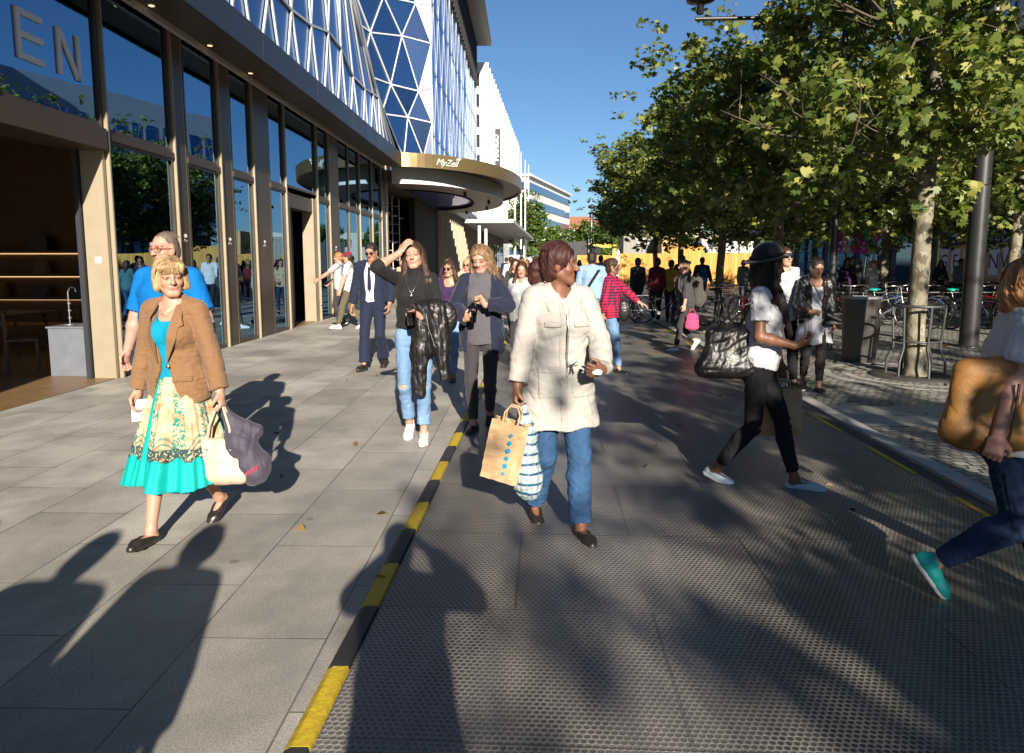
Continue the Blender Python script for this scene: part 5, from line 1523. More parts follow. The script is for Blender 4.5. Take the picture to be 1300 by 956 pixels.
# ================================================================ cloth and pattern materials
def plaid_mat():
    m, nt, out = newmat('red_plaid'); q = NT(nt)
    co = q.coord(); sp = q.n('ShaderNodeSeparateXYZ'); q.l(co, sp.inputs[0])
    def stripe(v, w_, s_): return q.math('LESS_THAN', q.math('FRACT', q.math('MULTIPLY', v, 1 / s_)), w_)
    hx = q.math('ADD', sp.outputs[0], q.math('MULTIPLY', sp.outputs[1], .8))
    a = stripe(hx, .5, .042); b = stripe(sp.outputs[2], .5, .042)
    f = q.math('MULTIPLY', q.math('ADD', a, b), .5)
    c = q.ramp(f, [(0, (.52, .012, .05)), (.5, (.20, .010, .045)), (1, (.018, .012, .04))])
    h = q.noise(co, 12, 3, .5, .8)
    q.l(q.pbsdf(c, .8, 0, .3, q.bump(h, .4, .03)).outputs[0], out.inputs[0]); return m
def skirt_mat():
    m, nt, out = newmat('printed_skirt'); q = NT(nt)
    co = q.coord(); sp = q.n('ShaderNodeSeparateXYZ'); q.l(co, sp.inputs[0]); z = sp.outputs[2]
    ang = q.math('ARCTAN2', sp.outputs[0], sp.outputs[1])
    n1 = q.noise(co, 11, 4, .6, .5); n2 = q.noise(co, 45, 3, .7, 1.2)
    cream = q.mix(q.ramp(n1, [(.46, 0), (.62, 1)]), (.56, .45, .29), (.52, .25, .13))
    motif = q.math('MULTIPLY', q.math('GREATER_THAN', n2, .50), q.math('GREATER_THAN', q.math('SINE', q.math('MULTIPLY', ang, 9)), .15))
    c = q.mix(motif, cream, (.01, .20, .16))
    # scalloped medallions
    vz = q.math('SINE', q.math('MULTIPLY', ang, 8)); zz = q.math('ADD', z, q.math('MULTIPLY', vz, .045))
    med = q.math('MULTIPLY', q.math('LESS_THAN', zz, .62), q.math('GREATER_THAN', q.math('SINE', q.math('MULTIPLY', zz, 190)), .1))
    c = q.mix(q.math('MULTIPLY', med, .75), c, (.02, .16, .14))
    lace = q.math('MULTIPLY', q.math('LESS_THAN', z, .58), q.math('GREATER_THAN', q.noise(co, 70, 2, .6), .46))
    c = q.mix(lace, c, (.015, .05, .05))
    teal = q.math('LESS_THAN', q.math('ADD', z, q.math('MULTIPLY', q.math('SINE', q.math('MULTIPLY', ang, 16)), .012)), .515)
    c = q.mix(teal, c, (.0, .34, .32))
    drape = q.math('MULTIPLY', q.math('GREATER_THAN', q.math('SINE', q.math('ADD', q.math('MULTIPLY', ang, 3), .5)), .955), 1)
    c = q.mix(drape, c, (.0, .34, .30))
    q.l(q.pbsdf(c, .7, 0, .3, q.bump(n1, .3, .03)).outputs[0], out.inputs[0]); return m
def denim_mat(name, col, fade=1.6, rip=False):
    m, nt, out = newmat(name); q = NT(nt)
    co = q.coord(); f = q.noise(q.coord(scale=(1, 1, .5)), 5, 4, .6); w_ = q.noise(co, 240, 2, .7)
    c = q.mix(q.ramp(f, [(.38, 0), (.66, 1)]), col, [min(1, x * fade) for x in col])
    c = q.mix(q.math('MULTIPLY', w_, .35), c, [x * .5 for x in col])
    q.l(q.pbsdf(c, .85, 0, .2, q.bump(q.noise(q.coord(scale=(1, 1, .7)), 11, 3, .5, 1.0), .5, .03)).outputs[0], out.inputs[0]); return m
def stripe_mat(name, c1, c2, c3, s_=.05):
    m, nt, out = newmat(name); q = NT(nt)
    co = q.coord(); sp = q.n('ShaderNodeSeparateXYZ'); q.l(co, sp.inputs[0])
    fz = q.math('FRACT', q.math('MULTIPLY', q.math('ADD', sp.outputs[2], q.math('MULTIPLY', q.noise(co, 8), .03)), 1 / s_))
    fx_ = q.math('FRACT', q.math('MULTIPLY', sp.outputs[0], 1 / .03))
    c = q.ramp(fz, [(0, c1), (.34, c1), (.36, c2), (.55, c2), (.57, c3), (.62, c3), (.64, c1)])
    c = q.mix(q.math('MULTIPLY', q.math('LESS_THAN', fx_, .25), .5), c, c3)
    q.l(q.pbsdf(c, .45, 0, .4, q.bump(q.noise(co, 18, 3), .6, .02)).outputs[0], out.inputs[0]); return m
def leather(name, col, rough=.32, b=.6):
    m, nt, out = newmat(name); q = NT(nt); co = q.coord()
    f = q.noise(co, 14, 4, .6, .8)
    q.l(q.pbsdf(col, q.math('ADD', q.math('MULTIPLY', f, .3), rough - .12), 0, .55, q.bump(q.math('ADD', f, q.math('MULTIPLY', q.noise(co, 160, 2), .15)), b, .02)).outputs[0], out.inputs[0]); return m
F_tan = fabric('tan_corduroy', (.20, .108, .052), fold=.5); F_turq = fabric('turquoise_jersey', (.0, .22, .34), fold=.35, sheen=0)
F_blue = fabric('bright_blue_pique', (.0, .125, .40), fold=.4, sheen=0); F_black = fabric('black_jersey', (.013, .012, .013), fold=.4, sheen=.05)
F_navy = fabric('navy_wool', (.012, .017, .04), fold=.3, sheen=.05); F_shirt = fabric('white_cotton', (.60, .61, .65), fold=.4, sheen=0)
F_navyj = fabric('navy_jersey', (.012, .015, .036), fold=.5); F_rib = fabric('grey_rib_knit', (.085, .08, .095), fold=.3)
F_grey = fabric('charcoal_leggings', (.035, .033, .038), fold=.3); F_parka = fabric('cream_parka_cotton', (.37, .355, .33), fold=.25, foldscale=9, weave=120, sheen=0)
F_purp = fabric('dark_purple_jersey', (.035, .015, .06), fold=.4); F_olive = fabric('olive_cotton', (.10, .09, .05), fold=.5)
F_greyt = fabric('pale_grey_tee', (.36, .38, .39), fold=.4, sheen=0); F_tee = fabric('white_tee', (.56, .56, .58), fold=.45, sheen=0)
F_maroon = fabric('maroon_cap', (.16, .015, .03)); F_dgrey = fabric('dark_grey_hoodie', (.045, .045, .05), fold=.5)
F_lblue = fabric('light_blue_shirt', (.22, .33, .58), fold=.5, sheen=0); F_hat = fabric('black_felt', (.012, .012, .014), fold=.05, sheen=.3)
F_red = fabric('dark_red_cloth', (.10, .01, .015)); F_pink = fabric('pink_cloth', (.65, .06, .16)); F_must = fabric('mustard_cloth', (.45, .28, .03))
F_teal = fabric('teal_cloth', (.05, .14, .17)); F_beige = fabric('beige_cloth', (.42, .33, .22)); F_purplebag = fabric('thin_purple_plastic', (.045, .037, .06), rough=.7, fold=.5, foldscale=10, spec=.5)
J_light = denim_mat('light_denim', (.13, .22, .36), 1.7); J_mid = denim_mat('blue_denim', (.025, .065, .14), 1.8); J_dark = denim_mat('dark_denim', (.012, .025, .06), 1.9); J_black = denim_mat('black_denim', (.010, .010, .012), 1.6)
M_plaid = plaid_mat(); M_skirt = skirt_mat()
L_black = leather('black_leather', (.009, .008, .009), .38, .25); L_cream = leather('cream_leather', (.50, .42, .30), .5, .3); L_must = leather('mustard_leather', (.25, .115, .025), .55, .25)
L_shoe = leather('dark_shoe_leather', (.02, .016, .015), .35, .2); L_white = leather('white_shoe_leather', (.75, .75, .76), .5, .2); L_ice = leather('pale_blue_shoe', (.40, .50, .60), .45, .2); L_tealshoe = leather('teal_shoe', (.0, .36, .33), .6, .2); L_brown = leather('brown_leather', (.08, .035, .015), .4, .3)
M_sole = simple('white_rubber_sole', (.62, .62, .60), .6, var=.1, nscale=20); M_soled = simple('dark_sole', (.03, .03, .03), .7)
M_lens = simple('dark_lens', (.01, .01, .012), .08, var=.1); M_silver = simple('silver_metal', (.6, .6, .62), .25, .95); M_goldj = simple('gold_metal_small', (.7, .5, .2), .25, .95)
M_kraft = simple('kraft_paper', (.42, .28, .15), .7, var=.10, nscale=8, bump=.25, bscale=14); M_printb = simple('blue_print', (.0, .22, .42), .6); M_paper = simple('white_paper', (.72, .73, .76), .6, var=.03)
M_cup = glassmat('clear_cup', (.82, .84, .88), (1, 1, 1), 1.5); M_drink = simple('dark_iced_drink', (.06, .045, .10), .2)
H_blond = hair_mat('ash_blond_hair', (.24, .15, .07), (.50, .36, .20)); H_dark = hair_mat('dark_brown_hair', (.020, .011, .007), (.07, .035, .02)); H_black = hair_mat('black_hair', (.008, .006, .006), (.04, .028, .025))
H_lbrown = hair_mat('light_brown_hair', (.11, .065, .035), (.34, .22, .12)); H_red = hair_mat('dark_auburn_hair', (.018, .006, .006), (.075, .022, .018)); H_grey = hair_mat('greying_hair', (.09, .065, .05), (.22, .17, .13)); H_ginger = hair_mat('ginger_hair', (.20, .085, .03), (.42, .22, .09))

# ================================================================ bags and held things
def sdf_thing(name, part, label, cat, origin, build, lo, hi, mat, h=.007, rz=0.0, group=None):
    t = thing(name, label, cat, tuple(origin), rz, group)
    g = SDF(lo, hi, h); build(g); g.mesh(part, mat, t); return t
def strap(t, pts, mat, name='handle', r=.007, flat=None):
    m = MB()
    if flat:
        for a, b in zip(pts, pts[1:]): m.bar(a, b, flat, .006)
    else: m.tube(pts, r, 7)
    return m.build(name, mat, t)
def paper_bag(label, top, w_=.26, h_=.34, d_=.12, rz=0.0, tilt=0.0, printed=False, grip=None, seed=1):
    """top: world point of the bag mouth centre; hangs below it"""
    t = thing('paper_bag', label, 'paper bag', (top[0], top[1], top[2] - h_), rz); t.rotation_euler = (0, tilt, rz)
    rs = random.Random(seed); bm = bmesh.new(); nx, nz = 8, 12; rows = []
    def side(a, b, n, fold):
        return [(a[0] + (b[0] - a[0]) * i / n, a[1] + (b[1] - a[1]) * i / n, i / n, fold) for i in range(n)]
    for k in range(nz + 1):
        z = h_ * k / nz; f = 1 - .25 * (k / nz)
        c = [(-w_ / 2, -d_ / 2 * f), (w_ / 2, -d_ / 2 * f), (w_ / 2, d_ / 2 * f), (-w_ / 2, d_ / 2 * f)]; ring_ = []
        for j in range(4):
            a, b = c[j], c[(j + 1) % 4]; n = nx if j % 2 == 0 else 4
            for i in range(n):
                u_ = i / n; x, y = a[0] + (b[0] - a[0]) * u_, a[1] + (b[1] - a[1]) * u_
                if j % 2 == 1: x -= (1 if j == 1 else -1) * .045 * (1 - abs(2 * u_ - 1)) * (k / nz)
                amp = .006 if 0 < u_ else .002
                ring_.append(bm.verts.new((x + rs.uniform(-.003, .003), y + rs.uniform(-amp, amp) + (.008 * math.sin(z * 22 + x * 14 + seed) if j % 2 == 0 else 0), z + (rs.uniform(-.003, .003) if k == nz else 0))))
        rows.append(ring_)
    n = len(rows[0])
    for k in range(nz):
        for j in range(n): bm.faces.new((rows[k][j], rows[k][(j + 1) % n], rows[k + 1][(j + 1) % n], rows[k + 1][j]))
    bm.faces.new(rows[0][::-1])
    me = bpy.data.meshes.new('bag_body'); bm.to_mesh(me); bm.free(); me.materials.append(M_kraft)
    o = link(bpy.data.objects.new('bag_body', me)); o.parent = t
    sm = o.modifiers.new('t', 'SOLIDIFY'); sm.thickness = .0025
    for sy in (-1, 1):
        pts = [(-w_ * .2, sy * d_ * .36, h_ - .02), (-w_ * .2, sy * d_ * .3, h_ + .05), (-w_ * .1, sy * .02, h_ + .085), (w_ * .1, sy * .02, h_ + .085), (w_ * .2, sy * d_ * .3, h_ + .05), (w_ * .2, sy * d_ * .36, h_ - .02)]
        strap(t, pts, M_kraft, 'handle', .005)
    if printed:
        for k in range(6):
            m = MB(); z = h_ * (.16 + .13 * k); x = w_ * .10; n_ = (3, 14, 5, 14, 6, 4)[k]
            m.lathe([(0, 0), (.013, 0), (.013, .003), (0, .003)], (0, 0, 0), n_, smooth=False)
            o = m.build('printed_mark', M_printb, t); o.rotation_euler = (PI / 2, .3 * k, 0); o.location = (x, -d_ / 2 * (1 - .25 * z / h_) - .012, z)
    return t

# ================================================================ the people in front
def W(p, v): return tuple(p.world(v))
# -- woman in tan blazer and printed skirt
p = Person('woman in tan blazer and turquoise printed skirt walking with two bags', (-2.11, 3.82), PI - .17, 1.60, True, 'fair', h=.006, fat=1.03,
           feet=dict(R=(.055, .30, 0, -.12, .05), L=(-.065, -.26, 0, .65, 0)), head=(.80, -.10, .04), lean=.03, twist=.05,
           hands=dict(R=dict(p=(.285, .04, .80), pole=(.5, -1, -.1), palm=(-1, .2, 0), curl=.55), L=dict(p=(-.335, .05, .83), pole=(-.6, -1, -.1), palm=(1, .1, 0), curl=.9)))
p.body(lips=(.50, .16, .13)).skirt(M_skirt, length=.66, top=.09, r0=.105, r1=.275, folds=7, amp=.028, drift=(.01, .02), k=1.12)
p.top(F_turq, .008, hem=.0, sleeve=.15, loose=.0, neck='scoop', amp=.0015, name='turquoise_top')
p.top(F_tan, .016, hem=-.055, sleeve=1.93, cuff=.010, loose=.014, neck='scoop', amp=.004, name='blazer', flare=.02, aloose=.0,
      openf=[(-.2, .12), (-.04, .09), (.12, .035), (.19, .022), (.30, .060), (.42, .066), (.52, .055)], hemslope=.2)
bz = p.lasttop
for sx in (-1, 1): p.patch('pocket_flap', F_tan, (sx * .105, .075), (.050, .016), .008, bz)
for sx in (-1, 1):      # turned lapels
    m = MB()
    pts = [p.T(sx * .030, .125, .17), p.T(sx * .060, .150, .33), p.T(sx * .070, .105, .44), p.T(sx * .062, .04, .51), p.T(sx * .088, .01, .525), p.T(sx * .118, .082, .44), p.T(sx * .135, .095, .40), p.T(sx * .112, .110, .385), p.T(sx * .105, .135, .31)]
    m.plate([tuple(q_ + p.Rt @ V3(0, .012, 0)) for q_ in pts], tuple(p.Rt @ V3(0, 1, 0)), .006); m.build('lapel', F_tan, bz)
m = MB(); c_ = p.T(-.035, .137, .155); m.lathe([(0, .0), (.011, 0), (.011, .005), (0, .006)], (0, 0, 0), 12); o = m.build('button', M_goldj, bz); o.location = tuple(c_); o.rotation_euler = (-PI / 2, 0, 0)
p.shoe(L_shoe, None, low=True, name='flat_shoe').hair(H_blond, 'bob', 1.0, .12, groove=.003)
m = MB(); m.tube([p.HD(0, 0, 0) * 0 + q_ for q_ in [p.T(-.05, .07, .50), p.T(-.02, .10, .47), p.T(.0, .108, .455), p.T(.02, .10, .47), p.T(.05, .07, .50)]], .0016, 5); m.build('necklace', M_goldj, p.root)
lg = Vector(W(p, p.grip('L')))
t = sdf_thing('cream_tote_bag', 'bag_body', 'cream leather tote bag in the left hand of the blazer woman', 'handbag', lg + Vector((0, 0, -.44)),
    lambda g: (g.rc((-.10, 0, .04), (.10, 0, .04), .045, .045, .02), g.rc((-.11, 0, .05), (-.085, 0, .24), .05, .028, .03), g.rc((.11, 0, .05), (.085, 0, .24), .05, .028, .03), g.rc((0, 0, .06), (0, 0, .22), .07, .04, .03, V3(1, 0, 0), 1.7), g.wrinkle(.002, .09, 2)),
    (-.2, -.12, -.03), (.2, .12, .32), L_cream, .006, rz=.05)
for dy in (-.022, .022): strap(t, [(-.07, dy, .24), (-.055, dy * .9, .33), (-.01, dy * .3, .445), (.02, dy * .3, .445), (.055, dy * .9, .33), (.07, dy, .24)], L_cream, 'handle', .0075)
m = MB()
for x in (-.07, .07):
    m.lathe([(0, 0), (.012, 0), (.012, .004), (0, .004)], (x, -.045, .20), 10)
m.build('ring', M_silver, t)
t = sdf_thing('plastic_bag', 'bag_body', 'crumpled dark purple plastic bag swinging beside the cream tote', 'plastic bag', lg + Vector((.02, .03, -.46)),
    lambda g: (g.rc((.0, 0, .44), (.07, 0, .24), .015, .07, .03), g.rc((.07, 0, .24), (.15, 0, .08), .075, .085, .05), g.rc((.0, 0, .40), (.16, .02, .30), .012, .04, .03), g.rc((.02, 0, .1), (.2, 0, .14), .05, .03, .04), g.wrinkle(.007, .16, 6, .05)),
    (-.14, -.17, -.05), (.34, .2, .50), F_purplebag, .006, rz=.1)
m = MB(); rr_ = random.Random(4)
for k in range(6): m.plate([(.125 + .012 * k, -.088, .07 + .008 * k), (.132 + .012 * k, -.089, .07 + .008 * k), (.132 + .012 * k, -.089, .092 + .008 * k), (.125 + .012 * k, -.088, .092 + .008 * k)], (0, -1, 0), .003)
m.build('red_print', simple('red_print', (.6, .03, .06), .5), t)
rg = Vector(W(p, p.grip('R')))
t = thing('paper_sheet', 'small white paper sheet in the right hand of the blazer woman', 'paper', rg + Vector((.0, -.02, -.10)), .2)
m = MB(); m.add([(-.03, 0, 0), (.07, .0, .01), (.065, .02, .13), (-.035, .015, .125), (-.03, .003, 0), (.07, .003, .01), (.065, .023, .13), (-.035, .018, .125)], [(0, 1, 2, 3), (7, 6, 5, 4), (0, 4, 5, 1), (1, 5, 6, 2), (2, 6, 7, 3), (3, 7, 4, 0)]); m.build('sheet', M_paper, t)

# -- man in blue polo behind her
p = Person('man in bright blue polo shirt and glasses behind the blazer woman', (-2.79, 4.95), PI - .10, 1.78, False, 'pink', h=.007, fat=1.22,
           feet=walk((0, .22, 0, 0), (0, -.2, 0, .4)), head=(-.25, -.12, 0), hands=dict(R=dict(p=(.33, .03, .86), pole=(.5, -1, 0), palm=(-1, .2, 0)), L=dict(p=(-.33, .0, .86), pole=(-.5, -1, 0))))
p.body(); p.trousers(J_dark, .008); p.top(F_blue, .014, hem=-.08, sleeve=.85, cuff=.012, loose=.03, neck='vee', name='polo_shirt', collar=.03)
p.shoe(L_shoe, M_sole).hair(H_grey, 'crop', .92, groove=.001).glasses(simple('red_frame', (.25, .03, .03), .4), dark=False)

# -- girl in black turtleneck, hand at her brow
p = Person('young woman in black turtleneck and ripped light jeans shading her eyes', (-1.15, 5.93), PI + .02, 1.73, True, 'fair', h=.006, fat=1.0,
           feet=dict(L=(-.085, .14, 0, -.05, .1), R=(.08, -.13, 0, .35, 0)), head=(.0, .05, .10), twist=.0,
           hands=dict(R=dict(p=(.098, .10, .03), rel='head', pole=(.9, .35, -.9), dir=(-.55, .0, .80), palm=(-.5, -.6, -.3), curl=.35), L=dict(p=(-.10, .30, 1.10), pole=(-.9, -.3, -.9), dir=(.55, .3, .5), palm=(.5, .5, -.1), curl=.75)))
p.body(lips=(.45, .13, .12)); p.trousers(J_light, .005, tight=.97, upto=.80, top=.13, calf=.052, name='ripped_jeans', holes=True)
p.top(F_black, .010, hem=.06, sleeve=1.22, cuff=.012, loose=.022, neck='high', amp=.003, name='turtleneck')
p.shoe(L_white, M_sole, name='sneaker').hair(H_dark, 'long', 1.0, .26, wind=(-.02, 0, 0))
m = MB(); m.tube([p.T(-.06, .05, .52), p.T(-.045, .112, .44), p.T(-.015, .140, .385), p.T(0, .146, .362), p.T(.015, .140, .385), p.T(.045, .112, .44), p.T(.06, .05, .52)], .0016, 5); o = m.build('necklace', M_silver, p.root)
m = MB(); c_ = p.T(0, .150, .345); m.lathe([(0, .0), (.016, .002), (.016, .006), (0, .008)], (0, 0, 0), 14); o2 = m.build('pendant', M_silver, o); o2.location = tuple(c_); o2.rotation_euler = (-PI / 2, 0, 0)
m = MB(); c_ = p.wri['R'] - p.hnd['R'][0] * .05; m.tube([tuple(c_ + rot(nrmz(p.wri['R'] - p.elb['R']), a) @ (nrmz(np.cross(nrmz(p.wri['R'] - p.elb['R']), V3(0, 1, 0))) * .031)) for a in [2 * PI * i / 12 for i in range(12)]], .003, 5, closed=True); m.build('bracelet', M_silver, p.root)
def cup(label, pos, s_=1.0, tilt=.0, mats=(M_cup, M_drink)):
    t = thing('drink_cup', label, 'cup', pos); t.rotation_euler = (tilt, 0, 0); t.scale = (s_, s_, s_)
    m = MB(); m.lathe([(0, 0), (.030, 0), (.044, .12), (.046, .122), (.046, .128), (.043, .13), (.042, .15), (.028, .172), (.010, .18)], (0, 0, 0), 20); m.build('cup_body', mats[0], t)
    m = MB(); m.lathe([(0, .004), (.028, .004), (.038, .095), (0, .095)], (0, 0, 0), 16); m.build('drink', mats[1], t)
    m = MB(); m.tube([(0, 0, .02), (.012, 0, .24)], .003, 6); m.build('straw', F_black, t); return t
cg = Vector(W(p, p.wri['L'] + p.hnd['L'][0] * .07 + p.hnd['L'][1] * .05)); cup('clear dome lidded cup of dark drink held by the turtleneck girl', cg + Vector((0, 0, -.07)))
# leather jacket over her forearm
fa = Vector(W(p, (p.elb['L'] + p.wri['L']) / 2))
t = sdf_thing('leather_jacket', 'jacket_body', 'black leather jacket draped over the forearm of the turtleneck girl', 'jacket', fa + Vector((0.01, -.03, 0)),
    lambda g: (g.rc((-.07, 0, .05), (.06, 0, .06), .05, .055, .03), g.rc((-.05, -.03, .03), (-.085, -.02, -.32), .055, .05, .03, V3(1, 0, 0), 1.5), g.rc((-.085, -.03, -.30), (-.10, -.03, -.70), .050, .034, .03, V3(1, 0, 0), 1.4, cut=True),
               g.rc((.04, -.02, .03), (.09, -.01, -.30), .07, .06, .03, V3(1, 0, 0), 1.35), g.rc((.07, -.03, -.2), (.12, -.03, -.56), .055, .042, .03, None, 1, cut=True), g.wrinkle(.008, .17, 12, .2)),
    (-.28, -.18, -.78), (.30, .18, .2), L_black, .007)
m = MB(); m.tube([(-.02, -.088, .0), (.0, -.092, -.12), (.045, -.085, -.26), (.09, -.078, -.34)], .004, 5); m.build('zip', M_silver, t)
sp_ = Vector(W(p, p.sh['L'])); t2 = thing('shoulder_bag', 'black shoulder bag with olive strap behind the draped leather jacket', 'handbag', fa + Vector((.10, .05, -.05)))
m = MB(); o_ = fa + Vector((.10, .05, -.05)); m.tube([sp_ + Vector((-.06, -.055, -.22)) - o_, sp_ + Vector((-.035, -.06, -.0)) - o_, sp_ + Vector((-.015, .0, .068)) - o_, sp_ + Vector((.0, -.065, .0)) - o_, sp_ + Vector((.04, -.07, -.25)) - o_], .011, 6); m.build('strap', F_olive, t2)
g = SDF((-.2, -.14, -.2), (.2, .14, .2), .008); g.el((0, 0, 0), (.13, .06, .15), None, 0); g.wrinkle(.004, .07, 3); g.mesh('bag_body', L_black, t2)

# -- man in the navy suit
p = Person('man in navy suit and sunglasses walking with his head bowed', (-2.53, 9.95), PI - .12, 1.83, False, 'tan', h=.009, feet=walk((0, -.18, 0, .45), (0, .26, 0, -.1)), head=(0, -.38, .05),
           hands=dict(R=dict(p=(.30, .0, .86), pole=(.5, -1, 0)), L=dict(p=(-.27, .1, .90), pole=(-.6, -1, 0))))
p.body(); p.trousers(F_navy, .014, cuff=.02, top=.09); p.top(F_shirt, .008, hem=.0, sleeve=.2, neck='vee', loose=.01, name='shirt', collar=.035)
p.top(F_navy, .022, hem=-.12, sleeve=1.9, cuff=.008, loose=.02, neck='vee', amp=.003, name='suit_jacket', flare=.02, openf=[(-.3, .16), (-.12, .12), (.05, .06), (.12, .055), (.30, .075), (.45, .07), (.52, .06)])
m = MB(); m.plate([tuple(p.T(x, .118, z)) for x, z in ((-.016, .47), (.016, .47), (.028, .18), (.0, .14), (-.028, .18))], (0, 1, 0), .012); m.build('tie', F_navyj, p.root)
p.shoe(L_shoe, M_soled).hair(H_black, 'short').glasses(M_lens)

# -- woman with sunglasses between the two girls
p = Person('woman in dark purple top and sunglasses between the two girls', (-1.28, 9.1), PI - .05, 1.58, True, 'olive', h=.009, feet=walk((0, .22, 0, 0), (0, -.2, 0, .4)), head=(-.3, -.1, 0),
           hands=dict(R=dict(p=(.24, .08, .80)), L=dict(p=(-.28, .05, .80), pole=(-.6, -1, 0))))
p.body(); p.trousers(J_light, .008); p.top(F_purp, .012, hem=-.10, sleeve=.6, loose=.03, neck='scoop', name='blouse'); p.shoe(L_brown, M_soled, low=True).hair(H_dark, 'long', 1.05, .12).glasses(M_lens)

# -- girl with long light brown hair, looking down
p = Person('girl with long light brown hair looking down at her cup in grey knit', (-.60, 6.25), PI - .06, 1.70, True, 'fair', h=.006,
           feet=dict(R=(.055, .12, 0, 0), L=(-.055, -.20, 0, .45)), head=(-.12, -.36, .04),
           hands=dict(R=dict(p=(.10, .27, 1.07), pole=(.9, -.3, -.7), dir=(-.7, .5, .35), palm=(-.5, -.2, .5), curl=.8), L=dict(p=(-.07, .26, 1.20), pole=(-1.0, -.1, -.7), dir=(.55, .1, .8), palm=(.3, .5, -.3), curl=1.0)))
p.body(lips=(.44, .16, .14)); p.trousers(F_grey, .006, tight=.95, upto=.86, name='leggings', amp=.002)
p.top(F_rib, .012, hem=-.10, sleeve=.3, loose=.012, neck='high', amp=.002, name='knit_top', flare=.01)
p.top(F_navyj, .022, hem=-.17, sleeve=1.97, cuff=.006, loose=.03, neck='scoop', amp=.006, name='navy_cardigan', flare=.03, aloose=.008, openf=[(-.3, .13), (-.1, .115), (.1, .10), (.3, .105), (.5, .10), (.6, .10)])
p.shoe(L_shoe, M_soled).hair(H_lbrown, 'long', 1.08, .34, wind=(-.13, .03, .0), groove=.003)
cg = Vector(W(p, p.wri['R'] + p.hnd['R'][0] * .075 + p.hnd['R'][1] * .045)); cup('small iced drink cup in the hand of the long haired girl', cg + Vector((0, -.02, -.08)), .95)

# -- woman in cream parka, the middle of the picture
p = Person('dark skinned woman in cream parka looking to the side, carrying two bags', (.075, 3.92), PI + .36, 1.66, True, 'brown', h=.006, fat=1.04,
           feet=dict(L=(-.07, .22, 0, -.08, .0), R=(.09, -.18, 0, .5, -.1)), head=(1.05, -.03, .04), lean=.02, twist=-.05,
           hands=dict(R=dict(p=(.31, .10, .80), pole=(.5, -1, 0), palm=(-1, .2, 0), curl=.95), L=dict(p=(-.14, .30, 1.02), pole=(-.9, -.6, -.5), dir=(.75, .45, .05), palm=(.3, -.7, .2), curl=1.05)))
p.body(); p.trousers(J_mid, .012, tight=1.0, cuff=.016, upto=.94, name='jeans', amp=.004)
p.top(F_parka, .028, hem=-.265, sleeve=1.90, cuff=.004, loose=.016, neck='vee', amp=.005, name='parka', flare=.065, aloose=-.006, wl=.15, collar=None)
pk = p.lasttop
g = p.grid([p.T(-.18, -.20, .34), p.T(.18, .14, .62)], .06)
g.rc(p.T(-.10, -.05, .50), p.T(.10, -.05, .50), .066, .066, .03); g.rc(p.T(-.07, -.12, .49), p.T(.07, -.12, .49), .065, .065, .04); g.rc(p.T(0, -.15, .46), p.T(0, -.15, .36), .065, .035, .03)
for sx in (-1, 1): g.rc(p.T(sx * .10, -.03, .51), p.T(sx * .078, .10, .42), .052, .026, .03)
g.rc(p.T(0, .0, .66), p.T(0, .01, .46), .066, .060, .01, op='sub'); g.rc(p.T(0, .14, .58), p.T(0, .13, .38), .08, .02, .0, op='sub')
g.wrinkle(.006, .10, 9); g.mesh('hood', F_parka, pk)
F_parka2 = fabric('cream_parka_flap', (.345, .33, .305), fold=.2)
for sx in (-1, 1):
    p.patch('pocket', F_parka, (sx * .095, .00), (.062, .075), .006, pk); p.patch('pocket_flap', F_parka2, (sx * .095, .085), (.066, .018), .011, pk)
    p.patch('pocket_flap', F_parka2, (sx * .085, .345), (.048, .016), .010, pk)
p.patch('placket', F_parka2, (.022, .10), (.020, .36), .006, pk)
m = MB(); m.tube([p.T(.004, .185, z) if .2 < z < .40 else p.T(.004, .16, z) for z in (-.26, -.1, .05, .15)] + [p.T(.004, .165, .22), p.T(.004, .185, .32), p.T(.004, .15, .40)], .0055, 6); m.build('zip', M_silver, pk)
m = MB(); b0 = p.T(-.02, .170, .115); m.tube([b0, b0 + V3(-.03, .01, .02), b0 + V3(-.035, .01, -.0), b0, b0 + V3(.03, .01, .015), b0 + V3(.03, .01, -.01), b0], .003, 5); m.tube([b0, b0 + V3(-.012, .012, -.05)], .003, 5); m.tube([b0, b0 + V3(.012, .012, -.05)], .003, 5); m.build('drawstring', F_black, pk)
p.shoe(L_shoe, M_soled, low=True, name='sandal').hair(H_red, 'pony', 1.10, .15, groove=.0022, wind=(0, -.02, 0))
rg = Vector(W(p, p.grip('R')))
paper_bag('brown paper carrier bag with column of blue printed marks', rg + Vector((-.10, -.05, -.09)), .21, .33, .12, rz=-.15, tilt=.20, printed=True, seed=3)
M_str = stripe_mat('striped_plastic', (.36, .42, .42), (.02, .05, .13), (.07, .20, .22), .055)
sdf_thing('striped_shopper', 'bag_body', 'white and navy striped shopper hanging beside the printed paper bag', 'bag', rg + Vector((.045, -.0, -.57)),
    lambda g: (g.rc((-.02, 0, .56), (-.01, 0, .38), .012, .05, .02), g.rc((-.01, 0, .40), (.0, 0, .14), .055, .078, .04), g.rc((.0, 0, .14), (.01, 0, .085), .078, .070, .03), g.wrinkle(.006, .06, 4, .4)),
    (-.16, -.14, -.03), (.16, .14, .62), M_str, .006)
lgp = Vector(W(p, p.grip('L', .06)))
t = thing('crumpled_tissue', 'small crumpled white tissue in the fist of the parka woman', 'tissue', lgp + Vector((.02, -.03, -.01)))
g = SDF((-.05, -.05, -.05), (.05, .05, .05), .004); g.el((0, 0, 0), (.028, .018, .014), None, 0); g.wrinkle(.004, .02, 2); g.mesh('tissue', M_paper, t)

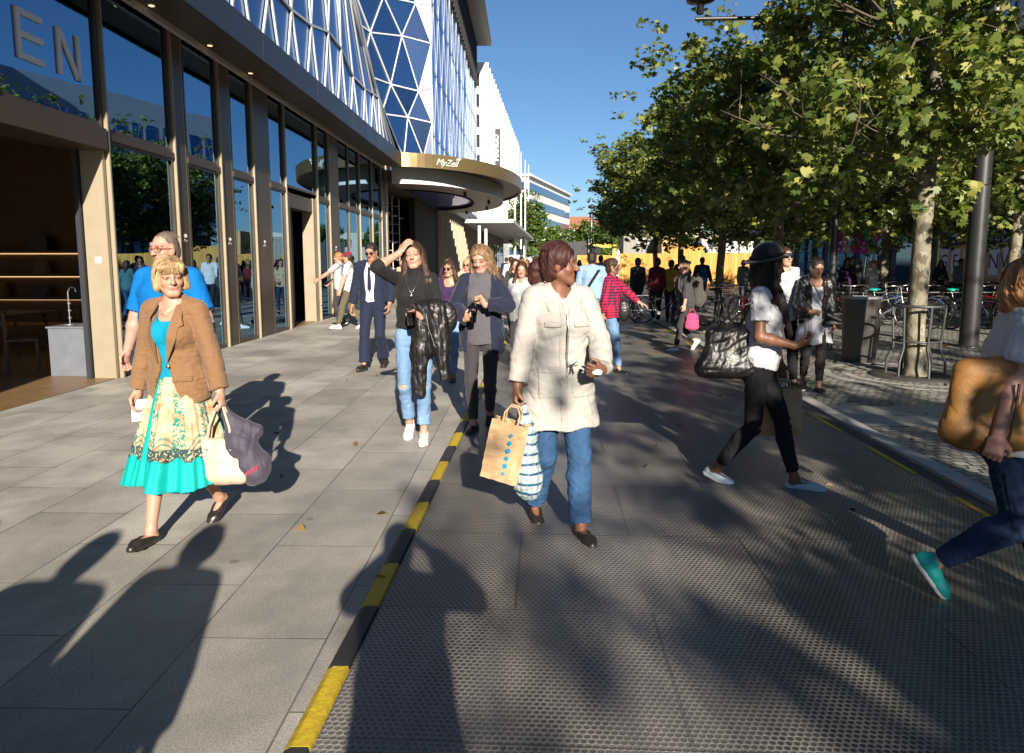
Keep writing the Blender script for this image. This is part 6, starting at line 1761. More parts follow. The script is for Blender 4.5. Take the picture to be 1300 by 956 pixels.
# -- woman in red checked shirt
p = Person('woman in red checked shirt and light jeans reaching one hand forward', (.92, 9.62), 3 * PI / 2 - .42, 1.60, True, 'fair', h=.008, fat=1.12,
           feet=dict(R=(.06, .17, 0, 0), L=(-.05, -.20, 0, .4)), head=(.12, -.05, 0), lean=.04,
           hands=dict(L=dict(p=(-.17, .47, 1.0), pole=(-.5, -.7, -.8), dir=(0, .9, -.3), palm=(0, -.3, -1), curl=.3), R=dict(p=(.24, -.05, .82), pole=(.4, -1, 0))))
p.body(); p.trousers(J_light, .006, tight=1.0, upto=.86, name='jeans'); p.top(M_plaid, .016, hem=-.07, sleeve=1.85, loose=.035, neck='vee', name='checked_shirt', flare=.02, amp=.005)
p.shoe(L_shoe, M_sole, name='sneaker').hair(H_dark, 'bun', 1.05, .1)
hp_ = Vector(W(p, p.P + V3(.0, .20, .03)))
t = sdf_thing('black_handbag', 'bag_body', 'flat black handbag at the hip of the woman in the checked shirt', 'handbag', hp_, lambda g: (g.el((0, 0, 0), (.10, .05, .15), None, 0), g.wrinkle(.003, .08, 3)), (-.15, -.1, -.2), (.15, .1, .2), L_black, .009)
m = MB(); m.tube([(-.02, 0, .13), (-.1, -.03, .35), (-.20, -.02, .52)], .006, 5); m.build('strap', L_black, t)
# -- man in light blue shirt seen from behind
p = Person('man in light blue shirt with dark shoulder strap seen from behind', (.80, 12.1), -.15, 1.74, False, 'brown', h=.011, feet=walk((0, .2, 0, 0), (0, -.2, 0, .4)), head=(0, 0, 0))
p.body(); p.trousers(F_teal, .012); p.top(F_lblue, .016, hem=-.12, sleeve=1.3, loose=.03, name='shirt'); p.shoe(L_shoe, M_sole).hair(H_black, 'short')
m = MB(); m.bar(p.T(.13, -.145, .47), p.T(-.15, -.145, .02), .045, .012, upv=(0, 1, 0)); m.bar(p.T(.13, -.14, .47), p.T(.13, .08, .5), .045, .012, upv=(0, 0, 1)); m.build('shoulder_strap', F_black, p.root)

# -- woman with hoodie and backpack walking left
def backpack(label, p, mat, sc=1.0, up=.24):
    c_ = p.T(0, -.22, up); o_ = Vector(W(p, c_))
    t = thing('backpack', label, 'backpack', o_, p.root.rotation_euler.z); t.scale = (p.k * sc,) * 3
    g = SDF((-.24, -.2, -.32), (.24, .18, .34), max(.009, p.h)); g.rc((0, 0, -.17), (0, .02, .14), .10, .095, .03, V3(1, 0, 0), 1.45); g.el((0, -.085, -.10), (.11, .06, .11), None, .02); g.wrinkle(.004, .09, 7); g.mesh('pack_body', mat, t)
    for sx in (-1, 1):
        m = MB(); m.tube([(sx * .07, .09, .2), (sx * .105, .20, .285), (sx * .115, .335, .2), (sx * .115, .345, .05), (sx * .14, .22, -.12), (sx * .12, .08, -.2)], .014, 6); m.build('shoulder_strap', mat, t)
    m = MB(); m.tube([(-.04, -.0, .235), (-.03, -.0, .27), (.03, -.0, .27), (.04, 0, .235)], .007, 5); m.build('handle', mat, t)
    return t
p = Person('woman in dark hoodie with a big grey backpack walking to the left', (2.46, 12.1), PI / 2 + .12, 1.60, True, 'fair', h=.009,
           feet=dict(L=(-.06, .22, 0, 0), R=(.06, -.30, .05, .95)), head=(0, -.1, 0), lean=.10, hands=dict(L=dict(p=(-.24, .12, .82), pole=(-.3, -1, 0)), R=dict(p=(.22, .05, .85), pole=(.3, -1, 0))))
p.body(); p.trousers(F_grey, .006, tight=.96, upto=.86, name='leggings'); p.top(F_dgrey, .022, hem=-.06, sleeve=1.5, loose=.04, name='hoodie'); p.shoe(L_white, M_sole, name='sneaker').hair(H_lbrown, 'bun', 1.0, .1)
backpack('big grey brown backpack on the woman in the dark hoodie', p, fabric('grey_brown_nylon', (.06, .052, .045), fold=.5, spec=.4), 1.15, .20)
hp_ = Vector(W(p, p.grip('L')))
t = sdf_thing('pink_bag', 'bag_body', 'bright pink carrier bag beside the knees of the hoodie woman', 'bag', hp_ + Vector((.16, .02, -.22)), lambda g: (g.rc((0, 0, -.08), (0, 0, .1), .06, .05, .03, V3(1, 0, 0), 1.9), g.wrinkle(.005, .07, 3)), (-.17, -.12, -.2), (.17, .12, .2), F_pink, .009)
m = MB(); m.tube([(-.06, 0, .14), (-.03, 0, .22), (.03, 0, .22), (.06, 0, .14)], .006, 5); m.build('handle', F_pink, t)

# -- woman in bowler hat
p = Person('woman in black bowler hat, white tee and ripped black jeans striding right', (1.47, 4.73), 3 * PI / 2 - .45, 1.66, True, 'brown', h=.006, fat=1.0,
           feet=dict(L=(-.06, .29, 0, -.10, .1), R=(.06, -.28, 0, .40, 0)), head=(.62, -.04, .05), lean=.05, twist=-.05,
           hands=dict(R=dict(p=(.14, .24, 1.06), pole=(.6, -.9, -.6), dir=(-.3, .85, .3), palm=(-.5, 0, .8), curl=.6), L=dict(p=(-.26, .12, .78), pole=(-.5, -1, 0), palm=(1, 0, 0), curl=.95)))
p.body(); p.trousers(J_black, .004, tight=.95, upto=.86, top=.12, name='ripped_black_jeans', holes=True); p.top(F_tee, .014, hem=-.0, sleeve=.62, cuff=.012, loose=.035, neck='scoop', amp=.005, name='white_tee', hemslope=.35)
p.shoe(L_ice, M_sole, low=True, name='slip_on_shoe').hair(H_black, 'long', 1.04, .36, wind=(-.02, .10, 0), groove=.004)
HD = p.HD; Rd = p.Rd
ht = thing('hat', 'x', 'hat'); bpy.data.objects.remove(ht)
g = p.grid([HD(0, 0, .20), HD(.16, 0, .05), HD(-.16, 0, .05), HD(0, .17, .05), HD(0, -.17, .05)], .04)
g.el(HD(0, -.024, .075), (.094, .110, .105), Rd @ rot((1, 0, 0), .25), 0)
Rb = Rd @ rot((1, 0, 0), .25); c0 = HD(0, -.02, .062); nb = Rb @ V3(0, 0, 1)
g.fn(lambda X, Y, Z: -((X - c0[0]) * nb[0] + (Y - c0[1]) * nb[1] + (Z - c0[2]) * nb[2]), g.lo, g.lo + g.h * g.n, 0, 'int')
g.el(c0, (.150, .170, .012), Rb, .006)
hat_o = g.mesh('hat', F_hat, p.root)
m = MB(); m.tube([tuple(c0 + Rb @ V3(.098 * math.cos(a), .114 * math.sin(a), .022)) for a in [2 * PI * i / 28 for i in range(28)]], .011, 6, closed=True); m.build('hat_band', F_black, hat_o)
# tote on her right shoulder
sr = Vector(W(p, p.sh['R'])); tb = Vector(W(p, p.P + V3(.17, -.20, .10)))
t = sdf_thing('black_tote_bag', 'bag_body', 'large black leather tote under the arm of the bowler hat woman', 'handbag', tb,
    lambda g: (g.rc((-.14, 0, -.12), (.14, 0, -.12), .065, .07, .03), g.rc((-.10, 0, .11), (.12, 0, .11), .030, .030, .08), g.rc((-.11, 0, -.1), (-.09, 0, .1), .06, .03, .04), g.rc((.13, 0, -.1), (.10, 0, .1), .06, .03, .04), g.rc((0, 0, -.1), (0, 0, .08), .07, .04, .04, V3(1, 0, 0), 1.8), g.wrinkle(.006, .09, 4)),
    (-.28, -.15, -.24), (.28, .15, .20), L_black, .007, rz=-.12)
Ri = Matrix.Rotation(.12, 4, 'Z')
for dy, dx in ((-.03, -.09), (.03, .09)):
    tp_ = Ri @ (sr - tb); strap(t, [(dx - .02, dy, .10), (dx * .5 + tp_.x * .45, dy + tp_.y * .5 - .04, .30), (tp_.x + .0, tp_.y - .05, tp_.z - .02), (tp_.x, tp_.y + .01, tp_.z + .066), (tp_.x + dx * .2, tp_.y + .06, tp_.z - .02), (dx + .02, dy + .05, .10)], L_black, 'handle', .0075)
hg = Vector(W(p, p.grip('L')))
paper_bag('plain brown paper bag in the far hand of the bowler hat woman', hg + Vector((.015, .02, -.10)), .27, .33, .13, rz=.05, tilt=-.04, seed=8)

# -- man in white tee and woman in leather jacket
p = Person('man in white tee and black jeans half hidden behind the bowler hat', (2.98, 8.75), PI + .25, 1.74, False, 'fair', h=.009, feet=walk((0, .2, 0, 0), (0, -.2, 0, .4)), hands=dict(L=dict(p=(-.20, .26, .98), pole=(-.5, -.8, -.3), palm=(1, 0, 0)), R=dict(p=(.26, .1, .85), pole=(.3, -1, 0))))
p.body(); p.trousers(J_black, .010); p.top(F_tee, .016, hem=-.10, sleeve=.8, cuff=.01, loose=.03, name='white_tee'); p.shoe(L_shoe, M_sole).hair(H_dark, 'short').glasses(M_lens)
p = Person('woman in black leather jacket and glasses with a small shoulder bag', (3.30, 8.55), PI - .12, 1.60, True, 'tan', h=.008, fat=1.08, feet=dict(L=(-.05, .20, 0, 0), R=(.07, -.16, 0, .4)), head=(.15, -.35, 0),
           hands=dict(R=dict(p=(.10, .25, 1.03), pole=(.9, -.5, -.5), dir=(-.9, .3, .1), palm=(0, -.7, -.5), curl=.9), L=dict(p=(-.22, .12, .86), pole=(-.5, -1, 0))))
p.body(); p.trousers(F_black, .005, upto=.85, tight=.95, name='leggings'); p.skirt(F_tee, .36, .06, .11, .175, 6, .018, name='white_skirt'); p.top(F_tee, .010, hem=-.02, sleeve=.2, loose=.02, neck='scoop', name='white_tee')
p.top(L_black, .026, hem=.02, sleeve=1.85, loose=.025, neck='scoop', amp=.006, name='leather_jacket', openf=[(-.2, .08), (0, .075), (.2, .06), (.35, .07), (.5, .065)])
p.shoe(L_shoe, None, low=True, name='flat_shoe').hair(H_black, 'bun', 1.0, .1).glasses(M_lens, dark=False)
bp = Vector(W(p, p.P + V3(-.20, .13, .03)))
t = sdf_thing('small_black_bag', 'bag_body', 'small black flap bag on the hip of the leather jacket woman', 'handbag', bp, lambda g: (g.rc((-.08, 0, -.06), (.08, 0, -.06), .045, .045, .02), g.rc((-.08, 0, .05), (.08, 0, .05), .04, .04, .03), g.rc((-.07, -.012, .04), (.07, -.012, -.02), .045, .04, .01)), (-.15, -.1, -.14), (.15, .1, .14), L_black, .007, rz=-.1)
m = MB(); m.tube([(-.08, 0, .08), (-.22, -.1, .32), (-.32, -.02, .52)], .006, 5); m.build('strap', L_black, t)

# -- woman leaving the frame on the right
p = Person('woman with mustard leather bag and teal shoes striding out at the right', (2.03, 3.15), -PI / 2 - .30, 1.60, True, 'pink', h=.006, fat=1.20,
           feet=dict(R=(.07, -.30, .06, .92, -.15), L=(-.08, .36, 0, -.15), hip=(0, .05)), head=(.1, -.1, 0), lean=.10,
           hands=dict(R=dict(p=(.37, -.15, .80), pole=(.5, -1, -.1), palm=(-1, .2, -.2), curl=.85), L=dict(p=(-.25, .2, .9), pole=(-.4, -1, 0))))
p.body(); p.trousers(J_dark, .010, tight=1.05, top=.08, name='jeans', amp=.004); p.top(F_tee, .018, hem=-.10, sleeve=.68, cuff=.014, loose=.045, neck='scoop', amp=.005, name='white_tee')
p.shoe(L_tealshoe, M_sole, name='canvas_shoe').hair(H_ginger, 'long', 1.0, .06, groove=.003)
hb = Vector(W(p, p.P + V3(.215, -.10, .12))); srr = Vector(W(p, p.sh['R'])) - hb
t = sdf_thing('mustard_bag', 'bag_body', 'big slouchy mustard leather bag under the right arm of the leaving woman', 'handbag', hb,
    lambda g: (g.rc((-.14, 0, -.11), (.16, 0, -.14), .052, .055, .05), g.rc((-.13, 0, .17), (.14, 0, .19), .030, .034, .08), g.rc((-.16, 0, -.08), (-.14, 0, .15), .05, .022, .05), g.rc((.17, 0, -.1), (.15, 0, .16), .055, .03, .05), g.rc((0, 0, -.12), (0, 0, .14), .068, .048, .06, V3(1, 0, 0), 2.4), g.wrinkle(.005, .20, 5, .5)),
    (-.32, -.2, -.30), (.32, .2, .28), L_must, .007, rz=.0)
strap(t, [(-.14, -.0, .15), (srr.x - .06, srr.y - .05, srr.z - .12), (srr.x - .01, srr.y + .0, srr.z + .068), (srr.x + .06, srr.y + .06, srr.z - .08), (.12, .02, .18)], L_brown, 'strap', .012)
m = MB(); m.tube([(.02, -.105, .12), (.0, -.125, .0), (-.02, -.118, -.16)], .006, 6); m.build('zip', L_brown, t)
# ================================================================ bicycles
M_tyre = simple('tyre_rubber', (.02, .02, .02), .7, var=.2); M_chrome = simple('worn_chrome', (.5, .5, .5), .25, .9, var=.2)
def bicycle_proto(name, label, frame_mat, loc, rz, basket=False, saddle=None):
    t = thing(name, label, 'bicycle', loc, rz, 'bicycles parked on the square'); Rw = .34
    for x in (-.52, .54):
        w_ = MB(); w_.tube([(x + Rw * math.cos(a), 0, Rw + .01 + Rw * math.sin(a)) for a in [2 * PI * i / 26 for i in range(26)]], .018, 6, closed=True); wh = w_.build('wheel', M_tyre, t)
        m = MB(); r_ = Rw - .025; m.tube([(x + r_ * math.cos(a), 0, Rw + .01 + r_ * math.sin(a)) for a in [2 * PI * i / 26 for i in range(26)]], .009, 5, closed=True)
        for i in range(14):
            a = 2 * PI * i / 14; m.bar((x, .012 * (-1) ** i, Rw + .01), (x + r_ * math.cos(a), 0, Rw + .01 + r_ * math.sin(a)), .003)
        m.tube([(x, -.04, Rw + .01), (x, .04, Rw + .01)], .022, 8); m.build('rim', M_chrome, wh)
        m = MB(); f_ = Rw + .045; m.tube([(x + f_ * math.cos(a), 0, Rw + .01 + f_ * math.sin(a)) for a in [R(20) + R(145) * i / 10 for i in range(11)]], .014, 6); m.build('mudguard', frame_mat, t)
    bb = (-.08, 0, .28); st = (-.24, 0, .72); hd = (.36, 0, .76); h2 = (.39, 0, .62); ra = (-.52, 0, Rw + .01)
    m = MB()
    for a, b, r_ in ((bb, st, .016), (bb, h2, .018), ((-.2, 0, .60), hd, .016), (bb, ra, .011), (st, ra, .009), (hd, h2, .02)): m.tube([a, b], r_, 8)
    m.build('frame', frame_mat, t)
    m = MB(); m.tube([h2, (.43, 0, .50), (.54, 0, Rw + .01)], .014, 7); m.build('fork', frame_mat, t)
    m = MB(); m.tube([hd, (.33, 0, .98)], .012, 7); m.tube([(.14, -.28, .99), (.26, -.25, 1.01), (.35, -.08, .98), (.33, 0, .98), (.35, .08, .98), (.26, .25, 1.01), (.14, .28, .99)], .012, 7); m.build('handlebar', M_chrome, t)
    m = MB(); m.tube([st, (-.27, 0, .86)], .012, 7); sp_ = m.build('seat_post', M_chrome, t)
    m = MB(); m.lathe([(0, -.03), (.09, -.02), (.10, .01), (.06, .035), (0, .04)], (-.30, 0, .89), 12, sx=1.25, sy=.85); m.tube([(-.28, 0, .90), (-.12, 0, .905)], [.035, .018], 8); m.build('saddle', saddle or L_shoe, t)
    m = MB(); m.tube([(-.08, -.05, .28), (-.08, .05, .28)], .05, 10); m.bar((-.08, .06, .28), (.04, .06, .18), .016); m.bar((-.08, -.06, .28), (-.20, -.06, .38), .016); m.build('crankset', M_chrome, t)
    m = MB(); m.bbox(-.72, -.07, .715, -.34, .07, .73, .004); m.bar((-.7, .05, .72), (-.53, .02, .37), .01); m.bar((-.7, -.05, .72), (-.53, -.02, .37), .01); m.build('rack', M_chrome, t)
    if basket:
        m = MB()
        for k in range(5):
            z = .80 + .05 * k; m.tube([(.40, -.14, z), (.62, -.16, z), (.62, .16, z), (.40, .14, z)], .005, 4, closed=True)
        m.bbox(.41, -.14, .79, .61, .14, .80, .002); m.build('basket', F_black, t)
    return t
bm_cols = dict(black=simple('bike_black', (.015, .015, .016), .3, coat=.3), red=simple('bike_red', (.6, .02, .03), .3, coat=.3), silver=simple('bike_silver', (.4, .41, .42), .3, .6), blue=simple('bike_blue', (.03, .09, .25), .3, coat=.3), green=simple('bike_green', (.02, .14, .07), .3, coat=.3))
F_tsad = simple('teal_saddle_cover', (.0, .32, .25), .5)
bps = {}
def bike(kind, x, y, rz, label, cover=False):
    key = (kind, cover)
    if key in bps:
        c = copy_tree(bps[key]); c.location = (x, y, 0); c.rotation_euler = (0, 0, rz); c['label'] = label
    else:
        c = bps[key] = bicycle_proto('bicycle', label, bm_cols[kind], (x, y, 0), rz, basket=kind in ('black', 'green'), saddle=F_tsad if cover else None)
    return c
rb = random.Random(5)
kinds = ['black', 'silver', 'black', 'red', 'blue', 'black', 'red', 'green', 'black', 'silver']
where = ['behind the litter bin', 'behind the tree guard', 'left of the pale trunk by the balloons', 'below the pink balloons', 'before the panelled building', 'near the sports sign', 'before the letter hoarding', 'beside the lamp mast']
n_b = 0
rowdef = [('front rack row', 6.9, 16.8, 13, .62, .05), ('second rack row', 8.4, 19.6, 15, .62, .02), ('third rack row', 9.5, 23.2, 14, .70, .0)]
for rn, x0, y0, cnt, dx, sl in rowdef:
    for k in range(cnt):
        kd = kinds[(n_b * 7 + k) % 10]; x = x0 + k * dx + rb.uniform(-.06, .06); y = y0 + sl * k + rb.uniform(-.15, .15)
        cov = (rn == 'front rack row' and k in (2, 5)); 
        if cov: kd = 'silver'
        lb = '%s bicycle in the %s, %s from its left end%s' % (kd, rn, ('1st', '2nd', '3rd')[k] if k < 3 else '%dth' % (k + 1), ', teal saddle' if cov else '')
        bike(kd, x, y, PI / 2 + .45 + rb.uniform(-.4, .4) + (PI if rb.random() < .4 else 0), lb, cov); n_b += 1
    t = thing('bicycle_rack', 'low galvanised rail rack holding the %s of bicycles' % rn.replace(' rack', ''), 'bicycle rack', (x0 - .4, y0 + .35, 0))
    m = MB(); L_ = cnt * dx + .4; m.tube([(0, 0, 0), (0, 0, .82), (L_, sl * cnt, .82), (L_, sl * cnt, 0)], .022, 7); m.build('rail', M_post_d, t)
    for k in range(0, cnt, 2):
        m = MB(); m.tube([(k * dx + .3, -.02 + sl * k, 0), (k * dx + .3, -.02 + sl * k, .80)], .016, 6); m.build('post', M_post_d, t)
for k, (kd, x, y, a, lb) in enumerate((('black', 2.95, 17.6, .1, 'black bicycle leaning by the group under the trees'), ('silver', 4.4, 17.3, .5, 'silver bicycle right of the group under the trees'),
        ('black', 4.0, 15.9, 1.2, 'black bicycle behind the woman with the grey backpack'), ('red', 4.75, 16.6, 1.5, 'red bicycle by the dark trunk right of the backpack'), ('black', 5.6, 18.6, 1.3, 'black bicycle just beyond the dark trunk'),
        ('blue', 6.2, 20.1, 1.7, 'blue bicycle left of the racks before the hoarding'), ('black', 5.3, 21.5, 1.4, 'black bicycle far left in front of the hoarding'), ('silver', 4.2, 22.6, 1.6, 'silver bicycle deepest before the hoarding'))):
    bike(kd, x, y, a, lb)

# ================================================================ balloons
cols = [((.62, .05, .35), 'pink'), ((.70, .30, .50), 'rose'), ((.10, .12, .55), 'blue'), ((.35, .05, .45), 'violet'), ((.6, .6, .62), 'silver'), ((.05, .35, .15), 'green')]
bmesh_cache = {}
kr = random.Random(9); spots = []
while len(spots) < 22:
    c = (kr.uniform(-.75, .75), kr.uniform(-.4, .4), kr.uniform(-.55, .5))
    if (c[0] / .8) ** 2 + (c[2] / .6) ** 2 < 1 and all((Vector(c) - Vector(d)).length > .22 for d in spots): spots.append(c)
spots.sort(key=lambda c: c[0])
for k, c in enumerate(spots):
    ci = kr.choice([0, 0, 0, 1, 1, 2, 3, 4, 5]); col, cn = cols[ci]
    t = thing('foil_balloon', 'shiny %s foil balloon, %s from the left of the bunch' % (cn, '%d%s' % (k + 1, {1: 'st', 2: 'nd', 3: 'rd'}.get((k + 1) if k < 10 or k > 19 else 0, 'th'))), 'balloon', (9.9 + c[0] * 1.25, 22.6 + c[1], 2.45 + c[2] * 1.1), kr.uniform(0, 3), 'balloons in the bunch over the bicycles')
    if ci not in bmesh_cache:
        m = MB(); m.lathe([(0, -.17), (.03, -.15), (.11, -.06), (.15, .03), (.12, .12), (.05, .165), (0, .17)], (0, 0, 0), 16, sy=.8); o = m.build('balloon_skin', simple('foil_' + cn, [min(.95, c_ * 1.7) for c_ in col], .25, .0, var=.1, coat=.5), t); bmesh_cache[ci] = o.data
    else: o = link(bpy.data.objects.new('balloon_skin', bmesh_cache[ci])); o.parent = t
    m = MB(); m.tube([(0, 0, -.165), (-c[0] * .4, -c[1] * .4, -.7 - c[2] * .3), (-c[0], -c[1], -1.25 - c[2])], .003, 4); m.build('string', F_tee, t)

# ================================================================ further passers-by
HAIRS = dict(dark=H_dark, black=H_black, blond=H_blond, lb=H_lbrown, red=H_red, ginger=H_ginger, grey=H_grey)
pr = random.Random(21)
def passer(label, x, y, face, H=1.7, fem=True, skin='fair', hair='dark', style='long', top=None, bottom=None, shoe=None, sleeve=1.9, jacket=None, h=.012, glasses=False, step=None, head=None, fat=1.0, lean=0.03, hands=None, cap=None, drop=0.0, feet=None, shadow=False):
    st = pr.uniform(.14, .26) if step is None else step; side_ = pr.random() < .5
    ft = feet or (walk((0, st, 0, -.05), (0, -st, 0, .45)) if side_ else walk((0, -st, 0, .45), (0, st, 0, -.05)))
    hd = head or (pr.uniform(-.4, .4), pr.uniform(-.25, .05), 0)
    hs = hands or dict(R=dict(p=(.25 if fem else .29, (-.12 if side_ else .16), .83), pole=(.4, -1, 0)), L=dict(p=(-.25 if fem else -.29, (.16 if side_ else -.12), .83), pole=(-.4, -1, 0)))
    p = Person(label, (x, y), face, H, fem, skin, h=h, feet=ft, head=hd, hands=hs, fat=fat, lean=lean, far=h > .0135, drop=drop)
    p.body(); p.trousers(bottom or J_dark, .010); p.top(top or F_black, .014, hem=-.08, sleeve=sleeve, loose=.03, name='top')
    if jacket: p.top(jacket, .028, hem=-.12, sleeve=1.9, loose=.03, neck='scoop', name='jacket', openf=[(-.3, .08), (.1, .06), (.5, .07)])
    p.shoe(shoe or L_shoe, M_sole)
    if hair: p.hair(HAIRS[hair], style, 1.05, .2 if style == 'long' else .12)
    if glasses: p.glasses(M_lens)
    if cap:
        g = p.grid([p.HD(0, 0, .15), p.HD(0, .2, 0), p.HD(.1, 0, 0), p.HD(-.1, 0, 0), p.HD(0, -.12, 0)], .03)
        g.el(p.HD(0, -.018, .055), (.088, .104, .082), p.Rd, 0); g.el(p.HD(0, -.0, -.05), (.2, .2, .09), p.Rd, .0, 'sub'); g.el(p.HD(0, .105, .045), (.062, .075, .010), p.Rd, .01); g.mesh('cap', cap, p.root)
    return p
p = passer('young man in maroon cap, white tee and olive trousers by the shop door', -4.62, 15.9, PI / 2 + .1, 1.80, False, 'fair', 'dark', 'short', F_tee, F_olive, L_white, .7, h=.010, cap=F_maroon, step=.27, head=(0, -.1, 0))
backpack('dark backpack of the young man in the maroon cap', p, F_dgrey, 1.0)
passer('fair haired young man in pale grey tee touching the shop door', -5.02, 16.5, PI / 2 - .1, 1.78, False, 'fair', 'ginger', 'crop', F_greyt, F_grey, L_shoe, .7, h=.010, step=.12, hands=dict(L=dict(p=(-.2, .5, 1.05), pole=(-.3, -1, -.6)), R=dict(p=(.25, .35, 1.02), pole=(.3, -1, -.6))))
p = passer('person in black with a dark rucksack behind the maroon cap man', -4.55, 18.2, .2, 1.72, True, 'fair', 'ginger', 'pony', F_black, F_black, L_shoe, 1.9)
backpack('black rucksack of the person in black near the shop front', p, F_black, .95)
passer('woman in pink grey top far along the glass front', -4.3, 20.5, PI - .1, 1.64, True, 'fair', 'dark', 'long', F_beige, J_dark)
passer('man in dark shirt deep under the oval canopy', -5.0, 27, PI, 1.78, False, 'tan', 'dark', 'short', F_dgrey, J_black, h=.014)
passer('woman in a lilac top just left of the turtleneck girl', -3.45, 24.0, PI - .2, 1.66, True, 'fair', 'lb', 'long', F_purp, J_mid, h=.014)
passer('blonde woman in a pale top behind the turtleneck girl', -1.55, 13.4, PI + .2, 1.62, True, 'pink', 'blond', 'long', F_beige, J_light, sleeve=.4, glasses=True)
passer('woman in a white tee walking away behind the sunglasses woman', -1.75, 15.6, .1, 1.68, True, 'fair', 'lb', 'long', F_tee, J_dark, sleeve=.7)
passer('woman in a violet jacket far behind the turtleneck girl', -2.5, 17.6, PI, 1.66, True, 'fair', 'red', 'long', F_tee, J_mid, jacket=F_purp)
passer('man in a white shirt in the distance left of the long haired girl', -1.95, 21, PI - .1, 1.80, False, 'tan', 'dark', 'short', F_shirt, F_navy, h=.014)
passer('woman with loose dark hair right behind the long haired girl', -.62, 13.8, PI, 1.62, True, 'pink', 'dark', 'long', F_dgrey, J_dark)
p = passer('person in black jacket seen from behind right of the long haired girl', -.42, 12.2, .15, 1.60, False, 'fair', 'ginger', 'short', F_black, F_black)
passer('man in sunglasses and beige shirt left of the parka woman', -.22, 15.0, PI + .1, 1.68, False, 'tan', 'dark', 'short', F_beige, J_dark, glasses=True)
passer('woman in a grey coat partly hidden by the parka woman', -.33, 9.6, PI - .3, 1.56, True, 'fair', 'dark', 'long', F_greyt, F_grey, jacket=F_greyt)
for k, (x, y, fem, hr, tp_, lb) in enumerate(((-.9, 27, True, 'lb', F_red, 'woman in dark red far down the street'), (-.3, 31, False, 'dark', F_lblue, 'man in light blue far down the street'), (.4, 25, True, 'blond', F_tee, 'blonde woman in white far down the middle of the street'),
        (-1.9, 33, False, 'black', F_navyj, 'man in navy far down the pavement'), (-3.2, 38, True, 'dark', F_olive, 'woman in olive by the far white posts'), (1.0, 36, True, 'red', F_beige, 'woman in beige near the slim lamp post'),
        (-.6, 42, False, 'grey', F_dgrey, 'grey haired man in charcoal in the far distance'), (.2, 48, True, 'dark', F_pink, 'woman in pink in the far distance'), (-2.6, 46, False, 'dark', F_tee, 'man in white beneath the flat canopy'), (-1.4, 55, True, 'lb', F_black, 'woman in black in the farthest part of the crowd'),
        (-.1, 20.5, True, 'dark', F_purp, 'woman in purple mid street behind the parka woman'))):
    passer(lb, x, y, PI if k % 3 else 0, 1.62 + .1 * (not fem) + .01 * k, fem, pr.choice(['fair', 'tan', 'olive']), hr, 'long' if fem else 'short', tp_, pr.choice([J_dark, J_mid, F_black]), h=.016)
for k, (x, y, fem, hr, tp_, lb) in enumerate(((-.75, 18.5, True, 'dark', F_teal, 'woman in teal between the long haired girl and the crowd'), (.15, 17.2, True, 'lb', F_navyj, 'woman in navy right behind the head of the parka woman'), (-1.2, 23.5, False, 'dark', F_tee, 'man in a white tee in the middle of the distant crowd'),
        (.7, 29.5, False, 'black', F_dgrey, 'man in charcoal in front of the far trees'), (-2.2, 28.5, True, 'red', F_must, 'woman in mustard on the pavement under the canopy edge'), (1.6, 33, True, 'dark', F_black, 'woman in black beside the screened fence'), (1.9, 24, False, 'dark', F_beige, 'man in beige on the road left of the dark red group'),
        (-3.4, 31, False, 'grey', F_lblue, 'man in light blue near the canopy posts'), (.1, 39, True, 'blond', F_red, 'blonde woman in red far down the road'), (-1.0, 36, True, 'dark', F_greyt, 'woman in pale grey far down the pavement'))):
    passer(lb, x, y, PI if k % 2 else .1, 1.60 + .12 * (not fem) + .008 * k, fem, pr.choice(['fair', 'tan', 'olive']), hr, 'long' if fem else 'short', tp_, pr.choice([J_dark, J_mid, F_black]), h=.016)
# under the trees
passer('woman in dark red top seen from behind under the trees', 2.82, 17.6, .1, 1.66, True, 'tan', 'black', 'bun', F_red, F_black, L_white, 1.9, h=.013, step=.08)
passer('person in mustard trousers beside the woman in dark red', 3.22, 17.9, -.3, 1.60, True, 'fair', 'dark', 'pony', F_must, J_dark, L_shoe, 1.9, h=.013, step=.10)
passer('slim man in dark grey standing left of the woman in dark red', 2.50, 18.8, .5, 1.66, False, 'tan', 'black', 'short', F_dgrey, F_grey, h=.013, step=.03)
p = passer('man in black tee beyond the woman with the grey backpack', 3.95, 20.2, .4, 1.74, False, 'fair', 'dark', 'short', F_black, J_mid, sleeve=.8, h=.013, step=.06)
p = passer('person with a blue rucksack in front of the hoarding', 5.2, 23.2, 0, 1.70, False, 'fair', 'dark', 'short', F_dgrey, J_dark, h=.014, step=.06)
backpack('blue and green rucksack in front of the hoarding', p, fabric('blue_nylon', (.02, .12, .35)), 1.0)
passer('person in a grey head scarf in front of the hoarding', 7.2, 25.5, PI, 1.62, True, 'tan', 'grey', 'bob', F_greyt, F_lblue, h=.014, step=.05)
passer('red haired woman in white among the bicycles', 8.8, 19.0, PI + .3, 1.60, True, 'fair', 'ginger', 'short', F_tee, F_black, sleeve=.5, h=.013, step=.05)
passer('woman in a mottled dark top below the balloons', 9.3, 21.8, PI, 1.66, True, 'tan', 'dark', 'long', F_purp, F_black, h=.014, step=.05)
passer('man holding the bunch of balloons behind the bicycles', 9.9, 22.75, PI, 1.72, False, 'tan', 'black', 'short', F_dgrey, F_black, h=.014, step=.04)
passer('man in dark clothes left of the balloons near the shop fronts', 8.3, 26.5, PI / 2, 1.75, False, 'fair', 'dark', 'short', F_navyj, J_dark, h=.015)
passer('woman in light top between the two pale trunks', 7.5, 21.5, -PI / 2, 1.64, True, 'fair', 'lb', 'long', F_beige, J_dark, h=.015)
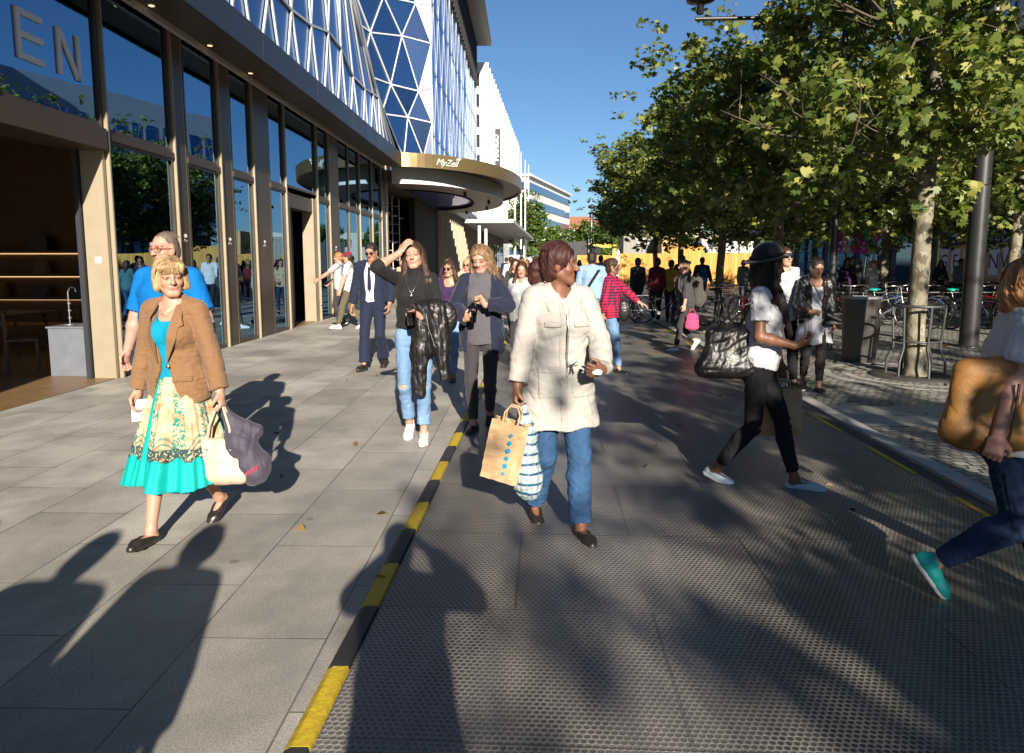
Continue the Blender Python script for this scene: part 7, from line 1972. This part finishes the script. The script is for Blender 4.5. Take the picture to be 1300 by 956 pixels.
passer('woman in dark clothes near the sports sign', 14.2, 25.5, PI, 1.62, True, 'fair', 'dark', 'long', F_dgrey, F_black, h=.015, step=.05)
passer('man in grey beneath the first letters of the hoarding', 15.3, 26.2, PI, 1.66, False, 'fair', 'dark', 'short', F_greyt, F_black, h=.015, step=.05)
passer('person in navy walking before the panelled building', 11.8, 27.5, PI / 2, 1.74, False, 'tan', 'black', 'short', F_navyj, F_grey, h=.015)
passer('woman in teal before the panelled building', 12.9, 29.0, -PI / 2, 1.64, True, 'fair', 'red', 'long', F_teal, J_dark, h=.015)
passer('dark haired woman in black and white stripes at the right edge', 7.35, 10.6, PI / 2, 1.52, True, 'tan', 'black', 'bun', stripe_mat('stripes_bw', (.6, .6, .6), (.02, .02, .02), (.02, .02, .02), .06), F_black, h=.010, step=.1)
# people standing behind the camera whose shadows reach into the picture
passer('photographer with both hands raised standing at the camera spot', .12, -.42, 0, 1.74, False, 'fair', 'dark', 'short', F_dgrey, J_dark, h=.016, step=.05, head=(0, 0, 0), hands=dict(R=dict(p=(.10, .28, 1.46), pole=(.8, -.2, -.8)), L=dict(p=(-.10, .28, 1.44), pole=(-.8, -.2, -.8))))
passer('woman in a wide coat walking left of the photographer', -1.02, -.30, 0, 1.66, True, 'fair', 'lb', 'bob', F_beige, J_dark, jacket=F_olive, h=.016, step=.16, fat=1.2)
passer('man in navy walking beside the woman in the wide coat', -1.50, -.75, 0, 1.78, False, 'tan', 'dark', 'short', F_navyj, J_dark, jacket=F_navyj, h=.016, step=.16, fat=1.1)
passer('man walking farther left behind the camera', -2.35, -.55, 0, 1.74, False, 'fair', 'dark', 'short', F_black, J_dark, h=.016, step=.2)

# fallen leaves, nobody could count them
rs = np.random.RandomState(5); cl = []
for k in range(150):
    x, y = (rs.uniform(3.1, 9), rs.uniform(5, 18)) if rs.random() < .7 else (rs.uniform(-3, 3), rs.uniform(3, 16))
    cl.append((x, y, .045 if -.8 < x < 2.7 else .02, .01, 1))
lm = leaves_mesh('fallen_leaves', cl, rs, .075); lm.materials.append(leaf_mat('dry_leaves', (.10, .06, .02), (.22, .14, .04), (.35, .24, .08)))
o = link(bpy.data.objects.new('fallen_leaves', lm)); tag(o, 'scattered dry brown leaves on the setts and road plates', 'leaves', kind='stuff')
